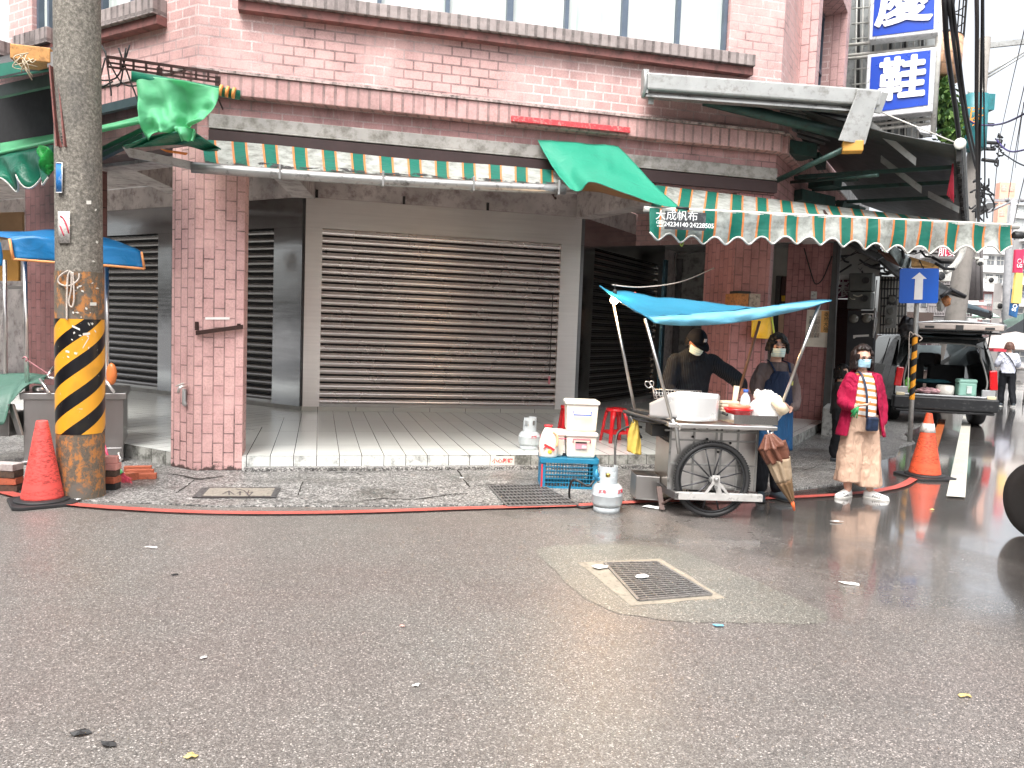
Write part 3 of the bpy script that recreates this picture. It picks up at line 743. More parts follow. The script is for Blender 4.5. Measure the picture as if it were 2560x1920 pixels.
mb = MB(); f2 = coons([w(1455, 476, .9), w(1480, 456, 1.0), w(1560, 484, 1.1), w(1640, 513, 1.2)], [w(1455, 477, .5), w(1500, 481, .5), w(1545, 492, .6), w(1640, 513, 1.19)], [w(1455, 476, .9), w(1455, 477, .5)], [w(1640, 513, 1.2), w(1640, 513, 1.19)])
mb.grid(f2, 16, 4); mb.build('underside', fabric('ochre_sheet_back', (.35, .16, .05), .3, .3), t_g, solid=.003)
mb = MB(); mb.tube([w(1690, 519, 1.27), w(1722, 522, 1.3)], .016, 6); mb.build('pole_end', black_paint, t_g)

t_h = thing('green_tarpaulin', 'bright green tarpaulin bunched over a pole at the building corner above the brick pillar', 'tarpaulin', w(440, 280, .9))
f = coons([w(340, 188, 1.0), w(400, 194, 1.0), w(470, 204, 1.0), w(548, 221, 1.0)], [w(362, 342, 1.05), w(400, 334, 1.1), w(440, 327, 1.1), w(474, 322, 1.05)],
          [w(340, 188, 1.0), w(346, 250, 1.02), w(351, 310, 1.05), w(362, 342, 1.05)], [w(548, 221, 1.0), w(540, 262, 1.05), w(512, 296, 1.1), w(474, 322, 1.05)])
def fh(u, v):
    w_n = noise.noise(Vector((u*5, v*4, 3)))*.05 + noise.noise(Vector((u*9, v*6, 1)))*.015
    k = math.exp(-((u-.62)/.16)**2)
    return f(u, v) + FC.out*(w_n*math.sin(math.pi*min(1, max(0, v)))*1.3 + .10*math.sin(u*11+v*4)*v*(1-v*.3) - .22*k*math.sin(math.pi*min(1, v*1.1)) + .05*math.sin(u*23-v*8)*v) + Vector((0, 0, -.02*math.sin(u*19)*v))
mb = MB(); mb.grid(fh, 44, 30); mb.build('sheet', tarp_g, t_h, solid=.003)
mb = MB(); f3 = coons([w(312, 366, 1.0), w(360, 345, 1.0), w(430, 330, 1.05), w(478, 328, 1.05), w(520, 352, .95), w(552, 372, .9)], [w(312, 370, .9), w(380, 366, .85), w(440, 362, .8), w(480, 368, .8), w(515, 378, .85), w(545, 377, .85)],
        [w(312, 366, 1.0), w(312, 370, .9)], [w(552, 372, .9), w(545, 377, .85)])
mb.grid(lambda u, v: f3(u, v)+FC.out*(.09*math.sin(u*17+v*6)*math.sin(math.pi*v)), 36, 8); mb.build('bunched_end', tarp_gd, t_h, solid=.003)
mb = MB(); f4 = coons([w(440, 322, 1.12), w(478, 318, 1.12), w(490, 330, 1.1)], [w(455, 355, 1.1), w(470, 352, 1.12), w(484, 356, 1.08)], [w(440, 322, 1.12), w(448, 338, 1.18), w(455, 355, 1.1)], [w(490, 330, 1.1), w(488, 345, 1.05), w(484, 356, 1.08)])
mb.grid(lambda u, v: f4(u, v)+FC.out*.05*math.sin(u*9), 10, 8); mb.build('gather', tarp_g, t_h, solid=.003)
mb = MB(); mb.tube([w(328, 190, 1.0), w(600, 238, .8)], .045, 10); mb.build('pole', tarp_gd, t_h)
mb = MB()
for k in range(3):
    p0, p1 = w(549+k*16, 225+k*3.3, .86), w(556+k*16, 227+k*3.3, .86); mb.tube([p0, p1], .052, 10)
mb.build('roll_stripes', pbr('orange_vinyl', (.75, .30, .08), .5), t_h)
mb = MB(); f5 = coons([w(400, 372, .8), w(470, 382, .8)], [w(415, 380, .8), w(465, 388, .8)], [w(400, 372, .8), w(415, 380, .8)], [w(470, 382, .8), w(465, 388, .8)])
mb.grid(f5, 4, 2); mb.build('orange_patch', pbr('orange_cloth', (.7, .2, .04), .6), t_h, solid=.003)

# slotted angle-iron bracket above the tarpaulin
t_s = thing('slotted_iron_bracket', 'rusty slotted angle-iron rail fixed on the pink wall above the bunched tarpaulin', 'bracket', w(400, 165, .6))
mb = MB(); sa, za = FC.hit(267, 146, .6); sb_, zb_ = FC.hit(548, 186, .6); up = Vector((0, 0, 1)); dv = (FC.pt(sb_, zb_, .6)-FC.pt(sa, za, .6)); ln = dv.length; dv.normalize()
base = FC.pt(sa, za, .6)
mb.slab(base-up*.0, dv*ln, FC.out*.01, up*.022); mb.slab(base-up*.085, dv*ln, FC.out*.01, up*.02); mb.slab(base-up*.045, dv*ln, FC.out*.01, up*.016); mb.slab(base+up*.022, dv*ln, FC.out*-.05, up*.008)
k = 0.
while k < ln: mb.slab(base-up*.085+dv*k, dv*.02, FC.out*.01, up*.1); k += .11
for x, y in ((392, 168), (538, 190)):
    q = FC.W(x, y, .6); mb.slab(q-up*.17, FC.u*.05, FC.out*.01, up*.17); mb.slab(q-up*.17, FC.u*.01, FC.out*-.58, up*.02)
mb.build('rail', rust, t_s)
mb = MB(); c0 = w(275, 122, .55)
for i in range(6):
    r_ = random.Random(i); a = c0+Vector((r_.uniform(-.12, .2), 0, r_.uniform(-.1, .05))); b = c0+Vector((r_.uniform(-.25, .45), 0, r_.uniform(-.25, -.55)))
    mb.tube(catmull([a, a.lerp(b, .5)+Vector((r_.uniform(-.1, .1), 0, -.15)), b], 5), .008, 5)
mb.build('wire_tangle', black_paint, t_s)
# red strip
rs = MB(); p, q = w(1277, 297, .14), w(1573, 327, .14); rs.slab(p-up*.035, q-p, FC.out*.04, up*.065)
o = rs.build('red_sign_rail', pbr('peeling_red_paint', (.55, .05, .06), .5, scale=14, dirt=.3, dirtcol=(.5, .4, .35)), None, bevel=.006); tag(o, 'narrow peeling red strip on the cornice above the green sheet', 'sign rail')

# ---------------------------------------------------------------- big sheet-metal canopy at the right corner
p0 = FC.W(1612, 188, .45); z0_ = p0.z; p1 = G(2213, 233, z0_); hF = z0_-FC.hit(1616, 242, .45)[1]
dF = (p1-p0); lF = dF.length; dF = dF.normalized(); nF = Vector((dF.y, -dF.x, 0))
t_c = thing('metal_canopy', 'large dirty sheet-metal canopy with a pale fascia at the right corner of the building', 'canopy', p0.lerp(p1, .5))
mb = MB(); mb.slab(p0-up*hF*.8, dF*lF*.96, nF*.12, up*hF*.8); mb.build('fascia', galv, t_c, bevel=.02)
mb = MB(); mb.slab(p0-up*hF*1.08, dF*lF*.93, nF*.03, up*hF*.25); mb.slab(p0-up*hF*1.1-nF*.02, dF*lF*.93, nF*.11, up*.02); mb.build('lower_flange', zinc, t_c)
mb = MB()
for k in range(9):
    t = k/8; mb.v.append(Vector((0, 0, 0)))
mb = MB(); ecp = [p0+nF*(.02+.10*math.cos(a))+up*(-hF*.45+hF*.62*math.sin(a))-dF*.02 for a in np.linspace(-1.5, 1.5, 9)]; mb.tube(ecp, .022, 6); mb.slab(p0-up*hF*.95-dF*.04, dF*.06, nF*.1, up*hF*1.1)
mb.slab(p0-up*(hF*1.35)+dF*.05, dF*.06, nF*.02, up*hF*.4); mb.build('end_cap', galv, t_c)
sF0, sF1 = (p0-FC.o).dot(FC.u), 0
wq = FC.pt(sF0+.2, z0_-.02, 0.0); wB = Vector((B0.x, B0.y, z0_-.05)); wR = FR.pt(2.2, z0_-.1, 0)
mb = MB(); mb.smooth = False
fr0, fr1 = p0-up*.02, p1-up*.02
poly_ = [fr0, fr1, wR, wB, wq]
mb.extrude([q-up*.012 for q in poly_], up*.01); mb.build('roof_sheet', dksheet, t_c)
mb = MB()
for k in range(11):
    t = .10+.085*k; a = fr0.lerp(wq, t); b = fr1.lerp(wR, t); mb.slab(a-up*.06, (b-a), nF*.03, up*.03)
mb.build('rib', zinc, t_c)
mb = MB(); mb.tube([FC.W(1760, 250, .3), FC.W(2118, 338, .55)], .05, 6, squash=1.4); mb.tube([FC.W(1940, 452, .02), FC.W(2125, 366, .85)], .035, 8); mb.tube([FR.pt(.9, FR.hit(2035, 508)[1]), FC.W(2195, 438, .6)], .022, 6)
mb.tube([FC.W(2118, 338, .55), FC.W(2125, 300, .8)], .04, 6)
mb.build('strut', dkgreen, t_c)
# hanging flap, block and return
pf = lambda x, y, o_=.0: Facet(p0, dF, nF).W(x, y, o_)
mb = MB(); mb.extrude([pf(2146, 224, .16), pf(2200, 229, .16), pf(2163, 361, .14), pf(2097, 350, .14)], -nF*.02); mb.extrude([pf(2206, 229, .12), pf(2222, 233, .10), pf(2203, 284, .08), pf(2186, 281, .1)], -nF*.02)
mb.build('hanging_flap', galv, t_c, bevel=.004)
mb = MB(); c_ = pf(2131, 368, .06); mb.box(c_, (.22, .16, .12), rz=-.3); mb.build('yellow_block', pbr('ochre_wood', (.55, .28, .05), .6), t_c, bevel=.01)
# sloping side roof over the pavement (street side)
sR = (p1-FR.o).dot(FR.u); FS = Facet(FR.pt(sR, 0), FR.out, -FR.u)
n_in = FS.W(2200, 284); n_out = FS.W(2400, 366); LS = 8.0
e_out = n_out + FR.u*LS; e_in = Vector((FR.pt(sR+LS, 0).x, FR.pt(sR+LS, 0).y, n_in.z))
mb = MB(); i_in = FR.pt(sR, n_in.z+.25, 0.02); nn = 10
def fs(u, v):
    a = i_in.lerp(n_out, u); p = a + FR.u*(LS*v); p.z += -.05*math.sin(math.pi*u); return p
mb.grid(fs, 8, 10); mb.build('side_roof', dksheet, t_c, solid=.015)
mb = MB(); mb.tube([n_in+up*.02, n_out+up*.02], .008, 6); mb.build('roof_edge', bind, t_c)
for (a, b, c, d, ds) in ((2176, 312, 2290, 406, .35), (2202, 398, 2304, 476, 1.2), (2320, 486, 2398, 526, 2.6)):
    Fk = Facet(FR.pt(sR+ds, 0), FR.out, -FR.u); q0, q1 = Fk.W(a, b), Fk.W(c, d)
    mb = MB()
    for k in (-1, 0, 1): mb.slab(q0+up*.03*k-FR.u*.01, q1-q0, FR.u*.03, up*.018)
    mb.slab(q0-up*.04, q1-q0, FR.u*-.012, up*.09)
    mb.build('channel_bar', galv, t_c)
mb = MB()
for ds in (.9, 1.9, 3.1):
    Fk = Facet(FR.pt(sR+ds, 0), FR.out, -FR.u); z = n_out.z-.02; q = FR.pt(sR+ds, z-.1*0, .1); mb.slab(q, FR.out*((n_out-FR.pt(sR, 0)).dot(FR.out)-.2), FR.u*.05, up*-.05)
for k in range(9):
    r_ = random.Random(40+k); q = FR.pt(r_.uniform(.2, 3.8), r_.uniform(3.4, 4.3), r_.uniform(.05, .7)); mb.box(q, (r_.uniform(.1, .9), r_.uniform(.03, .4), r_.uniform(.03, .2)), rz=r_.uniform(-1, 2), rx=r_.uniform(-.3, .3))
mb.build('framing', dkgreen, t_c)
mb = MB(); tub = n_out + up*.02; mb.tube([tub-FR.u*.03, tub+FR.u*LS], .055, 12, caps=False); mb.build('rolled_tarp', tarp_gd if False else pbr('grey_rolled_sheet', (.10, .105, .10), .4), t_c)
mb = MB(); M_ = Matrix.Rotation(rad(90), 3, 'X'); Mr = Matrix.Rotation(-rad(30.2), 3, 'Z') @ M_; mb.lathe([(.062, -.005), (.062, .015), (.05, .02), (.0, .03)], tub-FR.u*.04, 16, M=Mr); mb.build('roll_cap', bind, t_c)
mb = MB(); c_ = Facet(FR.pt(sR+.8, 0), FR.out, -FR.u).W(2381, 430); 
for k in range(5): mb.tube([c_+up*.1, c_+Vector((.02*k-.04, 0, -.28-.02*k))], .008, 4)
mb.build('red_ribbon', pbr('red_ribbon', (.6, .04, .08), .6), t_c)
mb = MB()
for k in range(60):
    t = k/60; q = tub + FR.u*(LS*t) - up*(.1+.05*random.random()); mb.box(q, (.03, .05, .12+.1*random.random()), rz=random.random())
mb.build('torn_fringe', black_paint, t_c)

# ---------------------------------------------------------------- left green awnings
t_l = thing('green_awning', 'rolled green awning with a ragged scalloped edge, left of the concrete utility pole', 'awning', FL.pt(3, 3.3, 1))
wl_ = lambda x, y, o: FL.W(x, y, o)
mb = MB(); f = coons([wl_(352, 290, .35), wl_(230, 318, .35), wl_(0, 358, .35)], [wl_(352, 304, .8), wl_(230, 332, .8), wl_(0, 386, .8)], [wl_(352, 290, .35), wl_(352, 304, .8)], [wl_(0, 358, .35), wl_(0, 386, .8)])
mb.grid(f, 12, 3); mb.build('canopy', tarp_g, t_l, solid=.004)
mb = MB(); mb.tube([wl_(356, 303, .8), wl_(-40, 392, .8)], .020, 8); mb.build('front_bar', pbr('green_tube', (.10, .50, .22), .4), t_l)
def fv(u, v):
    p = lerp(wl_(132, 362, .8), wl_(-20, 390, .8), u); h = .42*(.62+.35*(.5+.5*math.sin(u*21))); return p + Vector((0, 0, -h*v)) - FL.out*(.06*math.sin(u*15+v*4)*v)
mb = MB(); mb.grid(fv, 40, 6); mb.build('valance', tarp_gd, t_l, solid=.004)
mb = MB(); mb.tube([fv(i/60, 1) for i in range(61)], .01, 5); mb.build('valance_binding', bind, t_l)
tarp_vg = fabric('vivid_green_cloth', (.02, .40, .07), .3, .12)
mb = MB(); f = coons([wl_(98, 362, .85), wl_(120, 368, .9), wl_(136, 388, .85)], [wl_(112, 432, .85), wl_(120, 438, .85), wl_(126, 430, .85)], [wl_(98, 362, .85), wl_(100, 405, .92), wl_(112, 432, .85)], [wl_(136, 388, .85), wl_(134, 410, .8), wl_(126, 430, .85)])
mb.grid(lambda u, v: f(u, v)+FL.out*.05*math.sin(u*12+v*9)*math.sin(math.pi*v), 12, 12); mb.build('torn_corner', tarp_vg, t_l, solid=.004)
mb = MB(); mb.slab(wl_(90, 428, .4), wl_(-40, 426, .4)-wl_(90, 428, .4), FL.out*.05, up*.07); mb.slab(wl_(80, 438, .42), wl_(-40, 438, .42)-wl_(80, 438, .42), FL.out*.05, up*.03); mb.build('rail', steel_dull, t_l)
# upper roof over the left street
t_u = thing('metal_canopy', 'dark green-edged metal canopy at the upper left, half hidden by the pole', 'canopy', FL.pt(4, 4, .6))
mb = MB(); mb.extrude([wl_(140, 165, 1.3), wl_(-40, 205, 1.3), wl_(-40, 150, .02), wl_(140, 118, .02)], up*.02); mb.build('roof_sheet', dksheet, t_u)
mb = MB(); mb.extrude([wl_(150, 205, .25), wl_(-60, 258, .25), wl_(-60, 372, .25), wl_(150, 330, .25)], FL.out*-.03); mb.build('shade_board', pbr('shade_black', (.012, .012, .013), .8), t_u)  # black board stands in for the shade under the canopy
mb = MB(); mb.slab(wl_(170, 168, 1.3), wl_(-40, 200, 1.3)-wl_(170, 168, 1.3), FL.out*-.03, up*.13); mb.build('edge', pbr('green_trim', (.02, .16, .11), .5), t_u)
mb = MB(); mb.slab(wl_(170, 205, .9), wl_(-40, 250, .9)-wl_(170, 205, .9), FL.out*-.05, up*.12); mb.build('channel_bar', pbr('grey_green_channel', (.13, .18, .16), .5, .3), t_u)
mb = MB(); mb.slab(wl_(356, 330, .5), wl_(240, 385, .5)-wl_(356, 330, .5), FL.out*-.05, up*.05); mb.slab(wl_(356, 345, .55), wl_(240, 402, .55)-wl_(356, 345, .55), FL.out*-.05, up*.05); mb.slab(wl_(352, 260, .3), wl_(245, 285, .3)-wl_(352, 260, .3), FL.out*-.05, up*.09)
mb.build('lower_rail', pbr('slate_rail', (.06, .09, .10), .5, .4), t_u)
# ---------------------------------------------------------------- street things, left side
up = Vector((0, 0, 1))
bp = G(203, 1243); bt = P(192, -60, bp.y); dz = (bt-bp)/(bt.z-bp.z)
t_p = thing('utility_pole', 'thick concrete utility pole with a black and yellow striped band and peeling orange paint', 'utility pole', bp)
polec = NB('pole_concrete'); a = polec.noise(38, 5, .8); bgn = polec.noise(2.0, 5, .6, polec.mapping((1.2, 1.2, .5)))
c_ = polec.ramp(a, [(.3, (.06, .055, .045)), (.5, (.18, .165, .14)), (.68, (.38, .35, .30))]); c_ = polec.mix(polec.math('MULTIPLY', polec.ramp(bgn, [(.52, 0.), (.66, 1.)]), .6), c_, (.07, .068, .065))
polec.set(color=c_, rough=.85); polec.bump(a, .6, .012)
def at(z): return dz*z
def yz(y, r=.19): return P(200, y, bp.y-r).z
R0 = .190
mb = MB(); mb.tube([at(z) for z in (0, 2, 4, 7, 10)], [R0, .186, .182, .176, .17], 40); mb.build('shaft', polec.m, t_p, local=True)
ob = NB('peeling_orange_paint'); a = ob.noise(16, 7, .75, ob.mapping((1, 1, .7))); b2 = ob.noise(45, 4, .8); big = ob.noise(3.2, 5, .6)
c_ = ob.mix(ob.ramp(a, [(.42, 0.), (.52, 1.)]), (.44, .18, .05), ob.mix(b2, (.03, .022, .018), (.22, .18, .13)))
c_ = ob.mix(ob.math('MULTIPLY', ob.ramp(big, [(.56, 0.), (.62, 1.)]), .9), c_, (.13, .12, .105)); c_ = ob.mix(ob.ramp(b2, [(.70, 0.), (.72, .9)]), c_, (.6, .55, .48))
ob.set(color=c_, rough=.7); ob.bump(a, .5, .006)
zs0, zs1, zs2 = yz(1088), yz(798), yz(678)
mb = MB(); mb.tube([at(z) for z in (0.0, .5, zs2)], [R0+.003]*3, 40, caps=False); mb.build('painted_base', ob.m, t_p, local=True)
def stripes_mat(name, R, slope, period, frac, c1, c2, wear=.12, phase=0., axis=None):
    n = NB(name); sep = n.node('SeparateXYZ'); n.link(n.tc.outputs['Object'], sep.inputs[0])
    an = n.math('ARCTAN2', sep.outputs['Y'], sep.outputs['X'])
    h = n.math('SUBTRACT', sep.outputs['Z'], n.math('MULTIPLY', an, R*slope))
    fr_ = n.math('FRACT', n.math('ADD', n.math('DIVIDE', h, period), phase))
    k = n.math('LESS_THAN', fr_, frac)
    c = n.mix(k, c1, c2); wn_ = n.noise(14, 6, .75)
    c = n.mix(n.ramp(wn_, [(.66, 0.), (.68, wear*6)]), c, (.6, .58, .52)); c = n.mix(n.ramp(n.noise(5, 4), [(.5, 0.), (.8, .3)]), c, (.05, .04, .02))
    n.set(color=c, rough=.35, spec=.5); return n.m
st_m = stripes_mat('hazard_stripes', R0, .80, .283, .47, (.74, .34, .025), (.004, .004, .006), .12, .35)
mb = MB(); mb.tube([at(zs0+(zs1-zs0)*k/6) for k in range(7)], [R0+.007]*7, 48, caps=False); mb.build('striped_band', st_m, t_p, local=True)
def onpole(px, py, e=.0):
    q = ray(px, py); q2 = Vector((q.x, q.y, 0)); t0 = 1.0
    # nearest intersection with the shaft cylinder
    ax = bp + at(2.0); A = q.x**2+q.y**2; Bq = -2*(q.x*ax.x+q.y*ax.y); Cq = ax.x**2+ax.y**2-(R0+e)**2; D_ = Bq*Bq-4*A*Cq
    t = (-Bq-math.sqrt(max(D_, 0)))/(2*A); return O+q*t
def pole_patch(name, px0, py0, px1, py1, mat, e=.012):
    mb = MB(); n = 8
    def f(u, v): return onpole(lerp(px0, px1, u), lerp(py0, py1, v), e)
    mb.grid(f, n, 2); return mb.build(name, mat, t_p, solid=.004)
pole_patch('torn_notice', 145, 528, 175, 608, pbr('torn_paper', (.58, .56, .53), .7, scale=30, dirt=.5, dirtcol=(.2, .19, .18)))
rr = MB(); rr.tube([onpole(lerp(150, 172, k/8), 540+18*(k/8)**2*2.4, .018) for k in range(9)], .006, 5); rr.tube([onpole(lerp(150, 160, k/4), lerp(565, 590, k/4), .018) for k in range(5)], .005, 5); rr.build('red_ring_print', pbr('crimson_ink', (.5, .02, .06), .5), t_p)
bpl = pole_patch('blue_plate', 140, 407, 155, 481, pbr('blue_enamel', (.03, .18, .48), .3, dirt=.2, dirtcol=(.5, .55, .6)), .02)
mb = MB()
for (x0, y0, x1, y1) in ((139.5, 406, 156, 408), (139.5, 480, 156, 482), (154.5, 406, 156, 482)):
    mb.grid(lambda u, v: onpole(lerp(x0, x1, u), lerp(y0, y1, v), .026), 3, 1)
mb.build('plate_rim', wtx, t_p, solid=.002)
mb = MB(); rs_ = random.Random(3)
for k in range(26):
    x, y = rs_.uniform(165, 250), rs_.choice([rs_.uniform(690, 800), rs_.uniform(690, 900), rs_.uniform(500, 1050)]); a = rs_.uniform(0, 3); L = rs_.uniform(2, 7)
    q = [onpole(x+math.cos(a+t)*L*f_, y+math.sin(a+t)*L*.7*f_, .0095) for t, f_ in ((0, 1), (1.4, .5), (3.1, 1), (4.6, .6))]; mb.poly(q)
for (x0, y0, x1, y1, w_) in ((164, 878, 192, 884, 5), (225, 760, 241, 760, 8), (207, 870, 222, 845, 4), (180, 815, 200, 824, 5), (207, 836, 225, 834, 6), (220, 808, 240, 830, 4), (216, 506, 228, 506, 9)):
    mb.poly([onpole(x0, y0-w_/2, .011), onpole(x1, y1-w_/2, .011), onpole(x1, y1+w_/2, .011), onpole(x0, y0+w_/2, .011)])
mb.build('paper_scraps', pbr('paper_scrap', (.68, .66, .60), .7), t_p, solid=.001)['kind'] = 'stuff'
ropem = pbr('pale_rope', (.55, .48, .42), .8, scale=60, bump=.5)
mb = MB(); rz_ = yz(672); mb.tube([at(rz_ + .05*math.cos(a*1.0+.6)) + Vector((math.cos(a)*(R0+.012), math.sin(a)*(R0+.012), 0)) for a in np.linspace(0, 2*math.pi, 33)], .009, 6)
kx = lambda x, y: onpole(x, y, .022)
mb.build('rope', ropem, t_p); mb = MB(); mb.tube(catmull([kx(170, 676), kx(150, 690), kx(146, 705), kx(160, 714), kx(180, 712), kx(196, 698), kx(198, 684)], 5), .007, 6)
mb.tube(catmull([kx(176, 677), kx(170, 690), kx(168, 720), kx(167, 760), kx(167, 800)], 5), .008, 6)
mb.tube(catmull([kx(178, 678), kx(178, 720), kx(172, 755), kx(179, 768), kx(185, 750), kx(184, 710), kx(182, 680)], 5), .007, 6)
mb.build('rope_loops', ropem, t_p)
mb = MB(); a0_, a1_ = onpole(142, 165, .03), onpole(160, 368, .02); a0_ = P(131, 168, bp.y-.1); a1_ = P(148, 368, bp.y-.17); d_ = (a1_-a0_)
sx_ = Vector((.075, 0, 0)); mb.slab(a0_, d_, sx_, Vector((0, -.012, 0))); mb.slab(a0_+Vector((0, -.055, 0)), d_, Vector((.012, 0, 0)), Vector((0, .055, 0))); mb.slab(a0_+Vector((.063, -.05, 0)), d_, Vector((.012, 0, 0)), Vector((0, .05, 0)))
mb.build('perforated_channel', pbr('red_rust_iron', (.20, .07, .06), .6, .2, scale=20, dirt=.4), t_p)
mb = MB()
for k in range(26): q = a0_+d_*(k+.6)/27; mb.box(q+Vector((.04, -.016, 0)), (.016, .008, .014))
mb.build('slot', black_paint, t_p)['kind'] = 'stuff'
mb = MB(); c_ = P(90, 146, bp.y+.35); mb.box(c_, (.32, .3, .13), rz=.25); wb_ = mb.build('wood_block', pbr('ochre_wood_block', (.55, .27, .08), .6, scale=9, dirt=.35, dirtcol=(.15, .07, .02)), t_p, bevel=.008)
mb = MB(); mb.slab(P(118, 130, bp.y+.25), Vector((.2, 0, .02)), Vector((0, .25, 0)), up*-.13); mb.build('mount', steel_dull, t_p)
mb = MB(); r_ = random.Random(5)
for k in range(9):
    a = P(r_.uniform(50, 85), r_.uniform(130, 150), bp.y+.05); mb.tube(catmull([a, a+Vector((r_.uniform(-.1, .1), -.05, r_.uniform(-.12, -.05))), a+Vector((r_.uniform(-.05, .1), 0, r_.uniform(-.2, 0)))], 4), .005, 4)
mb.build('loose_wire', pbr('cream_wire', (.5, .42, .3), .5), t_p)

def cone(label, loc, H, rb, rt, base, rz, col, bands=(), name='traffic_cone'):
    t = thing(name, label, 'traffic cone', loc, rz)
    cm = NB('cone_plastic'); a = cm.noise(26, 6, .8, cm.mapping((1, 1, 2.6))); bg_ = cm.ramp(cm.noise(3, 2, .5, cm.mapping((.3, .3, 3))), [(.35, 0.), (.55, 1.)])
    k = cm.math('MULTIPLY', cm.ramp(a, [(.46, 0.), (.60, 1.)]), bg_); cm.set(color=cm.mix(k, col, tuple(v*.28 for v in col)), rough=.5, spec=.4)
    MB().lathe([(rb, .045), (rb*.985, .07), (rt+.004, H-.01), (rt, H), (rt-.006, H), (rt-.01, H-.05)], n=28).build('cone_body', cm.m, t, local=True)
    for (z0, z1, c) in bands:
        r = lambda z: rb*.985+(rt-rb*.985)*(z-.07)/(H-.08)
        MB().lathe([(r(z0)+.009, z0), (r(z1)+.009, z1)], n=28).build('reflective_collar', pbr('white_collar', (.75, .73, .70), .4, dirt=.2), t, local=True)
    b = MB(); n = 4; pts = []
    for i in range(4):
        for d in (-.12, .12): an = math.pi/2*i+math.pi/4+d; pts.append((math.cos(an)*base*.7, math.sin(an)*base*.7))
    b.prism(pts, 0.0, .03); b.lathe([(rb+.05, .03), (rb+.045, .045), (rb+.005, .055), (rb-.01, .055)], n=28)
    b.build('rubber_base', rubber, t, local=True, bevel=.006); return t
cone('faded red traffic cone without bands, in front of the striped utility pole', G(106, 1258), .715, .165, .042, .44, rad(38), (.80, .10, .085))
cone('orange traffic cone with a white collar at the end of the red kerb line', G(2311, 1193), .80, .185, .033, .50, rad(10), (.78, .11, .045), [(.565, .675, 0)])

# ---------------------------------------------------------------- steel stall at the left edge
k0 = G(58, 982, .78); KS = Facet(k0, dirv(66), -dirv(-24))
t_st = thing('food_stall', 'closed stainless steel food stall under a blue canopy, behind the utility pole', 'food stall', Vector((k0.x, k0.y, 0)))
bs, rm = KS.hit(58, 1150, 0), None
a1_ = KS.hit(316, 970)[0]; zt_ = .78; zb_ = KS.hit(200, 1148)[1]
mb = MB(); mb.wall(KS, 0, a1_*.97, zb_, zt_-.07, -1.0, 0); mb.build('body', steel_dull, t_st, bevel=.01)
mb = MB(); mb.wall(KS, -.03, a1_, zt_-.07, zt_, -1.03, .03); mb.build('rim', steel_dull, t_st, bevel=.008)
mb = MB(); mb.wall(KS, a1_*.74, a1_*.96, .10, zb_+.12, -.4, .01); mb.wall(KS, -.02, a1_*.97, zb_-.03, zb_-.001, -1.02, .015); mb.build('lower_box', steel_dull, t_st, bevel=.01)
mb = MB(); mb.tube([KS.W(296, 1135, .03), KS.W(302, 1150, .06), KS.W(298, 1163, .05)], .012, 6); mb.build('handle', steel, t_st)
mb = MB(); mb.slab(P(18, 1010, k0.y-.1), P(42, 1088, k0.y-.1)-P(18, 1010, k0.y-.1), Vector((.055, .0, 0)), Vector((0, .04, 0))); mb.slab(P(-40, 1030, k0.y-.05), Vector((.26, 0, 0)), Vector((0, .3, 0)), up*-.25); mb.build('side_tray', steel_dull, t_st, bevel=.005)
mb = MB()
for (x0, y0, x1, y1, dd) in ((62, 648, 68, 978, -.05), (267, 668, 268, 962, -.05), (12, 650, 14, 960, -.9)): MB().tube([KS.W(x0, y0, dd), KS.W(x1, y1, dd)], .021, 12).build('canopy_post', steel, t_st)
mb = MB()
for (x0, y0, x1, y1, dd) in ((100, 948, 124, 984, .12), (258, 942, 285, 980, .12), (135, 918, 115, 945, -.1)): mb.tube([KS.W(x0, y0, dd-.12), KS.W(x1, y1, dd)], .017, 10)
mb.tube([KS.W(112, 945, -.1), KS.W(150, 945, -.1)], .014, 8); mb.tube([KS.W(82, 972, -.06), KS.W(110, 972, -.06)], .035, 10)
mb.build('lid_handle', steel, t_st)
pk = pbr('pink_cord', (.55, .25, .27), .6)
mb = MB(); mb.tube(catmull([KS.W(64, 898, .03), KS.W(90, 915, .03), KS.W(125, 938, .02)], 5), .007, 6); mb.tube([KS.W(57, 896, 0), KS.W(62, 892, .03), KS.W(69, 897, .03), KS.W(64, 904, .03)], .009, 6); mb.build('cord', pk, t_st)
f = coons([KS.W(-30, 938, -.4), KS.W(60, 932, -.4), KS.W(118, 938, -.1)], [KS.W(-20, 1080, .1), KS.W(12, 1050, .12), KS.W(40, 985, .1), KS.W(108, 952, .02)], [KS.W(-30, 938, -.4), KS.W(-30, 1000, 0), KS.W(-20, 1080, .1)], [KS.W(118, 938, -.1), KS.W(108, 952, .02)])
mb = MB(); mb.grid(lambda u, v: f(u, v)+up*.025*math.sin(u*19+v*5)*v, 24, 14); mb.build('dust_sheet', fabric('grey_green_sheet', (.07, .16, .12), .1, .2, scale=5), t_st, solid=.004)
# canopy
yF, yB = KS.W(200, 900, .35), None
cw = lambda x, y, o: KS.W(x, y, o)
mb = MB(); f = coons([cw(-60, 578, -.5), cw(60, 579, -.5), cw(140, 574, -.45), cw(254, 592, -.3)], [cw(25, 596, .3), cw(90, 590, .32), cw(200, 604, .3), cw(352, 629, .3)], [cw(-60, 578, -.5), cw(-20, 588, -.1), cw(25, 596, .3)], [cw(254, 592, -.3), cw(300, 610, 0), cw(352, 629, .3)])
mb.grid(lambda u, v: f(u, v)+up*(.02*math.sin(u*14)*math.sin(3.1*v)), 24, 8)
f = coons([cw(25, 596, .3), cw(90, 590, .32), cw(200, 604, .3), cw(352, 629, .3)], [cw(33, 646, .33), cw(140, 654, .33), cw(254, 661, .33), cw(360, 670, .33)], [cw(25, 596, .3), cw(33, 646, .33)], [cw(352, 629, .3), cw(360, 670, .33)])
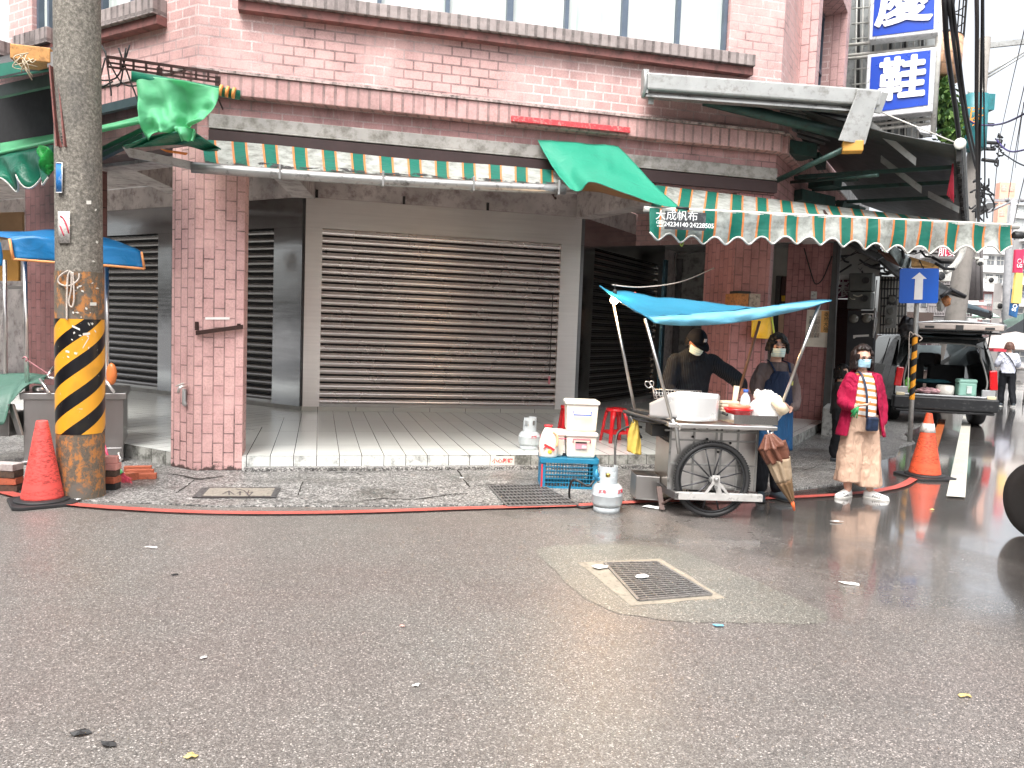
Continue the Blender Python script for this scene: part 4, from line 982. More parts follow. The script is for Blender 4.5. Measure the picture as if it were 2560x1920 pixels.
mb.grid(lambda u, v: f(u, v)+KS.out*.02*math.sin(u*20)*v, 24, 6)
f = coons([cw(352, 629, .3), cw(340, 620, -.7)], [cw(360, 670, .33), cw(345, 672, -.7)], [cw(352, 629, .3), cw(360, 670, .33)], [cw(340, 620, -.7), cw(345, 672, -.7)]); mb.grid(f, 4, 3)
f = coons([cw(254, 592, -.3), cw(352, 629, .3)], [cw(260, 600, -.9), cw(340, 620, -.7)], [cw(254, 592, -.3), cw(260, 600, -.9)], [cw(352, 629, .3), cw(340, 620, -.7)]); mb.grid(f, 4, 3)
f = coons([cw(-60, 590, .3), cw(2, 606, .3)], [cw(-60, 668, .3), cw(6, 664, .3)], [cw(-60, 590, .3), cw(-60, 668, .3)], [cw(2, 606, .3), cw(7, 640, .3), cw(6, 664, .3)]); mb.grid(f, 6, 6)
mb.build('canopy', tarp_blue, t_st, solid=.004)
om = pbr('orange_binding', (.78, .33, .12), .6, dirt=.1)
mb = MB(); mb.tube([cw(24, 597, .34), cw(28, 622, .35), cw(33, 648, .36)], .016, 6); mb.tube(catmull([cw(33, 648, .36), cw(140, 656, .36), cw(254, 663, .36), cw(361, 672, .36)], 5), .014, 6); mb.tube([cw(354, 630, .34), cw(361, 672, .36)], .013, 6); mb.build('canopy_binding', om, t_st)
mb = MB(); mb.ball(KS.W(279, 935, .02), .105, 14, 10, (.55, .4, 1.15)); mb.build('orange_bag', pbr('orange_plastic', (.75, .22, .06), .35), t_st)
# yellow board and panel deep in the left arcade, white rail
tg = thing('menu_board', 'yellowish board hanging in the shade at the far left behind the stall canopy', 'board', IL.pt(8, 2))
MB().slab(P(-40, 532, 12.0), P(56, 530, 12.0)-P(-40, 532, 12.0), Vector((0, .05, 0)), P(0, 600, 12.).z*up-P(0, 532, 12.).z*up).build('panel', pbr('warm_panel', (.42, .27, .15), .5, scale=4), tg)
MB().slab(P(-40, 625, 11.6), P(46, 625, 11.6)-P(-40, 625, 11.6), Vector((0, .05, 0)), up*(P(0, 702, 11.6).z-P(0, 625, 11.6).z)).build('lower_panel', pbr('ochre_board', (.30, .15, .03), .5, scale=4), tg)
MB().slab(P(-40, 720, 11.2), Vector((1.1, 0, 0)), Vector((0, .06, 0)), up*.05).build('rail', steel, tg)

# bricks (each one a thing)
brm = pbr('red_brick_clay', (.42, .11, .055), .8, scale=14, dirt=.25, bump=.4); brp = pbr('pink_brick_clay', (.60, .28, .24), .8, scale=14, dirt=.15, bump=.4); brd = pbr('sooty_brick_clay', (.10, .06, .04), .85, scale=14, dirt=.5, bump=.4)
def brick(label, c, rz, mat, grp=None, size=(.21, .10, .055)):
    o = MB().box((0, 0, size[2]/2), size).build('brick', mat, None, bevel=.004); o.location = c; o.rotation_euler = (0, 0, rz); tag(o, label, 'brick', grp); return o
s0 = G(276, 1226); bz = .014
names = ['blackened brick at the bottom of the stack beside the utility pole', 'orange-red brick second from the ground in the stack beside the pole', 'dark mossy brick in the middle of the stack beside the pole', 'dusty red brick fourth from the ground beside the pole', 'pale pink brick on top of the stack beside the pole']
for i, (nm, mt, r) in enumerate(zip(names, (black_paint, brm, brd, brp, brp), (.1, -.1, .15, .05, .3))):
    brick(nm, (s0.x-.02+.015*math.sin(i*3), s0.y, bz+i*.062), r, mt, 'bricks stacked beside the utility pole', (.18, .12, .06))
for i, (x, y, nm) in enumerate(((345, 1178, 'rearmost red brick lying flat near the tiled step'), (350, 1187, 'middle red brick lying flat near the tiled step'), (356, 1197, 'front red brick lying flat near the tiled step'))):
    q = G(x, y, .014); brick(nm, q, rad(18), brm, 'red bricks lying flat by the step', (.26, .075, .055))
q = G(325, 1200, .014); brick('short upright-ended red brick beside the flat bricks and broom', q, rad(70), brm, None, (.12, .1, .075))
s0 = G(8, 1236)
for i in range(4): brick(['grimy lowest brick under the left end of the steel stall', 'second brick up under the left end of the steel stall', 'third brick up under the left end of the steel stall', 'pale grey topmost brick under the left end of the steel stall'][i], (s0.x-.03, s0.y+.1, bz+i*.064), .2-.1*i, (brd, brm, brd, concrete)[i], 'bricks under the left end of the stall', (.22, .14, .06))
# broom
t_b = thing('hand_broom', 'hand broom with pink bristles and green collar leaning by the brick stack', 'broom', G(318, 1205))
b0 = G(322, 1203, .03); hd = P(262, 1112, b0.y+.15)
c1_, c2_ = P(293, 1172, b0.y), P(304, 1184, b0.y)
mb = MB(); mb.tube([P(258, 1105, b0.y+.2), P(272, 1148, b0.y+.12)], .013, 8); mb.build('handle', pbr('pink_handle', (.7, .08, .16), .4), t_b)
mb = MB(); mb.tube([c1_, c2_], .033, 8, squash=.5); mb.build('collar', pbr('green_plastic', (.12, .62, .22), .35), t_b)
mb = MB(); r_ = random.Random(2)
for k in range(70):
    e_ = P(r_.uniform(304, 332), r_.uniform(1196, 1210), b0.y+r_.uniform(-.03, .03)); mb.tube([c2_+Vector((r_.uniform(-.02, .02), 0, r_.uniform(-.01, .01))), e_], .0022, 3, caps=False)
mb.build('bristles', pbr('pink_bristle', (.70, .08, .13), .5), t_b)
# pillar fittings
F_ = lambda x, y, o=.02: FC.W(x, y, o)
t_i = thing('iron_bar', 'rusty iron bar hooked across the front of the left brick pillar', 'bar', F_(550, 826))
mb = MB(); mb.slab(F_(490, 838, .03), F_(608, 822, .03)-F_(490, 838, .03), FC.out*.03, up*.045); mb.build('bar', rust, t_i)
mb = MB(); mb.box(F_(492, 815, .02), (.03, .03, .09)); mb.box(F_(597, 815, .02), (.03, .03, .05)); mb.build('bracket', rust, t_i)
o = MB().slab(F_(513, 799, .004), F_(574, 799, .004)-F_(513, 799, .004), FC.out*.003, up*.026).build('tape_strip', pbr('white_tape', (.8, .76, .74), .5)); tag(o, 'white strip of tape on the pillar just above the iron bar', 'tape')
t_t = thing('water_tap', 'old metal water tap on the side of the left brick pillar', 'tap', FL.W(455, 990, .05))
mb = MB(); T_ = lambda x, y, o: FL.W(x, y, o); mb.tube([T_(468, 965, .02), T_(455, 966, .09), T_(447, 972, .11), T_(446, 982, .11)], .016, 8); mb.build('spout', steel, t_t)
mb = MB(); mb.tube([T_(440, 966, .10), T_(458, 958, .10)], .008, 6); mb.tube([T_(449, 960, .1), T_(449, 970, .1)], .008, 6); mb.build('handle', bind, t_t)
mb = MB(); mb.tube([T_(461, 972, .03), T_(460, 1000, .03), T_(461, 1010, .03), T_(466, 1014, .02)], [.022, .022, .026, .02], 8); mb.build('pipe', galv, t_t)

# ---------------------------------------------------------------- gas cylinders, stools, crate, boxes
cyl_m = pbr('grey_white_enamel', (.48, .52, .54), .35, scale=9, dirt=.12, dirtcol=(.3, .3, .3)); red_pr = pbr('red_print', (.62, .06, .08), .5)
def gas(label, loc, rz, R=.142, z1=.275, H=.425, lab=True):
    t = thing('gas_cylinder', label, 'gas cylinder', loc, rz)
    s = z1/.275
    MB().lathe([(.02, .045), (R*.55, .045), (R*.9, .06), (R, .09), (R, .10+.055), (R+.0025, .158), (R+.0025, .164), (R, .168), (R, z1-.075), (R*.95, z1-.045), (R*.75, z1-.015), (R*.4, z1), (0.001, z1+.003)], n=36).build('tank', cyl_m, t, local=True)
    MB().lathe([(R*.86, 0.0), (R*.86, .05), (R*.80, .055), (R*.80, 0.0)], n=36).build('foot_ring', cyl_m, t, local=True)
    # collar with hand openings
    mb = MB(); n = 40; r = R*.60
    for i in range(n):
        a = 2*math.pi*i/n; a2 = 2*math.pi*(i+1)/n; am = math.degrees((a+a2)/2) % 360
        back = 40 < am < 140
        top = H - (.045 if back else 0); hole = (235 < am < 300) or (330 < am < 375) or (160 < am < 200) or (0 <= am < 15)
        segs = [(z1-.02, z1+.055), (H-.04, top)] if hole else [(z1-.02, top)]
        for z0_, z1_ in segs:
            p = [Vector((math.cos(x)*r, math.sin(x)*r, z)) for x, z in ((a, z0_), (a2, z0_), (a2, z1_), (a, z1_))]; mb.quad(*p)
    mb.build('collar', cyl_m, t, local=True, solid=.006)
    v = MB(); v.lathe([(.016, z1-.01), (.016, z1+.05), (.022, z1+.05), (.022, z1+.075), (.0, z1+.08)], n=10); v.tube([(0, 0, z1+.03), (-.05, -.02, z1+.03)], .01, 6); v.build('valve', pbr('brass', (.55, .38, .12), .35, .8), t, local=True)
    for a_ in (rad(-125), rad(-50)):
        x = Vector((-math.sin(a_), math.cos(a_), 0)); text('red_lettering', '瓦斯', red_pr, .04, (math.cos(a_)*R*.99, math.sin(a_)*R*.99, z1-.07), x, (0, 0, 1), None, .002)
        o = bpy.data.objects['red_lettering'] if False else COL.objects[-1]; o.parent = t
    return t
gas('grey-white gas cylinder standing on the wet road with a black hose', G(1516, 1278), rad(10))
gas('grey gas cylinder standing on the tiled arcade step', G(1322, 1123, PLAT), rad(60), R=.132, z1=.235, H=.40)
g2 = G(1516, 1278)
t_hose = MB().tube(catmull([g2+Vector((-.12, -.02, .30)), G(1470, 1215, .24), P(1432, 1200, g2.y), G(1424, 1245, .03), G(1450, 1268, .016), G(1490, 1264, .016), G(1512, 1258, .02)], 7), .011, 8).build('gas_hose', rubber)
tag(t_hose, 'black rubber hose looping from the gas cylinder valve onto the road', 'hose')
rg_ = MB().tube([g2+Vector((-.14, -.02, .30)), g2+Vector((-.03, -.02, .31))], .022, 8).lathe([(.028, 0), (.028, .05), (.014, .07), (.008, .09)], g2+Vector((-.11, -.02, .3)), 10).build('gas_regulator', pbr('blue_metal', (.03, .22, .38), .4, .3)); tag(rg_, 'small blue gas regulator screwed to the cylinder on the road', 'regulator')
h2 = MB().tube(catmull([P(1605, 1068, 7.6), P(1575, 1066, 7.6), P(1545, 1082, 7.6), P(1538, 1120, 7.5), P(1537, 1172, 7.35), g2+Vector((.02, .1, .36))], 7), .012, 8).build('gas_hose', rubber); tag(h2, 'black hose arching up from the road cylinder to the food cart', 'hose')
redpl = pbr('glossy_red_plastic', (.68, .012, .018), .22, var=.06, coat=.4)
def stool(label, loc, rz, H=.46):
    t = thing('plastic_stool', label, 'stool', loc, rz, 'red plastic stools on the arcade step')
    mb = MB(); mb.lathe([(.0, H-.02), (.115, H-.02), (.14, H-.045), (.145, H-.03), (.14, H-.005), (.12, H), (.055, H-.004), (.05, H-.012), (.0, H-.012)], n=28); mb.build('seat', redpl, t, local=True)
    for i in range(4):
        a = math.pi/4+math.pi/2*i; mb = MB()
        ring = lambda r, z, w_, d_: [Vector((math.cos(a)*r, math.sin(a)*r, z)) + Vector((-math.sin(a), math.cos(a), 0))*x + Vector((math.cos(a), math.sin(a), 0))*y for x, y in ((-w_, -d_), (-w_*.7, d_), (w_*.7, d_), (w_, -d_))]
        mb.loft([ring(.205, 0, .026, .016), ring(.185, .12, .028, .016), ring(.155, .30, .032, .016), ring(.12, H-.03, .05, .02)]); mb.build('leg', redpl, t, local=True)
    for i in range(4):
        a = math.pi/2*i+math.pi/4; b = a+math.pi/2; r = .172
        MB().slab(Vector((math.cos(a)*r, math.sin(a)*r, .115)), Vector((math.cos(b)*r, math.sin(b)*r, 0))-Vector((math.cos(a)*r, math.sin(a)*r, 0)), Vector((math.cos((a+b)/2), math.sin((a+b)/2), 0))*.012, Vector((0, 0, .035))).build('stretcher', redpl, t, local=True)
    return t
stool('whole red plastic stool in full view right of the white boxes', G(1537, 1104, PLAT), rad(20))
stool('red plastic stool mostly hidden behind the stacked white boxes', G(1424, 1096, PLAT), rad(5))
# crate
cr0 = G(1350, 1223); crd = dirv(88); t_cr = thing('blue_crate', 'blue latticed plastic crate standing on the pavement by the drain grating', 'crate', cr0)
KC = Facet(cr0, crd, -dirv(-2)); Wc = KC.hit(1492, 1222)[0]; Hc = .325; Dc = .40
crm = pbr('blue_crate_plastic', (.012, .17, .30), .4, dirt=.15)
mb = MB(); th = .012
def panel(F, a0, a1, o):
    mb.wall(F, a0, a1, 0.0, .035, o-th, o); mb.wall(F, a0, a1, Hc-.045, Hc, o-th, o+.012)
    for x in (a0, a1-.05): mb.wall(F, x, x+.05, .035, Hc-.045, o-th, o)
    n = 16 if a1-a0 > .5 else 9
    for k in range(1, n): x = a0+.05+(a1-a0-.1)*k/n; mb.wall(F, x-.003, x+.003, .035, Hc-.045, o-th*.8, o-.001)
    for k in range(1, 6): z = .035+(Hc-.08)*k/6; mb.wall(F, a0+.05, a1-.05, z-.004, z+.004, o-th*.7, o)
panel(KC, 0, Wc, 0); panel(KC, 0, Wc, -Dc+th)
KCs = Facet(KC.pt(0, 0), -KC.out, -KC.u); panel(KCs, .013, Dc-.013, 0); KCs2 = Facet(KC.pt(Wc, 0), -KC.out, KC.u); panel(KCs2, .013, Dc-.013, 0)
mb.build('lattice', crm, t_cr); mb = MB(); mb.wall(KC, .013, Wc-.013, .004, .012, -Dc+.013, -.013); mb.build('bottom', crm, t_cr)
mb = MB(); mb.wall(KC, .004, .02, .03, Hc-.06, 0.001, .006); mb.build('red_mark', redtx, t_cr)
mb = MB(); mb.wall(KC, .01, Wc-.01, Hc-.012, Hc-.002, -Dc+.013, -.013); mb.build('lid_board', crm, t_cr)
boxm = NB('translucent_white_plastic'); boxm.set(color=boxm.mix(boxm.ramp(boxm.noise(5, 3), [(.4, 0.), (.6, 1.)]), (.80, .74, .66), (.78, .70, .58)), rough=.3, spec=.4); boxm = boxm.m
whl = pbr('milky_plastic', (.80, .77, .70), .35, var=.05)
def pbox(label, px0, px1, o_, z0, H, hc, lbl=False, w=None):
    F2 = KC; a0 = KC.hit(px0, 1140, o_)[0]; a1 = KC.hit(px1, 1140, o_)[0] if w is None else a0+w
    t = thing('storage_box', label, 'storage box', KC.pt((a0+a1)/2, z0, o_-.15), 0, 'white plastic boxes on the blue crate')
    d = .26; ins = .02
    def rg(e, z): return [KC.pt(x, z, o) for x, o in ((a0+e, o_-e), (a1-e, o_-e), (a1-e, o_-d+e), (a0+e, o_-d+e))]
    mb = MB(); mb.loft([rg(ins+.012, z0), rg(ins, z0+.02), rg(.008, z0+H-.05), rg(.008, z0+H-.045)]); mb.smooth = False; o = mb.build('tub', boxm, t, bevel=.012); o.data.polygons.foreach_set('use_smooth', [False]*len(o.data.polygons))
    mb = MB(); mb.loft([rg(-.008, z0+H-.045), rg(-.008, z0+H-.02), rg(.004, z0+H-.004), rg(.03, z0+H)]); o = mb.build('lid', whl, t, bevel=.008); o.data.polygons.foreach_set('use_smooth', [False]*len(o.data.polygons))
    hm = pbr('handle_'+hc, {'blue': (.02, .10, .45), 'crimson': (.45, .01, .06)}[hc], .35); c = (a0+a1)/2; zh = z0+H-.075 if hc == 'crimson' else z0+H-.15
    mb = MB(); dz_ = .035 if hc == 'blue' else -.035
    mb.tube([KC.pt(c-.09, zh+dz_, o_+.003), KC.pt(c-.09, zh, o_+.02), KC.pt(c+.09, zh, o_+.02), KC.pt(c+.09, zh+dz_, o_+.003)], .0075, 6, smooth=False); mb.build('handle', hm, t)
    if lbl:
        mb = MB(); mb.wall(KC, c-.062, c+.055, z0+.10, z0+.155, o_-.006, o_+.0015); lb = mb.build('label', pbr('pink_label', (.72, .28, .34), .5, scale=30), t)
        mb = MB(); mb.wall(KC, c-.062, c+.055, z0+.158, z0+.172, o_-.006, o_+.002); mb.build('label_heading', black_paint, lb); mb = MB(); mb.wall(KC, c+.005, c+.05, z0+.108, z0+.135, o_-.006, o_+.003); mb.build('label_box', wtx, lb)
    return t
zt_c = Hc
pbox('lower white plastic box with a crimson handle and pink label, on the crate', 1413, 1492, -.06, zt_c, .275, 'crimson', True)
pbox('upper white plastic box with a blue handle, on top of the crimson-handled box', 1410, 1493, -.055, zt_c+.277, .33, 'blue')
pbox('low white plastic box behind the juice jug on the crate', 1376, 1412, -.12, zt_c, .27, 'crimson')
t_j = thing('plastic_jug', 'clear plastic jug with red cap and red-orange print on the crate corner', 'jug', KC.pt(.1, zt_c, -.1))
ja0, ja1 = KC.hit(1347, 1140, -.03)[0], KC.hit(1396, 1140, -.03)[0]; jc = (ja0+ja1)/2; jw = (ja1-ja0)/2
def jr(w_, z, dx=0.): return [KC.pt(jc+dx+w_*math.cos(a), zt_c+z, -.09+.07*(w_/jw)*math.sin(a)) for a in np.linspace(0, 2*math.pi, 17)[:-1]]
mb = MB(); mb.loft([jr(jw*.88, 0), jr(jw, .02), jr(jw*.98, .16), jr(jw*.75, .25), jr(jw*.4, .30, -.01), jr(jw*.36, .315, -.01)]); mb.build('body', pbr('juice_plastic', (.80, .72, .64), .2, var=.05, coat=.3), t_j)
mb = MB(); mb.loft([jr(jw*.42, .315, -.01), jr(jw*.42, .335, -.01)]); mb.build('cap', redtx, t_j)
mb = MB(); mb.tube(catmull([KC.pt(jc+.04, zt_c+.27, -.05), KC.pt(jc+.085, zt_c+.22, -.04), KC.pt(jc+.08, zt_c+.12, -.03)], 5), .012, 6); mb.build('handle', pbr('peach_plastic', (.8, .45, .25), .3), t_j)
mb = MB(); mb.box(KC.pt(jc-.02, zt_c+.125, -.016), (.07, .008, .022), rz=0, ry=.5); mb.box(KC.pt(jc+.03, zt_c+.10, -.016), (.06, .008, .022), ry=.6); mb.box(KC.pt(jc-.04, zt_c+.11, -.016), (.05, .008, .012), ry=-.8); mb.build('print', redtx, t_j)
mb = MB(); mb.ball(KC.pt(jc+.01, zt_c+.065, -.02), .022, 10, 8, (1, .4, 1)); mb.build('yellow_print', pbr('yellow_print', (.85, .6, .05), .5), t_j)

# ---------------------------------------------------------------- gratings, covers, cracks, litter
def quadG(p, z): return [G(x, y, z) for x, y in p]
gr_m = pbr('worn_grating_iron', (.27, .265, .26), .45, .6, scale=20, dirt=.3)
def grating(name, label, corners, nb, nc, frame, framew, z=.004, hole=black_paint, concrete_frame=None, bar=.3, cbar=.12):
    a, b, c, d = [G(x, y, z) for x, y in corners]   # a->b far edge, d->c near edge
    t = thing(name, label, 'drain grating', (a+b+c+d)/4)
    if concrete_frame:
        q = [G(x, y, z) for x, y in concrete_frame]; mb = MB(); ins = [a, b, c, d]
        for i in range(4): 
            j = (i+1) % 4
            seg = 6; e0 = [q[i].lerp(q[j], k/seg)+Vector((noise.noise(q[i].lerp(q[j], k/seg)*9)*.03, noise.noise(q[j].lerp(q[i], k/seg)*9)*.03, 0))*(0 if k in (0, seg) else 1) for k in range(seg+1)]; e1 = [ins[i].lerp(ins[j], k/seg) for k in range(seg+1)]
            for k in range(seg): mb.quad(e0[k], e0[k+1], e1[k+1], e1[k])
        mb.build('concrete_surround', pbr('sandy_concrete', (.30, .265, .21), .75, scale=10, dirt=.35, dirtcol=(.12, .10, .08), bump=.4), t)
    MB().poly([a, b, c, d]).build('pit', hole, t)
    mb = MB(); Z = up*.006
    for i in range(nb+1):
        f0 = i/nb; p, q = a.lerp(d, f0), b.lerp(c, f0); w_ = (d-a)*(bar/nb); mb.slab(p-w_/2+up*.003, q-p, w_, Z)
    for i in range(nc+1):
        f0 = i/nc; p, q = a.lerp(b, f0), d.lerp(c, f0); w_ = (b-a)*(cbar/nc); mb.slab(p-w_/2+up*.003, q-p, w_, Z*1.15)
    mb.build('bars', gr_m, t)
    mb = MB(); L = [(a, b), (b, c), (c, d), (d, a)]
    for p, q in L: n_ = (q-p).normalized().cross(up)*framew; mb.slab(p-n_*.5+up*.002, q-p, n_, up*.009)
    mb.build('frame', frame, t); return t
grating('road_grating', 'rectangular iron drain grating in a sandy concrete surround in the middle of the road', [(1512, 1409), (1643, 1407), (1778, 1488), (1597, 1503)], 19, 7, gr_m, .02, .005, concrete_frame=[(1443, 1406), (1650, 1396), (1815, 1495), (1578, 1515)], bar=.36, cbar=.09)
grating('gutter_grating', 'square-mesh gutter grating on the pavement below the blue crate', [(1222, 1216), (1352, 1212), (1445, 1262), (1268, 1266)], 7, 16, gr_m, .02, .02, bar=.28, cbar=.22)
a, b, c, d = [G(x, y, .018) for x, y in ((505, 1219), (703, 1219), (690, 1245), (480, 1245))]
t_m = thing('manhole_cover', 'rectangular concrete-filled manhole cover with black edge slots and rubbed marks', 'manhole cover', (a+b+c+d)/4)
mb = MB(); mb.extrude([a, b, c, d], up*.004); mb.build('rim', pbr('dark_iron', (.045, .043, .045), .5, .4), t_m)
mb = MB(); mb.extrude([a.lerp(b, .12).lerp(d, .10), b.lerp(a, .08).lerp(c, .10), c.lerp(d, .08).lerp(b, .12), d.lerp(c, .12).lerp(a, .12)], up*.008); mb.build('concrete_fill', pbr('cover_concrete', (.25, .225, .19), .7, scale=16, dirt=.3), t_m)
mb = MB()
for s_ in range(2):
    for k in range(11):
        f0 = .06+k*.085; p = a.lerp(d, f0) if s_ == 0 else b.lerp(c, f0); q = (b-a)*(.10 if s_ == 0 else -.07); mb.slab(p+up*.005, q, (d-a)*.03, up*.003)
mb.build('edge_rib', gr_m, t_m)['kind'] = 'stuff'
def gl(pts, w_=.012, z=.0275):
    c = [G(x, y, z) for x, y in pts]
    for i in range(len(c)-1): n_ = (c[i+1]-c[i]).normalized().cross(up)*w_; mb.slab(c[i]-n_/2, c[i+1]-c[i], n_, up*.001)
mb = MB(); gl([(556, 1235), (572, 1227), (585, 1236)]); gl([(572, 1227), (573, 1237)]); gl([(592, 1233), (603, 1230)]); gl([(590, 1222), (610, 1226), (622, 1238)]); gl([(600, 1238), (600, 1228)]); gl([(615, 1232), (632, 1230)]); gl([(622, 1226), (618, 1238)]); gl([(632, 1230), (622, 1240)])
mb.build('rubbed_marks', pbr('dark_scratch', (.07, .06, .06), .7), t_m)
crk = pbr('crack_dark', (.03, .028, .025), .9)
mb = MB()
def crack(pts, w_=.012, z=.0175, jit=3., seed=0):
    r_ = random.Random(seed); q = []
    for i in range(len(pts)-1):
        for k in range(6): t = k/6; q.append((lerp(pts[i][0], pts[i+1][0], t)+r_.uniform(-jit, jit), lerp(pts[i][1], pts[i+1][1], t)+r_.uniform(-jit*.25, jit*.25)))
    q.append(pts[-1]); c = [G(x, y, z) for x, y in q]
    for i in range(len(c)-1):
        w2 = w_*r_.uniform(.4, 1.5); n_ = (c[i+1]-c[i]).normalized().cross(up)*w2; mb.quad(c[i]-n_/2, c[i+1]-n_/2, c[i+1]+n_/2, c[i]+n_/2)
crack([(905, 1252), (960, 1246), (1040, 1249), (1100, 1240), (1130, 1235), (1170, 1234)], .022, seed=1); crack([(1142, 1172), (1160, 1200), (1175, 1218)], .018, jit=1, seed=2); crack([(1175, 1218), (1230, 1210), (1300, 1210)], .014, seed=3)
crack([(810, 1183), (880, 1180), (905, 1187)], .016, seed=4); crack([(485, 1199), (465, 1216), (440, 1232)], .012, jit=1, seed=5); crack([(757, 1204), (745, 1238)], .012, jit=1, seed=6); crack([(560, 1190), (500, 1198), (430, 1185)], .05, seed=7)
crack([(2130, 1160), (2095, 1175), (2080, 1172)], .03, seed=8); crack([(2190, 1165), (2060, 1160), (2010, 1175)], .012, seed=9); crack([(1990, 1232), (2060, 1222), (2100, 1226)], .012, seed=10)
struct(mb.build('pavement_crack', crk))
lit_w = pbr('wet_paper', (.72, .72, .70), .5); lit_y = pbr('wet_leaf', (.55, .42, .16), .5)
def litter(label, px, py, L, w_, rz, mat, cat='litter', name='litter_scrap', z=.004):
    q = G(px, py, z); r_ = random.Random(int(px*7+py)); mb = MB(); n = 9
    pts = [Vector((math.cos(2*math.pi*i/n)*L/2*r_.uniform(.7, 1.15), math.sin(2*math.pi*i/n)*w_/2*r_.uniform(.6, 1.2), r_.uniform(.0, .012))) for i in range(n)]
    M_ = Matrix.Rotation(rz, 3, 'Z'); b = [M_ @ p for p in pts]; c_ = Vector((0, 0, .012)); mb.v = b+[c_]
    for i in range(n): mb.face((i, (i+1) % n, n))
    o = mb.build(name, mat, None, solid=.003); o.location = q; tag(o, label, cat)
litter('white crumpled scrap on the wet road below the woman in the magenta jacket', 2090, 1305, .13, .03, .1, lit_w)
litter('long white scrap on the road right of the road grating', 2125, 1460, .16, .05, -.2, lit_w)
litter('small blue scrap on the road below the road grating', 1796, 1566, .07, .035, -.1, pbr('blue_scrap', (.15, .45, .65), .5))
litter('pale pink-white tissue lying on the road grating', 1605, 1442, .10, .07, .3, lit_w, z=.02)
litter('white paper scrap on the far left corner of the road grating', 1500, 1418, .12, .09, .4, lit_w, z=.014)
litter('white pebble-like scrap on the left half of the road', 510, 1646, .035, .025, 0, lit_w)
litter('white oblong scrap in the lower middle of the road', 1040, 1715, .045, .02, .7, lit_w)
litter('yellowish leaf near the bottom left of the road', 477, 1893, .05, .035, .3, lit_y)
litter('dark flat stain-like leaf at the lower left of the road', 200, 1835, .085, .04, .2, black_paint)
litter('second dark leaf, just right of the first at the lower left', 272, 1862, .07, .04, -.3, black_paint)
litter('thin white stick on the road at upper left', 378, 1370, .10, .012, .1, lit_w)
litter('yellow-brown leaf on the road at lower right', 2412, 1742, .07, .03, .2, lit_y)
litter('white scrap lying at the foot of the utility pole', 190, 1249, .10, .05, -.4, lit_w, z=.018)
litter('white flat paper under the supporting leg of the food cart', 1636, 1269, .27, .10, -.1, lit_w, z=.006)
litter('small white scrap on the road under the blue crate', 1155, 1196, .05, .02, 0, lit_w, z=.02)
litter('yellow leaf right of the magenta-jacketed woman on the road', 2330, 1275, .07, .03, .5, lit_y)
litter('dark fallen leaf left of centre on the road', 437, 1439, .05, .02, .5, black_paint)
litter('pinkish pebble on the road right of centre', 1005, 1567, .03, .02, 0, pbr('pink_scrap', (.6, .35, .3), .5))
# yellow garbage bag on the tiled step by the cart is hung from the cart handle (see cart)
# ---------------------------------------------------------------- food cart
K0 = G(1691, 1242, .20); FK = Facet(K0, dirv(88), -dirv(-2)); kw = lambda x, y, o=0.: FK.W(x, y, o)
t_k = thing('food_cart', 'stainless steel two-wheeled food cart with a blue tarpaulin roof, a spoked wheel facing the road', 'food cart', (K0.x+.4, K0.y, 0))
t_k['label'] = 'stainless steel food cart with a blue tarpaulin roof and large spoked wheels'
def kz(y, x=1790, o=0.): return FK.hit(x, y, o)[1]
kx_ = lambda x, y=1150, o=0.: FK.hit(x, y, o)[0]
cart_st = steel_mat('scuffed_cart_steel', (.82, .81, .79), .32, (3, 3, 10), .5); cart_dk = steel_mat('sooty_cart_steel', (.22, .22, .22), .4, (4, 4, 4), .4)
zbar0, zbar1, ztop = kz(1252), kz(1234), kz(1062, 1800, 0)
xl, xr = kx_(1691), kx_(1913); bo = -.17
bx0, bx1 = kx_(1675, 1150, bo), kx_(1892, 1150, bo); DB = .58
zb0 = kz(1226, 1790, bo); zb1 = kz(1062, 1790, bo)-.02
mb = MB(); mb.wall(FK, bx0, bx1, zb0, zb1, bo-DB, bo); mb.build('body', cart_st, t_k, bevel=.006)
mb = MB()
for x in (1673, 1732, 1788, 1800, 1842, 1890):
    a = kx_(x, 1150, bo); mb.wall(FK, a-.009, a+.009, zb0, zb1, bo+.001, bo+.012)
for y in (1102, 1163): z = kz(y, 1790, bo); mb.wall(FK, bx0, bx1, z-.008, z+.008, bo+.002, bo+.011)
for y in (1078,): z = kz(y, 1790, bo); mb.wall(FK, bx0-.07, bx1-.02, z-.008, z+.008, bo+.03, bo+.045)
mb.build('panel_frame', zinc, t_k)
mb = MB(); r_ = random.Random(9)
for (x, y) in ((1695, 1093), (1732, 1092), (1768, 1098), (1768, 1070), (1840, 1070), (1826, 1108), (1795, 1130)): c_ = kw(x, y, bo+.012); mb.lathe([(.012, 0), (.012, .004), (.0, .006)], c_, 8, M=Matrix.Rotation(rad(90), 3, 'X'))
mb.build('rivet', black_paint, t_k)
mb = MB(); a0 = kx_(1748, 1072, bo); mb.wall(FK, a0, a0+.05, kz(1075, 1790, bo), kz(1066, 1790, bo), bo+.012, bo+.014); a0 = kx_(1804, 1072, bo); mb.wall(FK, a0, a0+.04, kz(1071, 1790, bo), kz(1064, 1790, bo), bo+.012, bo+.014); mb.build('sticker', wtx, t_k)
# left side cupboard with open dark upper half
Fs = Facet(FK.pt(bx0, 0, bo), -FK.out*1.0, -FK.u)
mb = MB(); zs_ = kz(1110, 1700, bo); mb.wall(Fs, .0, DB, zb0+.01, zs_, .001, .012); mb.build('side_door', steel_mat('warm_side_steel', (.55, .50, .45), .3, (2, 2, 8), .4), t_k)
mb = MB(); mb.wall(Fs, 0, DB, zs_+.002, zb1, .001, .004); mb.build('side_opening', black_paint, t_k)
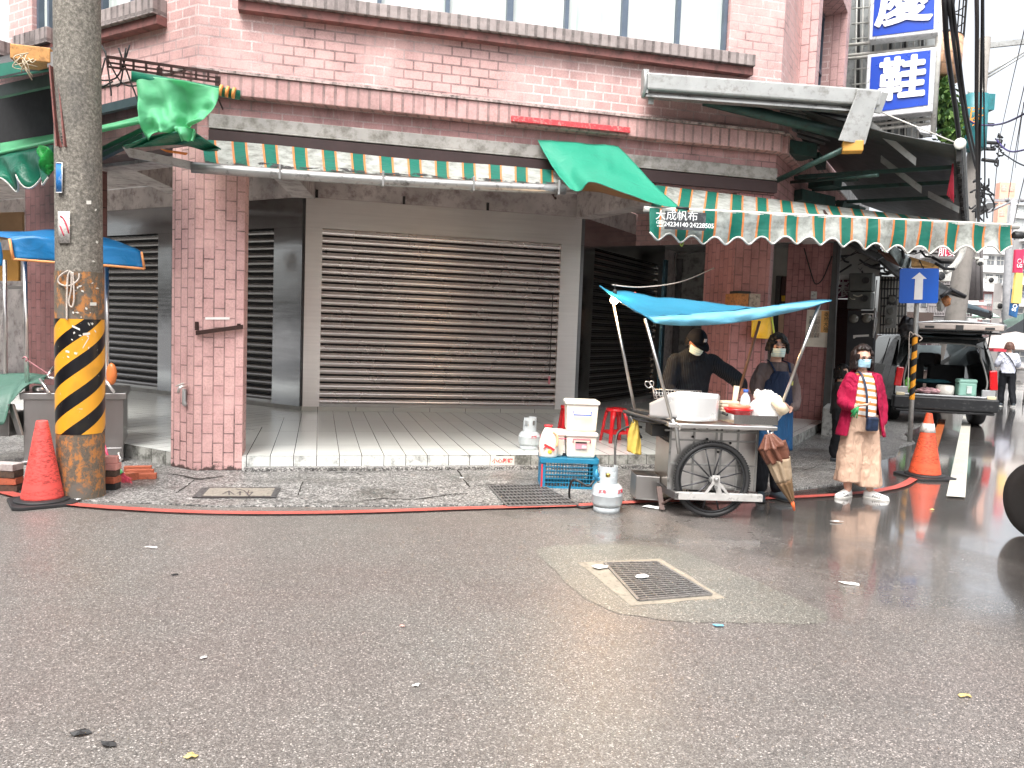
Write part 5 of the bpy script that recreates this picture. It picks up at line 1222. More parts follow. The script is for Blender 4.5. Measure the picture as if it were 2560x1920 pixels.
# tabletop
tx0, tx1 = kx_(1668, 1055), kx_(1945, 1064, .06)
mb = MB(); mb.wall(FK, tx0, tx1, ztop-.03, ztop+.005, bo-DB-.1, .06); mb.build('tabletop', cart_st, t_k, bevel=.006)
# base frame
mb = MB(); mb.wall(FK, xl, xr, zbar0, zbar1, -.05, 0.); mb.build('front_beam', pbr('pale_metal_beam', (.58, .57, .55), .4, .4, scale=6, dirt=.15), t_k, bevel=.004)
pb = G(1602, 1197, .2); pe = Vector((pb.x, FK.pt(0, 0, -.80).y, 0))
mb = MB(); mb.slab(FK.pt(xl, zbar0), (G(1602, 1199, zbar0)-FK.pt(xl, zbar0)), FK.u*.04, up*(zbar1-zbar0)); mb.wall(FK, xl, xr, zbar0, zbar1, -.85, -.80); mb.build('side_beam', cart_dk, t_k, bevel=.004)
# wheels
def wheel(o_):
    R = .345; cx, cz = kx_(1788, 1190, 0), R+.004
    wheel_r = bpy.data.objects.new('wheel', None); COL.objects.link(wheel_r); wheel_r.parent = t_k; c_ = FK.pt(cx, cz, o_); wheel_r.location = c_-world_loc(t_k).translation; wheel_r.rotation_euler = (0, 0, math.atan2(FK.u.y, FK.u.x))
    M_ = Matrix.Rotation(rad(90), 3, 'X')
    prof = [(R-.05+.021*math.cos(a)+.021+.0, .021*math.sin(a)) for a in np.linspace(0, 2*math.pi, 15)]
    MB().lathe([(R-.022+.022*math.cos(a), .024*math.sin(a)) for a in np.linspace(0, 2*math.pi, 15)], n=64, M=M_).build('tyre', rubber, wheel_r, local=True)
    mb = MB()
    for k in range(90): a = 2*math.pi*k/90; mb.box((math.cos(a)*(R+.001), 0, math.sin(a)*(R+.001)), (.008, .034, .012), ry=-a)
    mb.build('tread', rubber, wheel_r, local=True)['kind'] = 'stuff'
    MB().lathe([(R-.052+.009*math.cos(a), .016*math.sin(a)) for a in np.linspace(0, 2*math.pi, 11)], n=64, M=M_).build('rim', pbr('black_rim', (.04, .042, .045), .3, .5), wheel_r, local=True)
    mb = MB()
    for k in range(12):
        a = 2*math.pi*(k+.5)/12; mb.tube([(math.cos(a)*.02, 0, math.sin(a)*.02), (math.cos(a)*(R-.05), 0, math.sin(a)*(R-.05))], [.0085, .006], 6)
    mb.build('spoke', pbr('dark_spoke', (.05, .05, .055), .35, .5), wheel_r, local=True)['kind'] = 'stuff'
    MB().lathe([(.03, -.05), (.035, -.045), (.035, .045), (.03, .05)], n=16, M=M_).build('hub', zinc, wheel_r, local=True)
    return cx, cz
wcx, wcz = wheel(-.09); wheel(-.72)
mb = MB(); c_ = FK.pt(wcx+.01, wcz+.02, -.005)
for (x, w2) in ((1762, .028), (1798, .05), (1820, .028)):
    e_ = kw(x, 1236, -.008); d_ = (c_-e_); mb.slab(e_-FK.u*w2/2, d_, FK.u*w2, FK.out*.008)
mb.box(c_, (.07, .014, .07)); mb.build('wheel_bracket', pbr('pale_metal_beam', (.58, .57, .55), .4, .4), t_k)
mb = MB(); mb.lathe([(.022, 0), (.022, .02), (.012, .035)], c_+FK.out*.005, 12, M=Matrix.Rotation(rad(90), 3, 'X')); mb.lathe([(.016, 0), (.016, .02)], c_+FK.out*.005-up*.07, 6, M=Matrix.Rotation(rad(90), 3, 'X')); mb.tube([FK.pt(wcx, wcz, 0), FK.pt(wcx, wcz, -.75)], .014, 8); mb.build('axle', zinc, t_k)
mb = MB(); mb.slab(kw(1640, 1215, -.35), kw(1648, 1272, -.28)-kw(1640, 1215, -.35), FK.u*.045, FK.out*.03); mb.tube([kw(1652, 1262, -.28), kw(1700, 1232, -.2)], .012, 6); mb.build('support_leg', rust if False else pbr('brown_iron_leg', (.13, .09, .08), .5, .3, dirt=.3), t_k)
# metal bin under the left end
o = MB().slab(kw(1588, 1248, -.45), kw(1648, 1252, -.45)-kw(1588, 1248, -.45), FK.out*-.3, up*(kz(1188, 1600, -.45)-kz(1248, 1600, -.45))).build('metal_bin', steel_dull, None, bevel=.008); tag(o, 'dull steel bin standing under the left end of the food cart', 'bin')
# pull shafts
shm = pbr('dark_shaft', (.06, .06, .062), .5, .4, dirt=.2)
mb = MB(); mb.tube(catmull([kw(1560, 1028, -.62), kw(1600, 1040, -.4), kw(1680, 1060, .02)], 5), .018, 8); mb.build('pull_shaft', shm, t_k)
mb = MB(); mb.tube(catmull([kw(1568, 1037, -.6), kw(1610, 1053, -.35), kw(1690, 1058, 0.0)], 5), .014, 8); mb.tube([kw(1575, 1040, -.5), kw(1604, 1095, -.5)], .012, 6); mb.slab(kw(1590, 1030, -.5), kw(1690, 1050, .0)-kw(1590, 1030, -.5), FK.out*-.3, up*.02); mb.build('pull_shaft', shm, t_k)
mb = MB(); mb.wall(FK, kx_(1625, 1060, -.4), bx0-.01, zb1-.12, zb1-.02, -.6, -.3); mb.build('burner_box', black_paint, t_k)
# splash guard
gp = [(1624, 1008), (1650, 996), (1690, 979), (1745, 981), (1796, 985)]; gpz = [(1624, 1042), (1650, 1046), (1690, 1050), (1745, 1054), (1793, 1052)]; go = [-.25, -.14, -.04, .0, -.06]
mb = MB(); f = coons([kw(x, y, o_) for (x, y), o_ in zip(gp, go)], [kw(x, y, o_) for (x, y), o_ in zip(gpz, go)], [kw(*gp[0], go[0]), kw(*gpz[0], go[0])], [kw(*gp[-1], go[-1]), kw(*gpz[-1], go[-1])])
mb.grid(f, 24, 4); f = coons([kw(1796, 985, -.06), kw(1800, 990, -.4)], [kw(1793, 1052, -.06), kw(1797, 1046, -.4)], [kw(1796, 985, -.06), kw(1793, 1052, -.06)], [kw(1800, 990, -.4), kw(1797, 1046, -.4)]); mb.grid(f, 4, 2)
guard_m = pbr('satin_aluminium_sheet', (.80, .80, .79), .30, .55, scale=2, var=.08); mb.build('splash_guard', guard_m, t_k, solid=.003)
# right tray
mb = MB()
ty = .0
p = [kw(1835, 1037, .05), kw(1945, 1041, .05), kw(1945, 1064, .05), kw(1835, 1060, .05)]; mb.extrude(p, FK.out*-.006)
p = [kw(1788, 1022, -.28), kw(1835, 1037, .05), kw(1835, 1060, .05), kw(1788, 1046, -.28)]; mb.extrude(p, FK.out*-.006+FK.u*.004)
p = [kw(1945, 1041, .05), kw(1938, 1030, -.4), kw(1938, 1050, -.4), kw(1945, 1064, .05)]; mb.extrude(p, FK.u*-.005)
mb.build('tray', steel_mat('tray_steel', (.6, .6, .59), .25, (2, 2, 8), .3), t_k)
mb = MB(); mb.tube([kw(1806, 1032, -.15)+FK.out*.012, kw(1818, 1037, -.08)+FK.out*.012], .014, 8); mb.build('tray_handle', black_paint, t_k)
# tarp roof and its four posts
YB, YF = K0.y+.95, K0.y+.0
pp_ = lambda x, y, Y: P(x, y, Y)
top = [pp_(1500, 716, YB), pp_(1545, 730, YB), pp_(1650, 742, YB), pp_(1760, 752, YB), pp_(1858, 769, YB), pp_(1956, 759, YB), pp_(2080, 751, YB-.25)]
fold = [pp_(1613, 790, YF), pp_(1680, 789, YF), pp_(1746, 783, YF), pp_(1830, 777, YF), pp_(1905, 768, YF), pp_(1990, 758, YF), pp_(2072, 752, YF)]
bot = [pp_(1637, 808, YF-.02), pp_(1680, 813, YF-.02), pp_(1741, 814, YF-.02), pp_(1830, 808, YF-.02), pp_(1905, 796, YF-.02), pp_(1990, 778, YF-.02), pp_(2078, 753, YF-.02)]
mb = MB(); f = coons(top, fold, [top[0], pp_(1560, 760, YB-.5), fold[0]], [top[-1], fold[-1]]); mb.grid(lambda u, v: f(u, v)+up*(-.05*math.sin(math.pi*v)*math.sin(math.pi*u)+.004*math.sin(u*40+v*5)+.03*noise.noise(Vector((u*7, v*2.5, 4)))+.012*noise.noise(Vector((u*20+v*6, v*4, 1)))), 40, 12); mb.build('tarp_roof', tarp_b, t_k, solid=.003)
mb = MB(); f = coons(fold, bot, [fold[0], bot[0]], [fold[-1], bot[-1]]); mb.grid(lambda u, v: f(u, v)+FK.out*(.012*math.sin(u*30)*v+.03*math.sin(math.pi*v)+.03*noise.noise(Vector((u*9, v*1.5, 9)))+.012*noise.noise(Vector((u*26, v*2, 3)))), 40, 6); mb.build('tarp_drop', tarp_lb, t_k, solid=.003)
mb = MB(); mb.tube([q+up*.004 for q in catmull([top[0], pp_(1560, 760, YB-.5), fold[0], bot[0]], 6)], .009, 5); mb.build('tarp_hem', tarp_b, t_k)
bam = steel_mat('thin_pole_steel', (.6, .58, .55), .3, (3, 3, 3), .2)
for a, b, n_ in (((1528, 734, YB-.1), (1588, 1028, YB-.35), 0), ((1613, 796, YF), (1680, 1052, YF-.02), 1), ((1899, 803, YB-.2), (1846, 985, YB-.3), 2), ((2050, 757, YF), (1958, 1003, YF), 3)):
    mb = MB(); mb.tube([P(*a), P(*b)], .0145, 8); mb.build('roof_post', pbr('brown_bamboo', (.16, .08, .045), .4) if n_ == 2 else bam, t_k)
mb = MB(); mb.tube([P(1680, 1048, YF-.03), P(1691, 1075, YF-.04), P(1698, 1134, YF-.05)], .018, 8); mb.tube([P(1936, 1066, YF), P(1912, 1122, YF-.02)], .015, 8); mb.build('lower_strut', zinc, t_k)
mb = MB(); mb.tube([P(1688, 1058, YF-.05), P(1702, 1063, YF-.06), P(1698, 1075, YF-.06)], .012, 6); mb.build('clamp', steel, t_k)
# lamp
lampm = NB('lit_bulb'); lampm.set(color=(1, .8, .5), ecol=(1, .62, .30), estr=30.0)
lp = P(1536, 750, YB-.15); t_lamp = thing('bulb_lamp', 'lit warm bulb hanging under the left tip of the blue tarpaulin roof', 'lamp', lp)
MB().ball(lp, .042, 14, 10).build('bulb', lampm.m, t_lamp); MB().lathe([(.02, 0), (.022, .05), (.012, .07)], lp+up*.035, 10).tube([lp+up*.09, lp+up*.16], .005, 5).build('socket', black_paint, t_lamp)
ll = bpy.data.lights.new('bulb_light', 'POINT'); ll.energy = 34; ll.color = (1, .62, .32); ll.shadow_soft_size = .045; lo = bpy.data.objects.new('bulb_light', ll); COL.objects.link(lo); lo.location = (0, -.07, -.02); lo.parent = t_lamp
t_cl = MB().tube(catmull([P(1588, 732, YB+.02), P(1584, 738, YB-.02), P(1594, 742, YB), P(1606, 750, YB)], 4), .014, 6).build('orange_clip', pbr('orange_clip', (.75, .10, .03), .4)); tag(t_cl, 'orange spring clip gripping the back edge of the blue tarpaulin roof', 'clip')
mb = MB().tube(catmull([P(1530, 712, YB), P(1600, 718, YB), P(1700, 705, YB+.6), P(1785, 670, YB+1.2)], 6), .006, 4).build('guy_cord', ropem); tag(mb, 'pale guy cord running from the roof tip past the dark shutters', 'cord')

# things on the cart
zt2 = ztop
o = thing('wire_basket', 'long wire frying basket behind the pale splash guard', 'basket', kw(1690, 990, -.4))
mb = MB(); b00, b01, b10, b11 = kw(1632, 973, -.45), kw(1754, 978, -.45), kw(1636, 996, -.42), kw(1752, 1000, -.42)
for t in np.linspace(0, 1, 17): mb.tube([b00.lerp(b01, t), b10.lerp(b11, t)], .0028, 4)
for t in np.linspace(0, 1, 4): mb.tube([b00.lerp(b10, t), b01.lerp(b11, t)], .004 if t in (0, 1) else .0028, 4)
mb.build('wire_frame', steel, o)
o = thing('tongs', 'wire tongs with two loops sticking up at the left end of the cart', 'tongs', kw(1625, 970, -.35))
mb = MB(); mb.tube(catmull([kw(1658, 1000, -.36), kw(1632, 968, -.36), kw(1622, 970, -.36), kw(1613, 962, -.36), kw(1615, 954, -.36), kw(1624, 956, -.36), kw(1630, 966, -.36)], 6), .0042, 5); mb.build('arm', steel, o)
mb = MB(); mb.tube(catmull([kw(1646, 1004, -.36), kw(1630, 968, -.36), kw(1624, 958, -.36), kw(1628, 953, -.36), kw(1634, 955, -.36), kw(1633, 964, -.36), kw(1630, 968, -.36)], 6), .0042, 5); mb.build('arm', steel, o)
def ring_c(c, r, z, sx=1., sy=.8, n=20, ph=0): return [Vector((c.x+math.cos(a)*r*sx, c.y+math.sin(a)*r*sy, z)) for a in np.linspace(0, 2*math.pi, n+1)[:-1]]
c_ = FK.pt(kx_(1846, 1030, -.1), 0, -.10); mb = MB(); zt3 = ztop+.045
mb.loft([ring_c(c_, .085, zt3), ring_c(c_, .125, zt3+.085), ring_c(c_, .135, zt3+.09), ring_c(c_, .135, zt3+.10), ring_c(c_, .12, zt3+.095), ring_c(c_, .085, zt3+.02)]); o = mb.build('plastic_basin', redpl); tag(o, 'bright red plastic basin in the steel tray', 'basin')
mb = MB(); c2 = c_+Vector((.01, .02, 0)); mb.loft([ring_c(c2, .09, zt3+.09), ring_c(c2, .10, zt3+.125), ring_c(c2, .09, zt3+.13)]); o = mb.build('strainer', pbr('salmon_plastic', (.80, .22, .13), .35)); tag(o, 'salmon-coloured strainer resting inside the red basin', 'strainer')
for k in range(4):
    c2 = FK.pt(kx_(1822, 1030, -.3), 0, -.32); mb = MB(); mb.box(c2+up*(zt3+.05+k*.028), (.16, .12, .024), rz=.05*k); o = mb.build('food_container', pbr('cream_paper_box', (.72, .60, .45), .6), bevel=.005); tag(o, ['lowest', 'second lowest', 'second highest', 'topmost'][k]+' cream container of the stack behind the red basin', 'container', 'cream containers stacked behind the basin')
c2 = FK.pt(kx_(1862, 1020, -.28), 0, -.28); o = thing('water_bottle', 'clear plastic bottle with a blue cap standing behind the red basin', 'bottle', c2+up*zt3)
hb = kz(975, 1862, -.28)-zt3
MB().lathe([(.045, 0), (.05, .02), (.05, hb*.55), (.04, hb*.75), (.018, hb*.9), (.018, hb*.93)], c2+up*zt3, 16).build('body', pbr('cloudy_pet', (.62, .66, .70), .15, coat=.5), o); MB().lathe([(.023, hb*.92), (.023, hb*1.02), (.0, hb*1.02)], c2+up*zt3, 12).build('cap', pbr('blue_cap', (.05, .16, .62), .35), o)
bagm = fabric('thin_white_plastic', (.85, .85, .84), .35, .0, scale=9, rough=.3, folds=.8)
def blob(name, c, rx, ry, rz, mat, seed=0, amp=.12, fr_=2.2, label=None, cat=None, parent=None, flat=.0, n=28, m=18):
    mb = MB(); mb.smooth = True
    for i in range(m+1):
        t = math.pi*i/m
        for j in range(n):
            a = 2*math.pi*j/n; d = Vector((math.sin(t)*math.cos(a), math.sin(t)*math.sin(a), -math.cos(t))); k = 1+amp*noise.noise(d*fr_+Vector((seed, seed, seed)))+amp*.5*noise.noise(d*fr_*2.7+Vector((seed, 0, seed)))
            z = d.z*rz*k; z = max(z, -rz*(1-flat)); mb.v.append(Vector(c)+Vector((d.x*rx*k, d.y*ry*k, z)))
    for i in range(m):
        for j in range(n): j2 = (j+1) % n; mb.face((i*n+j, i*n+j2, (i+1)*n+j2, (i+1)*n+j))
    o = mb.build(name, mat, parent)
    if label: tag(o, label, cat)
    return o
c2 = FK.pt(kx_(1913, 1010, -.12), ztop+.12, -.12)
tb = thing('plastic_bag', 'full white plastic bag standing at the right end of the cart', 'bag', c2-up*.1); blob('bag_body', c2+up*.0, .145, .11, .15, bagm, 3, .22, 2.6, parent=tb, flat=.2); blob('bag_knot', c2+Vector((-.07, 0, .15)), .035, .03, .05, bagm, 5, .4, 3, parent=tb); blob('bag_body', c2+Vector((.02, .02, .12)), .10, .08, .07, bagm, 8, .3, 3, parent=tb)
pt_ = thing('paper_roll', 'cream paper roll leaning over the right edge of the cart', 'paper roll', kw(1952, 1012, 0))
MB().tube([kw(1938, 996, .0), kw(1961, 1032, .0)], [.048, .052], 16).build('roll', pbr('cream_roll', (.78, .66, .48), .6), pt_)
mb = MB().tube([kw(1833, 1030, -.3), kw(1842, 965, -.3)], [.02, .028], 8).build('chopstick_cup', pbr('cream_roll', (.78, .66, .48), .6)); tag(mb, 'bundle of pale skewers upright between the vendor and the bottle', 'skewers')
# hanging bags and umbrella
yb = fabric('yellow_bag_film', (.72, .55, .12), .4, .1, scale=10, rough=.4, folds=.8)
f = coons([kw(1583, 1046, -.5), kw(1588, 1044, -.5), kw(1593, 1047, -.5)], [kw(1567, 1127, -.5), kw(1585, 1133, -.5), kw(1603, 1136, -.5)], [kw(1583, 1046, -.5), kw(1571, 1080, -.5), kw(1567, 1127, -.5)], [kw(1593, 1047, -.5), kw(1601, 1090, -.5), kw(1603, 1136, -.5)])
mb = MB(); mb.grid(lambda u, v: f(u, v)+FK.out*(.05*math.sin(math.pi*u)*(v+.15)+.01*math.sin(u*14+v*8)), 14, 16); mb.grid(lambda u, v: f(u, v)-FK.out*(.05*math.sin(math.pi*u)*(v+.15)), 14, 16); o = mb.build('yellow_bag', yb, None, solid=.002); tag(o, 'yellow plastic rubbish bag hanging from the cart handles', 'bag')
t_um = thing('folded_umbrella', 'folded brown and beige umbrella hanging point down from the cart', 'umbrella', kw(1955, 1170, .1))
um = lambda x, y: P(x, y, K0.y-.02)
mb = MB(); 
def gore(pts, w0, ph): return None
brn = fabric('brown_umbrella_cloth', (.17, .065, .04), .15, .1, folds=.5); bei = fabric('beige_umbrella_cloth', (.50, .38, .26), .3, .15, folds=.5); dbr = fabric('olive_umbrella_cloth', (.20, .12, .06), .2, .15)
def coneseg(p0, p1, r0, r1, n=16, fl=.3, tw=0.):
    d = (p1-p0); t = d.normalized(); x, y = frame_from(t); mb = MB(); R_ = []
    for k in range(9):
        u = k/8; c = p0.lerp(p1, u); r = lerp(r0, r1, u); R_.append([c + (x*math.cos(2*math.pi*j/48)+y*math.sin(2*math.pi*j/48))*r*(1+fl*math.sin(8*2*math.pi*j/48+tw*u)) for j in range(48)])
    mb.loft(R_); return mb
coneseg(um(1922, 1085), um(1930, 1118), .03, .10, tw=.6).build('cloth', brn, t_um); coneseg(um(1930, 1112), um(1946, 1150), .095, .085, fl=.35, tw=1.2).build('cloth', brn, t_um)
coneseg(um(1945, 1148), um(1960, 1202), .088, .060, fl=.25, tw=.5).build('cloth_band', bei, t_um); coneseg(um(1960, 1202), um(1981, 1255), .060, .018, fl=.25, tw=.5).build('cloth_tip', dbr, t_um)
mb = MB(); mb.tube([um(1980, 1252), um(1986, 1276)], [.02, .010], 10); mb.build('tip', pbr('orange_tip', (.70, .14, .04), .4), t_um)
mb = MB(); mb.tube([um(1917, 1070), um(1926, 1100)], .01, 6); mb.build('shaft', steel, t_um)

# ---------------------------------------------------------------- people
skin = pbr('skin', (.60, .34, .245), .5, var=.06, scale=20); skin_d = pbr('tanned_skin', (.42, .19, .11), .5, var=.06, scale=20)
hair_m = pbr('black_hair', (.005, .0045, .005), .5, scale=40, var=.3, spec=.25); hair_b = pbr('dark_brown_hair', (.014, .008, .007), .5, scale=40, var=.3, spec=.3)
def cloth_mat(name, col, rough=.8, var=.15, scale=12, folds=.6):
    n = NB(name); f_ = n.noise(10, 4, .55, n.mapping((1, 1, .4)), 1.2); c = n.mix(f_, tuple(v*(1-var) for v in col), tuple(min(1, v*(1+var)) for v in col))
    n.set(color=c, rough=rough, spec=.25); n.bump(f_, min(1, folds*1.5), .05); return n.m
class Body:
    def __init__(s, h=1.6): s.mb = MB()
def ringz(c, rx, ry, n=16, yaw=0.): 
    return [Vector((c[0]+math.cos(a)*rx*math.cos(yaw)-math.sin(a)*ry*math.sin(yaw), c[1]+math.cos(a)*rx*math.sin(yaw)+math.sin(a)*ry*math.cos(yaw), c[2])) for a in np.linspace(0, 2*math.pi, n+1)[:-1]]
def limb(mb, pts, rs, n=12):
    c = catmull(pts, 4); k = len(c); r = [np.interp(i/(k-1), np.linspace(0, 1, len(rs)), rs) for i in range(k)]
    mb.tube(c, r, n); mb.ball(c[0], r[0], 10, 8); mb.ball(c[-1], r[-1], 10, 8)
def hand(mb, w_, d, palm_n, curl=.5, s=1., left=False):
    """palm plus four unequal fingers and a thumb; d: hand direction, palm_n: where the palm looks"""
    d = Vector(d).normalized(); pn = Vector(palm_n); pn = (pn - d*pn.dot(d)).normalized(); sd = d.cross(pn)*(-1 if left else 1)
    w_ = Vector(w_); c = w_ + d*.045*s
    for t in np.linspace(0, 1, 5):
        for q in np.linspace(-1, 1, 4): mb.ball(w_+d*(.01+.075*t)*s + sd*q*(.022+.012*t)*s, .0145*s, 8, 6)
    for i, (q, L) in enumerate(((-1, .062), (-.35, .072), (.33, .068), (1, .052))):
        b = w_+d*.085*s+sd*q*.034*s; p = [b]; dd = d.copy()
        for k in range(3):
            dd = (dd*math.cos(curl*(.5+.15*i)) + pn*math.sin(curl*(.5+.15*i))).normalized() if k else (dd*math.cos(curl*.4)+pn*math.sin(curl*.4)).normalized(); p.append(p[-1]+dd*L*s*(.42, .32, .26)[k])
        mb.tube(p, [.0095*s, .009*s, .008*s, .007*s], 8); mb.ball(p[-1], .007*s, 8, 6)
    b = w_+d*.03*s-sd*.035*s; t1 = b+(d*.6-sd*.75+pn*.25).normalized()*.036*s; t2 = t1+(d*.85-sd*.2+pn*.4).normalized()*.03*s; mb.tube([b, t1, t2], [.012*s, .0105*s, .0085*s], 8); mb.ball(t2, .0085*s, 8, 6)
def head(mb, hc, yaw=0., pitch=0., s=1.):
    M = Matrix.Rotation(yaw, 3, 'Z') @ Matrix.Rotation(pitch, 3, 'X'); hc = Vector(hc)
    mb.ball(hc+M@Vector((0, .01, .015))*s, 1, 20, 16, (.075*s, .092*s, .10*s), M)
    mb.ball(hc+M@Vector((0, -.022, -.045))*s, 1, 16, 12, (.058*s, .062*s, .07*s), M)
    mb.ball(hc+M@Vector((0, -.058, -.088))*s, 1, 10, 8, (.026*s, .02*s, .02*s), M)
    mb.ball(hc+M@Vector((0, -.090, -.02))*s, 1, 10, 8, (.012*s, .016*s, .022*s), M)
    mb.ball(hc+M@Vector((0, -.076, .012))*s, 1, 12, 8, (.048*s, .012*s, .010*s), M)
    mb.ball(hc+M@Vector((0, -.082, -.055))*s, 1, 10, 6, (.022*s, .008*s, .008*s), M)
    for x in (-1, 1): mb.ball(hc+M@Vector((x*.076, .01, -.01))*s, 1, 8, 8, (.010*s, .018*s, .03*s), M)
    return M
def eyes(par, hc, M, s=1.):
    for x in (-1, 1):
        mb = MB(); mb.ball(Vector(hc)+M@Vector((x*.031, -.0815, -.001))*s, 1, 10, 8, (.013*s, .006*s, .0065*s), M); mb.build('eye', pbr('eye_dark', (.02, .012, .01), .2), par)
        mb = MB(); mb.ball(Vector(hc)+M@Vector((x*.031, -.087, .019))*s, 1, 8, 6, (.019*s, .005*s, .0035*s), M); mb.build('eyebrow', hair_m, par)
def mask(par, hc, M, col, s=1., low=0.):
    mm = pbr('mask_%d' % int(col[0]*100), col, .75, var=.05); mb = MB()
    def f(u, v):
        a = rad(-168+156*u) if False else rad(-90+82*(2*u-1)); r = .079-.006*math.cos((2*u-1)*1.5); z = lerp(-.012, -.098, v); bulge = .018*math.exp(-((2*u-1)/.35)**2)*math.sin(math.pi*min(1, v*.9+.12)); w_ = 1-.22*v*abs(2*u-1)
        q = Vector((math.cos(a)*r*w_, math.sin(a)*(.098+bulge)*(1-.10*v)-.004, z+low)); return Vector(hc)+M@q*s
    mb.grid(f, 20, 8); o = mb.build('face_mask', mm, par, solid=.003)
    mb = MB()
    for k in (.33, .6): mb.tube([f(i/20, k)+M@Vector((0, -.002, 0)) for i in range(1, 20)], .0018*s, 4)
    mb.build('mask_pleat', pbr('mask_fold', tuple(v*.75 for v in col), .8), o)
    mb = MB()
    for x in (-1, 1): mb.tube([Vector(hc)+M@Vector((x*.074, -.02, -.02))*s, Vector(hc)+M@Vector((x*.08, .015, -.0))*s, Vector(hc)+M@Vector((x*.072, -.02, -.07))*s], .0022*s, 4)
    mb.build('ear_loop', mm, o)
def torso(mb, secs): mb.loft([ringz((x, y, z), rx, ry) for x, y, z, rx, ry in secs])
def person(label, loc, rz, S_=1.): return thing('person', label, 'person', loc, rz, None, S_)
def build_body(t, hc, M, arms, legs, skinm, s=1., neck=None, curl=.6, palms=None):
    """one continuous skin: head, neck, torso core, arms, hands, legs fused by a voxel remesh"""
    mb = MB(); head(mb, hc, *M, s); nb = neck or (hc[0]*.5, hc[1]*.5+.02, 1.33)
    limb(mb, [nb, (hc[0]*.8+nb[0]*.2, hc[1]*.6+nb[1]*.4+.01, (hc[2]+nb[2])/2-.02), (hc[0], hc[1]+.015, hc[2]-.03)], [.058, .05, .05])
    torso(mb, [(nb[0], nb[1], nb[2]+.01, .07, .05), (nb[0], nb[1], nb[2]-.05, .10, .05), (nb[0]*.7, nb[1]*.7, 1.15, .13, .085), (0, 0, .98, .12, .085), (0, 0, .85, .14, .095)])
    for a in arms:
        pp = [Vector(q) for q in a['p']]; pp[0] = pp[0].lerp(Vector((nb[0], nb[1], pp[0].z)), .25); limb(mb, pp, [.032, .034, .033, .024]); hand(mb, a['p'][-1], a['d'], a['n'], a.get('curl', curl), a.get('s', .95), a.get('left', False))
    for l in legs: limb(mb, l, [.08, .06, .05, .036])
    for v_ in mb.v: pass
    return mb.build('body', skinm, t, local=True, remesh=.0075, smoothit=2)
CLOUD = {}
def garment(name, t, mat, fn, vox=.014, smooth=4): 
    mb = MB(); fn(mb); o = mb.build(name, mat, t, local=True, remesh=vox, smoothit=smooth)
    hair = name == 'hair'; tx = CLOUD.get(hair)
    if tx is None:
        tx = CLOUD[hair] = bpy.data.textures.new('fold_texture', 'CLOUDS'); tx.noise_scale = .022 if hair else .085; tx.noise_depth = 2
    d = o.modifiers.new('d', 'DISPLACE'); d.texture = tx; d.strength = .014 if hair else .019; d.mid_level = .5; d.texture_coords = 'LOCAL'
    return o
def shoe(t, ankle, yaw, mat, sole=None, L=.25, stripes=None, s=1.):
    ax, ay, az = ankle; M = Matrix.Rotation(yaw, 3, 'Z'); c = Vector((ax, ay, az))
    P_ = lambda x, y, z: c+M@Vector((x, y, z))*s
    r = lambda y, z0, w_, h: [P_(x, y, z0+zz) for x, zz in ((-w_, 0), (-w_*1.02, h*.45), (-w_*.75, h*.85), (0, h), (w_*.75, h*.85), (w_*1.02, h*.45), (w_, 0))]
    mb = MB(); mb.loft([r(.065, .012, .028, .055), r(.045, .012, .036, .085), r(0, .012, .037, .085), r(-.05, .012, .040, .07), r(-.10, .012, .043, .052), r(-.14, .012, .042, .042), r(-.17, .014, .034, .032), r(-.19, .016, .014, .018)])
    o = mb.build('shoe', mat, t, local=True)
    mb = MB(); mb.loft([r(.07, 0, .030, .016), r(.04, 0, .040, .016), r(-.05, 0, .044, .016), r(-.12, 0, .048, .016), r(-.17, 0, .038, .016), r(-.197, .002, .014, .014)]); mb.build('sole', sole or mat, o, local=True)
    if stripes:
        mb = MB()
        for k in range(4 if stripes is True else 3):
            y = -.035-.022*k
            for sx in (-1, 1): mb.extrude([P_(sx*.0435, y, .022), P_(sx*.0435, y-.010, .022), P_(sx*.031, y-.022, .062), P_(sx*.031, y-.012, .062)], M@Vector((sx*.003, 0, 0)))
        mb.build('shoe_stripe', black_paint, o, local=True)
    return o

# woman in the magenta jacket
wg = G(2140, 1243); Wp = person('woman in an open magenta jacket and beige wide trousers, wearing a blue mask', (wg.x, wg.y, 0), rad(8), .985)
hc = (-.035, -.005, 1.50); Mh = (rad(-4), 0.)
armR = dict(p=[(-.17, .01, 1.30), (-.225, .03, 1.06), (-.215, -.14, .985), (-.165, -.19, 1.01)], d=(.75, -.35, .10), n=(0, .2, 1), curl=1.0)
armL = dict(p=[(.16, .01, 1.29), (.225, .01, 1.06), (.22, -.03, .86), (.215, -.05, .80)], d=(0, -.1, -1), n=(-1, 0, 0), curl=.7, left=True)
legsW = [[(-.08, 0, .86), (-.09, -.02, .48), (-.095, .02, .20), (-.10, .0, .09)], [(.08, 0, .86), (.10, -.04, .46), (.125, -.02, .20), (.14, -.03, .09)]]
build_body(Wp, hc, Mh, [armR, armL], legsW, skin)
MH = Matrix.Rotation(Mh[0], 3, 'Z')
eyes(Wp, world_loc(Wp) @ Vector(hc), MH if False else (world_loc(Wp).to_3x3().normalized() @ MH)) 
RW = world_loc(Wp).to_3x3().normalized() @ MH; HC = world_loc(Wp) @ Vector(hc)
mask(Wp, HC, RW, (.42, .66, .78))
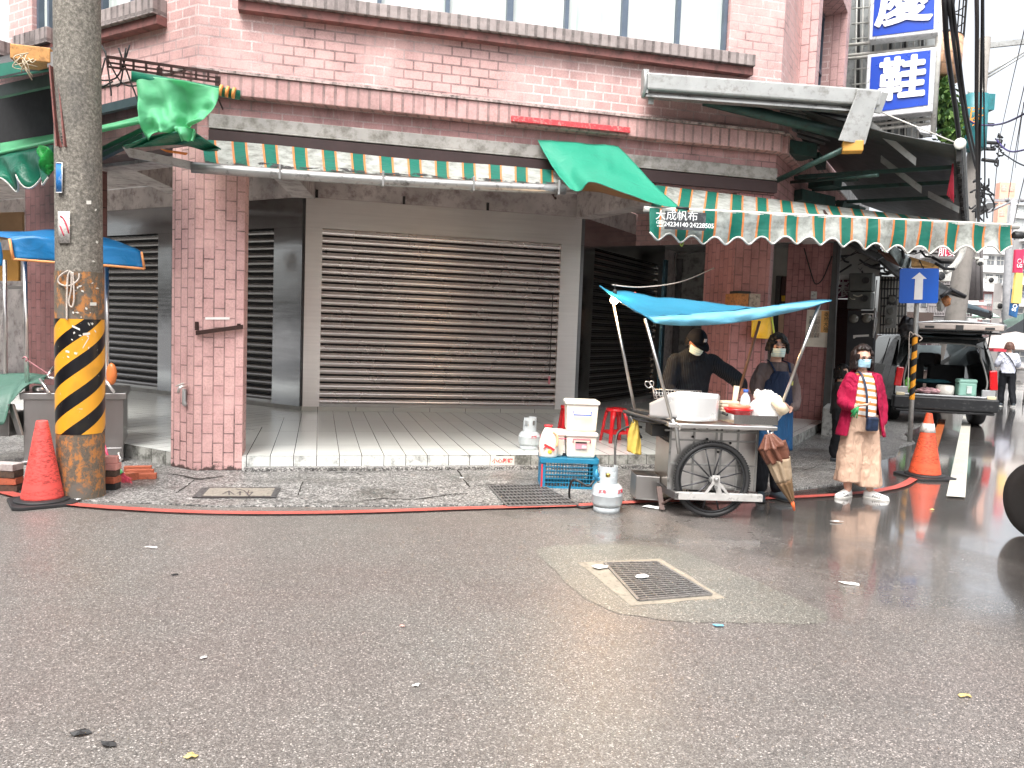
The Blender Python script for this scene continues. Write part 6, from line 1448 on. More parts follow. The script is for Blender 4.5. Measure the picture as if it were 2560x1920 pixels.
def hairf(mb, hc, M, vol, hang=.0, back=.0, s=1., fringe=.0):
    hc = Vector(hc)
    for i in range(190):
        r_ = random.Random(i); a = r_.uniform(0, 2*math.pi); t = r_.uniform(0, 1)
        el = r_.uniform(-.1, 1.5)
        d = Vector((math.cos(a)*math.cos(el), math.sin(a)*math.cos(el), math.sin(el)))
        if d.y < -.12 and d.z < .60: continue
        mb.ball(hc+M@Vector((d.x*.085*vol, .012+d.y*.098*vol, .02+d.z*.105*vol))*s, .022*s, 6, 5)
    if hang:
        for i in range(150):
            r_ = random.Random(900+i); a = r_.uniform(rad(-38), rad(218)); z = r_.uniform(-hang, .06)
            mb.ball(hc+M@Vector((math.cos(a)*.092*vol*(1+.10*(-z/hang)), .015+math.sin(a)*.10*vol, z))*s, .022*s, 6, 5)
garment('hair', Wp, hair_b, lambda mb: hairf(mb, hc, MH, 1.08, .125), .009, 3)
mb = MB()
for x in (-1, 1):
    mb.tube([HC+RW@(Vector((x*.033+.028*math.cos(a), -.098, .0+.02*math.sin(a)))) for a in np.linspace(0, 2*math.pi, 15)], .0028, 5)
    mb.tube([HC+RW@Vector((x*.06, -.096, .004)), HC+RW@Vector((x*.08, -.0, .006))], .0025, 5)
mb.tube([HC+RW@Vector((-.007, -.1, .004)), HC+RW@Vector((.007, -.1, .004))], .0025, 5); mb.build('glasses', black_paint, Wp)
stp = NB('striped_knit'); sep = stp.node('SeparateXYZ'); stp.link(stp.tc.outputs['Object'], sep.inputs[0]); fr_ = stp.math('FRACT', stp.math('DIVIDE', stp.math('ADD', sep.outputs['Z'], stp.math('MULTIPLY', sep.outputs['X'], .12)), .072)); stp.set(color=stp.mix(stp.math('LESS_THAN', fr_, .42), (.78, .76, .72), (.60, .22, .06)), rough=.85); stp.bump(stp.noise(9, 3), .4, .02)
garment('striped_top', Wp, stp.m, lambda mb: torso(mb, [(-.01, 0, 1.345, .085, .075), (-.01, 0, 1.30, .145, .095), (0, 0, 1.18, .14, .12), (0, -.01, 1.05, .138, .125), (0, -.01, .93, .145, .128), (0, -.01, .88, .148, .128)]), .012, 3)
mag = cloth_mat('magenta_cotton', (.32, .005, .042), .75, .2)
def jacket(mb):
    def shell(u, v, r):
        z = lerp(1.345, .67, v); a = lerp(rad(-90+20+22*v), rad(270-40-16*v), u)
        rx = np.interp(v, [0, .08, .25, .6, 1], [.075, .155, .182, .205, .262])+r; ry = np.interp(v, [0, .08, .25, .6, 1], [.08, .10, .13, .16, .19])+r
        op = .04*v
        return Vector((math.cos(a)*rx, math.sin(a)*ry, z))
    n0 = len(mb.v); mb.grid(lambda u, v: shell(u, v, .008), 36, 18); mb.grid(lambda u, v: shell(u, v, -.010), 36, 18)
    # close rim
    for e in (0, 1):
        mb.grid(lambda u, v, e=e: shell(float(e), u, lerp(-.010, .008, v)), 18, 1)
        mb.grid(lambda u, v, e=e: shell(u, float(e), lerp(-.010, .008, v)), 36, 1)
    limb(mb, [(-.15, .01, 1.29), (-.215, .03, 1.07), (-.225, -.05, 1.0), (-.205, -.15, .985)], [.062, .062, .058, .05]); limb(mb, [(.15, .01, 1.28), (.222, .015, 1.06), (.225, -.02, .90), (.222, -.035, .835)], [.062, .062, .056, .048])
    limb(mb, [(-.10, .07, 1.33), (0, .12, 1.33), (.12, .07, 1.32), (.13, -.03, 1.325)], [.03, .045, .04, .022])
garment('jacket', Wp, mag, jacket, .011, 3)
bg_ = cloth_mat('beige_linen', (.56, .38, .28), .85, .14)
def skirt(mb):
    def leg(cx, cy, top, bot, tw, flare):
        R_ = []
        for k in range(12):
            u = k/11; z = lerp(top, bot, u); r = lerp(tw, flare, u)
            R_.append([Vector((lerp(cx*.6, cx, u)+math.cos(a)*r*(1+.08*math.sin(5*a+2*u)), cy*u+math.sin(a)*r*.85*(1+.08*math.sin(5*a+2*u)), z)) for a in np.linspace(0, 2*math.pi, 25)[:-1]])
        mb.loft(R_)
    leg(-.11, .0, .90, .175, .115, .145); leg(.125, -.02, .90, .13, .115, .145); torso(mb, [(0, 0, .93, .135, .115), (0, 0, .88, .17, .13), (0, -.005, .72, .20, .14)])
garment('wide_trousers', Wp, bg_, skirt, .013, 3)
whs = pbr('white_leather', (.78, .77, .75), .4, var=.04)
shoe(Wp, (-.10, .02, 0), rad(-62), whs, pbr('pale_sole', (.7, .68, .64), .5), stripes=True); shoe(Wp, (.145, -.03, 0), rad(38), whs, pbr('pale_sole', (.7, .68, .64), .5), stripes=True)
nv = pbr('navy_leather', (.012, .022, .05), .35, scale=25, var=.5)
mb = MB(); mb.box((-.01, -.215, .82), (.14, .05, .15), rz=.12); bag = mb.build('shoulder_bag', nv, Wp, local=True, bevel=.02)
mb = MB(); mb.tube(catmull([(-.065, -.20, .88), (-.06, -.165, 1.12), (-.075, -.10, 1.30), (-.09, -.03, 1.36)], 5), .014, 6, squash=.4); mb.build('strap', nv, bag, local=True)
mb = MB()
for k in range(26): r_ = random.Random(k); p0 = Vector((-.20, -.25, 1.0)); mb.tube([p0, p0+Vector((r_.uniform(-.07, -.02), r_.uniform(-.03, .03), r_.uniform(-.12, -.03)))], .008, 4)
o = mb.build('held_greens', pbr('leaf_green', (.03, .25, .08), .6), Wp, local=True)

# woman in the navy apron
ag = G(1940, 1263); Ap = person('woman in a navy apron and grey sweater behind the cart, wearing a white mask', (ag.x, ag.y, 0), rad(14), 1.035)
Ap.location = (ag.x, ag.y+.25, .01)
hc = (.0, -.01, 1.50); MH = Matrix.Rotation(rad(-16), 3, 'Z')
aR = dict(p=[(-.16, .01, 1.30), (-.20, .02, 1.10), (-.15, -.08, .98), (-.06, -.15, .97)], d=(.8, -.2, -.1), n=(0, .3, -1), curl=.9)
aL = dict(p=[(.17, .01, 1.30), (.235, .03, 1.09), (.20, -.06, .93), (.10, -.14, .92)], d=(-.9, -.2, -.05), n=(0, .3, -1), curl=.9, left=True)
lg = [[(-.08, 0, .86), (-.085, 0, .48), (-.085, .02, .20), (-.085, .02, .09)], [(.08, 0, .86), (.085, -.01, .46), (.09, .0, .20), (.09, .0, .09)]]
build_body(Ap, hc, (rad(-16), 0.), [aR, aL], lg, skin)
RW = world_loc(Ap).to_3x3().normalized() @ MH; HC = world_loc(Ap) @ Vector(hc)
eyes(Ap, HC, RW); mask(Ap, HC, RW, (.66, .78, .70))
def hair2(mb): hairf(mb, hc, MH, .99, .03); mb.ball(Vector(hc)+MH@Vector((.06, .10, -.09)), .042, 12, 10, (1, 1, 1.1)); [mb.ball(Vector(hc)+MH@Vector((x, -.083, .062-abs(x)*.35)), .02, 8, 6) for x in (-.06, -.045, .02, .035, .05)]; [mb.ball(Vector(hc)+MH@Vector((x*.083, -.045, z)), .017, 8, 6) for x in (-1, 1) for z in (-.05, -.025, 0, .03)]
garment('hair', Ap, hair_m, hair2, .009, 3)
gr_ = cloth_mat('grey_brown_knit', (.12, .09, .085), .85, .2)
def sweater(mb):
    torso(mb, [(0, 0, 1.355, .07, .065), (0, 0, 1.32, .14, .09), (0, 0, 1.18, .155, .12), (0, 0, 1.0, .15, .12), (0, 0, .90, .155, .12)])
    limb(mb, [(-.14, .01, 1.29), (-.20, .02, 1.10), (-.15, -.08, .985), (-.08, -.135, .975)], [.06, .06, .05, .042]); limb(mb, [(.15, .01, 1.29), (.235, .03, 1.09), (.20, -.06, .935), (.12, -.125, .925)], [.06, .062, .052, .044])
garment('sweater', Ap, gr_, sweater, .012, 3)
apn = cloth_mat('navy_apron_cloth', (.010, .020, .050), .7, .3); apb = cloth_mat('blue_apron_cloth', (.012, .065, .16), .7, .25)
def fa(u, v):
    a = rad(lerp(-90-72, -90+72, u)); z = lerp(1.27, .50, v); r = np.interp(v, [0, .15, .4, 1], [.55, .9, 1.05, 1.2]); return Vector((math.cos(a)*.165*r, math.sin(a)*.148*(.92+.1*v)-.012, z))
mb = MB(); mb.grid(lambda u, v: fa(u, v*.45), 24, 12); mb.build('apron_bib', apn, Ap, local=True, solid=.006)
mb = MB(); mb.grid(lambda u, v: fa(u, .45+v*.55)+Vector((0, -.012*math.sin(u*16), 0)), 24, 12); mb.build('apron_skirt', apb, Ap, local=True, solid=.006)
mb = MB()
for x in (-1, 1): mb.tube([(x*.08, -.125, 1.26), (x*.10, -.06, 1.35), (x*.08, .03, 1.37)], .014, 5, squash=.4)
mb.build('apron_strap', apn, Ap, local=True)
mb = MB(); mb.box((.085, -.155, 1.16), (.03, .006, .045), rz=.4); mb.build('apron_badge', pbr('green_orange_badge', (.35, .35, .10), .6, scale=60, var=.8), Ap, local=True)
dkt = cloth_mat('black_trousers', (.006, .007, .010), .75, .3)
def trs(mb):
    for l in lg: limb(mb, [l[0], l[1], l[2], (l[3][0], l[3][1], .12)], [.11, .085, .075, .07])
    torso(mb, [(0, 0, .95, .14, .11), (0, 0, .84, .165, .12), (0, 0, .78, .15, .11)])
garment('trousers', Ap, dkt, trs, .014, 3)
shg = pbr('dark_grey_shoe', (.03, .04, .05), .5)
shoe(Ap, (-.085, .0, 0), rad(-30), shg, rubber); shoe(Ap, (.09, -.01, 0), rad(25), shg, rubber)

# vendor in the black cap
vY = K0.y+1.02; vg = P(1712, 1180, vY); Vp = person('vendor in a black cap and dark shirt bending over the food cart', (vg.x, vY, .014), rad(10), 1.08)
hc = (-.02, -.17, 1.45); VM = (rad(14), rad(30))
vR = dict(p=[(-.19, -.04, 1.27), (-.245, -.10, 1.02), (-.17, -.28, .95), (-.08, -.34, .955)], d=(.8, -.5, -.1), n=(0, -.2, -1), curl=.5)
vL = dict(p=[(.20, -.05, 1.27), (.40, -.15, 1.12), (.41, -.28, 1.00), (.37, -.36, .93)], d=(-.30, -.28, -.85), n=(-.6, .6, -.1), curl=.55, left=True)
vl = [[(-.09, 0, .86), (-.10, -.02, .48), (-.10, .03, .2), (-.10, .0, .09)], [(.09, 0, .86), (.10, -.02, .46), (.10, .03, .2), (.10, .0, .09)]]
build_body(Vp, hc, VM, [vR, vL], vl, skin_d, neck=(.02, -.05, 1.34))
MH = Matrix.Rotation(VM[0], 3, 'Z') @ Matrix.Rotation(VM[1], 3, 'X'); RW = world_loc(Vp).to_3x3().normalized() @ MH; HC = world_loc(Vp) @ Vector(hc)
mask(Vp, HC, RW, (.66, .74, .66)); eyes(Vp, HC, RW)
def caps(mb):
    mb.ball(Vector(hc)+MH@Vector((0, .012, .035)), 1, 20, 14, (.088, .105, .098), MH)
garment('hair', Vp, hair_m, lambda mb: [mb.ball(Vector(hc)+MH@Vector((math.cos(a)*.078, .015+math.sin(a)*.088, z)), .018, 8, 6) for a in np.linspace(rad(0), rad(180), 14) for z in (-.04, -.015, .01)] and None, .010, 2)
mb = MB(); capm = pbr('black_cap_cloth', (.004, .005, .009), .8, spec=.2)
def fc(u, v): a = 2*math.pi*u; e = lerp(0, math.pi/2, v); return Vector(hc)+MH@Vector((math.cos(a)*math.cos(e)*.088, .012+math.sin(a)*math.cos(e)*.106, .018+math.sin(e)*.105))
mb.grid(fc, 32, 10)
def fb(u, v): a = rad(lerp(-160, -20, u)); r = 1+.72*v*math.sin(math.pi*u)**.5; return Vector(hc)+MH@Vector((math.cos(a)*.086*(1+.1*v), .012+math.sin(a)*.104*r, .022-.018*v*math.sin(math.pi*u)))
mb.grid(fb, 20, 6); mb.build('cap', capm, Vp, local=True, solid=.004)
bad = MB(); q = MH@Vector((0, -.105, .075)); bad.box(Vector(hc)+MH@Vector((.0, -.098, .078)), (.028, .004, .030), rx=rad(-10)+VM[1], rz=VM[0]); bad.build('cap_emblem', pbr('silver_thread', (.35, .36, .40), .5), Vp, local=True)
sh = NB('pinstriped_shirt'); wv = sh.node('TexWave', wave_type='BANDS'); wv.bands_direction = 'X'; wv.inputs['Scale'].default_value = 22; sh.link(sh.tc.outputs['Object'], wv.inputs['Vector']); sh.set(color=sh.mix(sh.ramp(wv.outputs['Fac'], [(.75, 0.), (.95, 1.)]), (.010, .011, .015), (.035, .04, .048)), rough=.85, spec=.2); sh.bump(sh.noise(6, 3), .6, .04)
def shirt(mb):
    torso(mb, [(.0, -.08, 1.395, .062, .062), (.0, -.06, 1.345, .14, .095), (.01, -.045, 1.27, .195, .115), (0, -.03, 1.12, .185, .13), (0, -.01, .97, .17, .125), (0, 0, .84, .175, .13)])
    limb(mb, [(-.17, -.04, 1.27), (-.25, -.10, 1.04), (-.235, -.17, .985)], [.072, .072, .064]); limb(mb, [(.18, -.045, 1.27), (.39, -.15, 1.125), (.41, -.21, 1.07)], [.078, .076, .070])
garment('shirt', Vp, sh.m, shirt, .012, 3)
mb = MB()
for x in (-1, 1): mb.extrude([Vector((.0+x*.01, -.165, 1.29)), Vector((.0+x*.085, -.12, 1.37)), Vector((.0+x*.08, -.165, 1.27))], Vector((0, -.006, 0)))
mb.build('collar', sh.m, Vp, local=True)
mb = MB(); mb.tube([Vector((.385, -.335, .955))+Vector((math.cos(a)*.032, math.sin(a)*.03, .008*math.cos(a))) for a in np.linspace(0, 2*math.pi, 15)], .006, 6); mb.ball((.40, -.368, .96), .017, 10, 8, (1, .5, 1)); mb.build('wrist_watch', steel, Vp, local=True)
mb = MB(); mb.tube([(.34, -.42, .86), (.22, -.50, .84)], .004, 5); mb.build('skewer', pbr('cream_roll', (.78, .66, .48), .6), Vp, local=True)
garment('trousers', Vp, dkt, lambda mb: [limb(mb, [l[0], l[1], l[2], (l[3][0], l[3][1], .12)], [.10, .08, .07, .065]) for l in vl] and torso(mb, [(0, 0, .93, .15, .11), (0, 0, .84, .165, .12), (0, 0, .78, .15, .11)]), .015, 3)
shoe(Vp, (-.10, .0, 0), 0, shg, rubber); shoe(Vp, (.10, .0, 0), 0, shg, rubber)
# ---------------------------------------------------------------- fittings in the right-hand arcade
I_ = lambda x, y, o=.0: IR.W(x, y, o)
Fp = Facet(FR.pt(r3, 0), -FR.out, -FR.u)      # face of the third pillar that looks at the camera
fp = lambda x, y, o=.01: Fp.W(x, y, o)
def placard(name, label, pts, mat, cat, F, o_=.012, th=.008):
    q = [F.W(x, y, o_) for x, y in pts]; mb = MB(); mb.extrude(q, F.out*-th); o = mb.build(name, mat); tag(o, label, cat); return o
nb_ = thing('paper_notice', 'white printed notice with an orange calligraphy slip on the second brick pillar', 'notice', fp(2045, 820))
mb = MB(); mb.extrude([fp(2018, 774), fp(2080, 776), fp(2073, 869), fp(2011, 866)], Fp.out*-.006); mb.build('sheet', pbr('cream_paper', (.72, .66, .56), .7, scale=4), nb_)
mb = MB(); mb.extrude([fp(2054, 777, .014), fp(2076, 778, .014), fp(2073, 832, .014), fp(2051, 831, .014)], Fp.out*-.004); osl = mb.build('orange_slip', pbr('orange_paper', (.80, .45, .16), .7), nb_)
for i, ch in enumerate('泰然大慈'): 
    q = fp(2066-i*.7, 787+i*12.5, .0155); text('calligraphy', ch, black_paint, .09, q, Fp.u, (0, 0, 1), osl, .0005)
for i in range(4): 
    q = fp(2046-i*7, 818, .0145); text('print_column', '\n'.join('平安順心吉祥如意'), pbr('brown_ink', (.22, .12, .08), .6) if i % 2 == 0 else black_paint, .055, q, Fp.u, (0, 0, 1), nb_, .0004)
placard('switch_box', 'small cream switch box high on the second brick pillar', [(2028, 728), (2042, 729), (2041, 747), (2027, 746)], bind, 'switch box', Fp, .03, .03)
FC2 = lambda x, y, o=.0: FC.W(x, y, o)
t_wb = thing('wooden_box', 'weathered wooden box with a black lid fixed high on the corner brick pillar', 'box', FC2(1868, 745))
q = FC2(1872, 770, .30); mb = MB(); mb.slab(FC2(1872, 767, .28), FC.u*.15, FC.out*-.28, up*.16); mb.build('crate_end', pbr('grey_weathered_wood', (.30, .26, .22), .8, scale=14, dirt=.4), t_wb)
mb = MB(); mb.slab(FC2(1871, 767, .28)-FC.u*.16, FC.u*.155, FC.out*-.28, up*.155); mb.build('orange_side', pbr('orange_wood', (.36, .15, .045), .8, scale=14, dirt=.4), t_wb)
mb = MB(); mb.slab(FC2(1845, 733, .20), FC.u*.17, FC.out*-.2, up*.03); mb.build('lid', black_paint, t_wb)
t_yb = thing('yellow_bag', 'yellow plastic bag with green handles hung on the corner brick pillar', 'bag', FC2(1905, 810, .1))
f = coons([FC2(1880, 793, .08), FC2(1905, 790, .1), FC2(1926, 792, .08)], [FC2(1873, 842, .1), FC2(1900, 846, .14), FC2(1934, 847, .1)], [FC2(1880, 793, .08), FC2(1873, 842, .1)], [FC2(1926, 792, .08), FC2(1934, 847, .1)])
mb = MB(); mb.grid(lambda u, v: f(u, v)+FC.out*.05*math.sin(u*9+v*2)*v, 16, 10); mb.build('film', pbr('bright_yellow_film', (.80, .48, .02), .35), t_yb, solid=.003)
mb = MB(); mb.tube([FC2(1929, 790, .1), FC2(1937, 848, .12)], .012, 5); mb.build('green_edge', pbr('lime_cord', (.5, .65, .1), .5), t_yb)
# shop door deep in the right arcade with a lit interior
DF = Facet(FR.pt(LR+2.5, 0), FR.out, -FR.u); dw = lambda x, y, o=0.: DF.W(x, y, o)
t_d = thing('shop_doorway', 'aluminium shop doorway with pasted notices seen between the two right pillars', 'doorway', dw(1950, 1000))
mb = MB(); mb.wall(DF, DF.hit(1780, 800)[0], DF.hit(1936, 800)[0], 0, 4.0, -.15, -.0); mb.wall(DF, DF.hit(1936, 800)[0], DF.hit(2075, 800)[0], DF.hit(1955, 690)[1], 4.0, -.15, .0); mb.build('partition', pbr('pale_arcade_wall', (.36, .36, .34), .8, scale=2), t_d)
mb = MB()
for x in (1938, 1944, 1966, 1985): a = DF.hit(x, 800)[0]; mb.wall(DF, a-.025, a+.025, .0, DF.hit(1955, 690)[1]-.001, -.04, .05)
mb.build('frame', pbr('dark_aluminium', (.05, .052, .055), .4, .5), t_d)
mb = MB(); mb.wall(DF, DF.hit(1938, 800)[0], DF.hit(2075, 800)[0], 0, DF.hit(1955, 690)[1]-.002, -.1, -.05); mb.build('door_leaf', pbr('maroon_leaf', (.07, .02, .025), .4), t_d)
for x0, y0, x1, y1 in ((1946, 784, 1972, 860), (1929, 782, 1938, 862)):
    q = [DF.W(x, y, .03) for x, y in ((x0, y0), (x1, y0), (x1, y1), (x0, y1))]; mb = MB(); mb.extrude(q, DF.out*.01); mb.build('notice', pbr('peach_notice', (.85, .58, .40), .7), t_d)
q = [DF.W(x, y, .03) for x, y in ((1954, 739), (1966, 739), (1966, 753), (1954, 753))]; mb = MB(); mb.extrude(q, DF.out*.01); mb.build('yellow_slip', pbr('yellow_slip', (.75, .45, .03), .6), t_d)
mb = MB(); mb.tube(catmull([FC.W(1700, 634, -1.), FC.W(1760, 629, -1.), FC.W(1792, 632, -.5)], 5), .012, 5); mb.tube([FC.W(1690, 690, -1.), FC.W(1688, 632, -1.), FC.W(1700, 632, -1.)], .012, 5); o = mb.build('wall_cable', black_paint); tag(o, 'black cable strung under the arcade ceiling to the corner pillar', 'cable')
mb = MB(); mb.tube(catmull([fp(2010, 620, .02), fp(2030, 690, .03), fp(2040, 710, .03), fp(2058, 695, .03), fp(2080, 640, .03)], 5), .011, 5); o = mb.build('wall_cable', black_paint); tag(o, 'black cable drooping in a V across the second right brick pillar', 'cable')
mb = MB(); q = Fp.W(2093, 620, .02); mb.box((q.x, q.y, 1.9), (.12, .1, 3.9), rz=-rad(30)); mb.tube([Fp.W(2096, 560, .15), Fp.W(2082, 1000, .15)], .018, 6); o = mb.build('drain_pipe', pbr('dark_grey_pipe', (.07, .07, .068), .5)); tag(o, 'dark downpipe at the outer edge of the second right brick pillar', 'pipe')
mb = MB(); mb.prism([(p.x, p.y) for p in (G(2052, 1090), G(2085, 1094), G(2110, 1062), G(2076, 1060))], 0, .50); o = mb.build('concrete_block', pbr('whitewashed_concrete', (.45, .45, .43), .8, scale=7, dirt=.35, bump=.3), None, bevel=.02); tag(o, 'whitewashed concrete block at the end of the tiled step', 'block')

# ---------------------------------------------------------------- neighbouring shop house
s1 = LR
Np = lambda a, z, o=0.: FR.pt(a, z, o)
t_n = thing('shop_house', 'narrow neighbouring shop house with barred balcony and meter boxes beside the pink building', 'building', Np(s1+3, 0))
nwall = pbr('grey_render', (.34, .34, .33), .8, scale=2, dirt=.45, dirtcol=(.07, .065, .06)); cream = pbr('cream_tile_wall', (.60, .50, .38), .6, scale=2, dirt=.25)
peach = brick_mat('peach_tile', .5, .22, (.66, .38, .22), (.60, .34, .20), (.25, .15, .1), (.18, .1, .07), .03, stain=.1)
mb = MB(); mb.wall(FR, s1+.02, s1+7, 3.6, 11, -6, -.3); mb.wall(FR, s1+3.0, s1+7, 0, 3.6, -6, -.9); mb.build('wall', nwall, t_n)
shp = pbr('purple_sign_face', (.13, .008, .05), .4)
# perpendicular plane helper at a distance along the street
def PF(s_): return Facet(FR.pt(s_, 0), FR.out, -FR.u)
pf1 = PF(s1+.6)
def flat(F, pts, th=.04, o_=0.): q = [F.W(x, y, o_) for x, y in pts]; mb = MB(); mb.extrude(q, F.out*-th); return mb
t_ps = thing('purple_shop_sign', 'small purple shop sign with white characters behind the meter boxes', 'shop sign', pf1.W(2105, 722))
flat(PF(s1+1.5), [(2080, 700), (2150, 698), (2150, 745), (2080, 746)], .06).build('panel', shp, t_ps); flat(PF(s1+1.45), [(2080, 688), (2125, 686), (2125, 699), (2080, 700)], .05).build('light_strip', bind, t_ps)
q = PF(s1+1.42).W(2098, 723); text('lettering', '珠', wtx, .36, q, FR.out, (0, 0, 1), t_ps, .004); q = PF(s1+1.42).W(2119, 727); text('lettering', '寶', wtx, .36, q, FR.out, (0, 0, 1), t_ps, .004)
fsh = PF(s1+1.9); mb = MB(); zA, zB = fsh.hit(2105, 1000)[1], fsh.hit(2105, 748)[1]; a0, a1 = fsh.hit(2082, 800)[0], fsh.hit(2150, 800)[0]
n_ = 26
for k in range(n_): z = lerp(.1, zB, k/n_); mb.wall(fsh, a0, a1, z, z+(zB-.1)/n_*.62, -.06, 0)
mb.wall(fsh, a0, a1, .05, zB, -.12, -.05); mb.build('corrugated_shutter', steel_slat_d, t_n)
mbx = pbr('grey_green_meter_box', (.075, .08, .072), .45, .2, scale=6); 
for nm, lab, pts, hole in (('meter_box', 'upper square grey-green meter box with a round port', [(2123, 683), (2183, 682), (2181, 727), (2121, 727)], (2165, 701, 9)), ('meter_box', 'lower square grey-green meter box with a round port and a pale scratch', [(2120, 729), (2180, 729), (2177, 772), (2117, 772)], (2162, 746, 9))):
    F = PF(s1+.9); t = thing(nm, lab, 'meter box', F.W(*pts[2])); flat(F, pts, .45).build('case', mbx, t, bevel=.02)
    c = F.W(hole[0], hole[1], .01); r = (F.W(hole[0]+hole[2], hole[1], .01)-c).length; Mz = Matrix(((FR.out.x, 0, -FR.u.x), (FR.out.y, 0, -FR.u.y), (0, 1, 0)))
    MB().lathe([(r, -.01), (r, .03), (r*.75, .03), (r*.72, .0)], c, 20, M=Mz).build('port', black_paint, t)
    if 'scratch' in lab: MB().tube(catmull([F.W(2133, 737, .02), F.W(2145, 741, .02), F.W(2156, 737, .02)], 5), .012, 5).tube([F.W(2124, 743, .02), F.W(2130, 748, .02), F.W(2138, 748, .02)], .010, 5).build('pale_mark', pbr('pale_scratch', (.35, .33, .26), .5), t)
F = PF(s1+1.0); t = thing('meter_cabinet', 'dark electricity meter cabinet with two round glass meters below the square boxes', 'meter panel', F.W(2150, 850))
flat(F, [(2120, 776), (2188, 776), (2180, 960), (2112, 960)], .3).build('board', pbr('black_board', (.018, .02, .022), .4), t)
for x, y in ((2135, 797), (2167, 796)): c = F.W(x, y, .02); MB().lathe([(.085, -.01), (.085, .04), (.06, .06), (.0, .065)], c, 20, M=Mz).build('meter', pbr('meter_glass', (.12, .12, .10), .15, coat=.5), t)
flat(F, [(2154, 784), (2184, 783), (2183, 800), (2181, 800), (2181, 786), (2154, 787)], .02, .02).build('bracket', steel, t); flat(F, [(2133, 838), (2172, 836), (2172, 841), (2140, 843), (2136, 846), (2133, 846)], .02, .02).build('pale_bar', bind, t)
mb = MB(); mb.tube([F.W(2189, 770, .1), F.W(2183, 845, .1)], .016, 8); mb.tube(catmull([F.W(2192, 700, .1), F.W(2186, 780, .1), F.W(2192, 800, .1), F.W(2184, 840, .1)], 5), .011, 6); mb.build('conduit', galv, t)
F = PF(s1+2.6); t = thing('barred_window', 'window behind a dark steel security cage with meters, left of the blue arrow sign', 'window', F.W(2225, 760))
flat(F, [(2200, 690), (2268, 692), (2266, 835), (2190, 835)], .05, -.3).build('glass', pbr('dusty_glass', (.42, .40, .36), .3, scale=1), t)
mb = MB()
for k in range(9): x = 2204+k*7.6; mb.tube([F.W(x+1.5, 692), F.W(x-4, 836)], .014, 4)
for y in (700, 722, 745, 765, 790, 812, 833): mb.tube([F.W(2201, y), F.W(2262, y)], .014, 4)
mb.build('cage_bar', pbr('dark_cage_iron', (.03, .03, .03), .5), t)['kind'] = 'stuff'
flat(F, [(2221, 737), (2240, 737), (2239, 761), (2220, 761)], .15, .2).build('meter', black_paint, t); flat(F, [(2215, 763), (2242, 763), (2238, 820), (2211, 820)], .15, .2).build('meter', pbr('grey_meter_case', (.16, .16, .15), .4), t)
Mz2 = Mz
for x, y in ((2230, 748), (2227, 778), (2224, 803)): MB().lathe([(.07, 0), (.07, .03), (.05, .03)], F.W(x, y, .21), 14, M=Mz2).build('dial', pbr('dial_glass', (.10, .10, .09), .2), t)
# side wall light area and junk under the canopies
F = PF(s1+2.4); o = flat(F, [(2085, 600), (2200, 600), (2200, 690), (2085, 690)], .1, 0).build('upper_arcade_wall', pbr('pale_arcade_wall', (.36, .36, .34), .8, scale=2), t_n)
# corrugated awnings beyond
corr = pbr('grey_corrugated_sheet', (.13, .13, .125), .5, .4, scale=4, dirt=.3)
def corrugated(label, pA, pB, pC, pD, mat, n=26, amp=.035, cat='awning'):
    t = thing('corrugated_awning', label, cat, (pA+pB+pC+pD)/4); mb = MB()
    nn_ = (pB-pA).cross(pD-pA).normalized(); mb.grid(lambda u, v: (pA.lerp(pB, u)).lerp(pD.lerp(pC, u), v)+nn_*amp*math.sin(u*n*math.pi), n*2, 1, smooth=False); mb.build('sheet', mat, t, solid=.006)
    mb = MB(); mb.tube([pD, pC], .03, 6); mb.tube([pA, pD], .02, 5); mb.build('edge_bar', pbr('dark_cage_iron', (.03, .03, .03), .5), t); return t
at2 = lambda x, y, s_: PF(s_).W(x, y)
corrugated('sooty corrugated awning right under the end of the striped valance', at2(2105, 600, s1+.3), at2(2105, 585, s1+3.5), at2(2215, 640, s1+3.5), at2(2190, 650, s1+.6), corr)
corrugated('small grey corrugated awning above the barred window', at2(2195, 650, s1+1.6), at2(2215, 635, s1+3.6), at2(2262, 690, s1+3.6), at2(2248, 694, s1+1.8), corr, 14)
t = thing('ochre_board_awning', 'ochre board tilted over the street above the blue arrow sign', 'awning', at2(2310, 660, s1+4)); mb = MB(); mb.extrude([at2(2270, 640, s1+3.2), at2(2350, 664, s1+3.6), at2(2347, 671, s1+3.6), at2(2282, 669, s1+3.4), at2(2272, 664, s1+3.2)], FR.u*.05); mb.build('board', pbr('ochre_board_paint', (.36, .20, .06), .6, dirt=.3), t)
t = thing('clear_plastic_sheet', 'crumpled translucent plastic sheet hanging under the valance over the side street', 'sheet', at2(2255, 640, s1+2)); f = coons([at2(2205, 612, s1+1.8), at2(2240, 618, s1+2), at2(2262, 636, s1+2.2)], [at2(2250, 668, s1+2.2), at2(2268, 672, s1+2.2), at2(2276, 668, s1+2.2)], [at2(2205, 612, s1+1.8), at2(2235, 645, s1+2), at2(2250, 668, s1+2.2)], [at2(2262, 636, s1+2.2), at2(2278, 648, s1+2.2), at2(2276, 668, s1+2.2)])
mb = MB(); mb.grid(lambda u, v: f(u, v)+FR.u*.08*math.sin(u*12+v*9), 14, 10); mb.build('sheet', pbr('pale_blue_plastic', (.42, .50, .50), .25, scale=12, var=.4), t, solid=.003)
t = thing('brown_board_awning', 'reddish brown plank awning edge between the corrugated sheets', 'awning', at2(2235, 655, s1+2.4)); mb = MB(); mb.extrude([at2(2190, 622, s1+2.0), at2(2225, 634, s1+2.2), at2(2278, 670, s1+2.6), at2(2262, 673, s1+2.6), at2(2215, 650, s1+2.2)], FR.u*.05); mb.build('board', pbr('brown_plank', (.17, .07, .04), .6, dirt=.3), t)

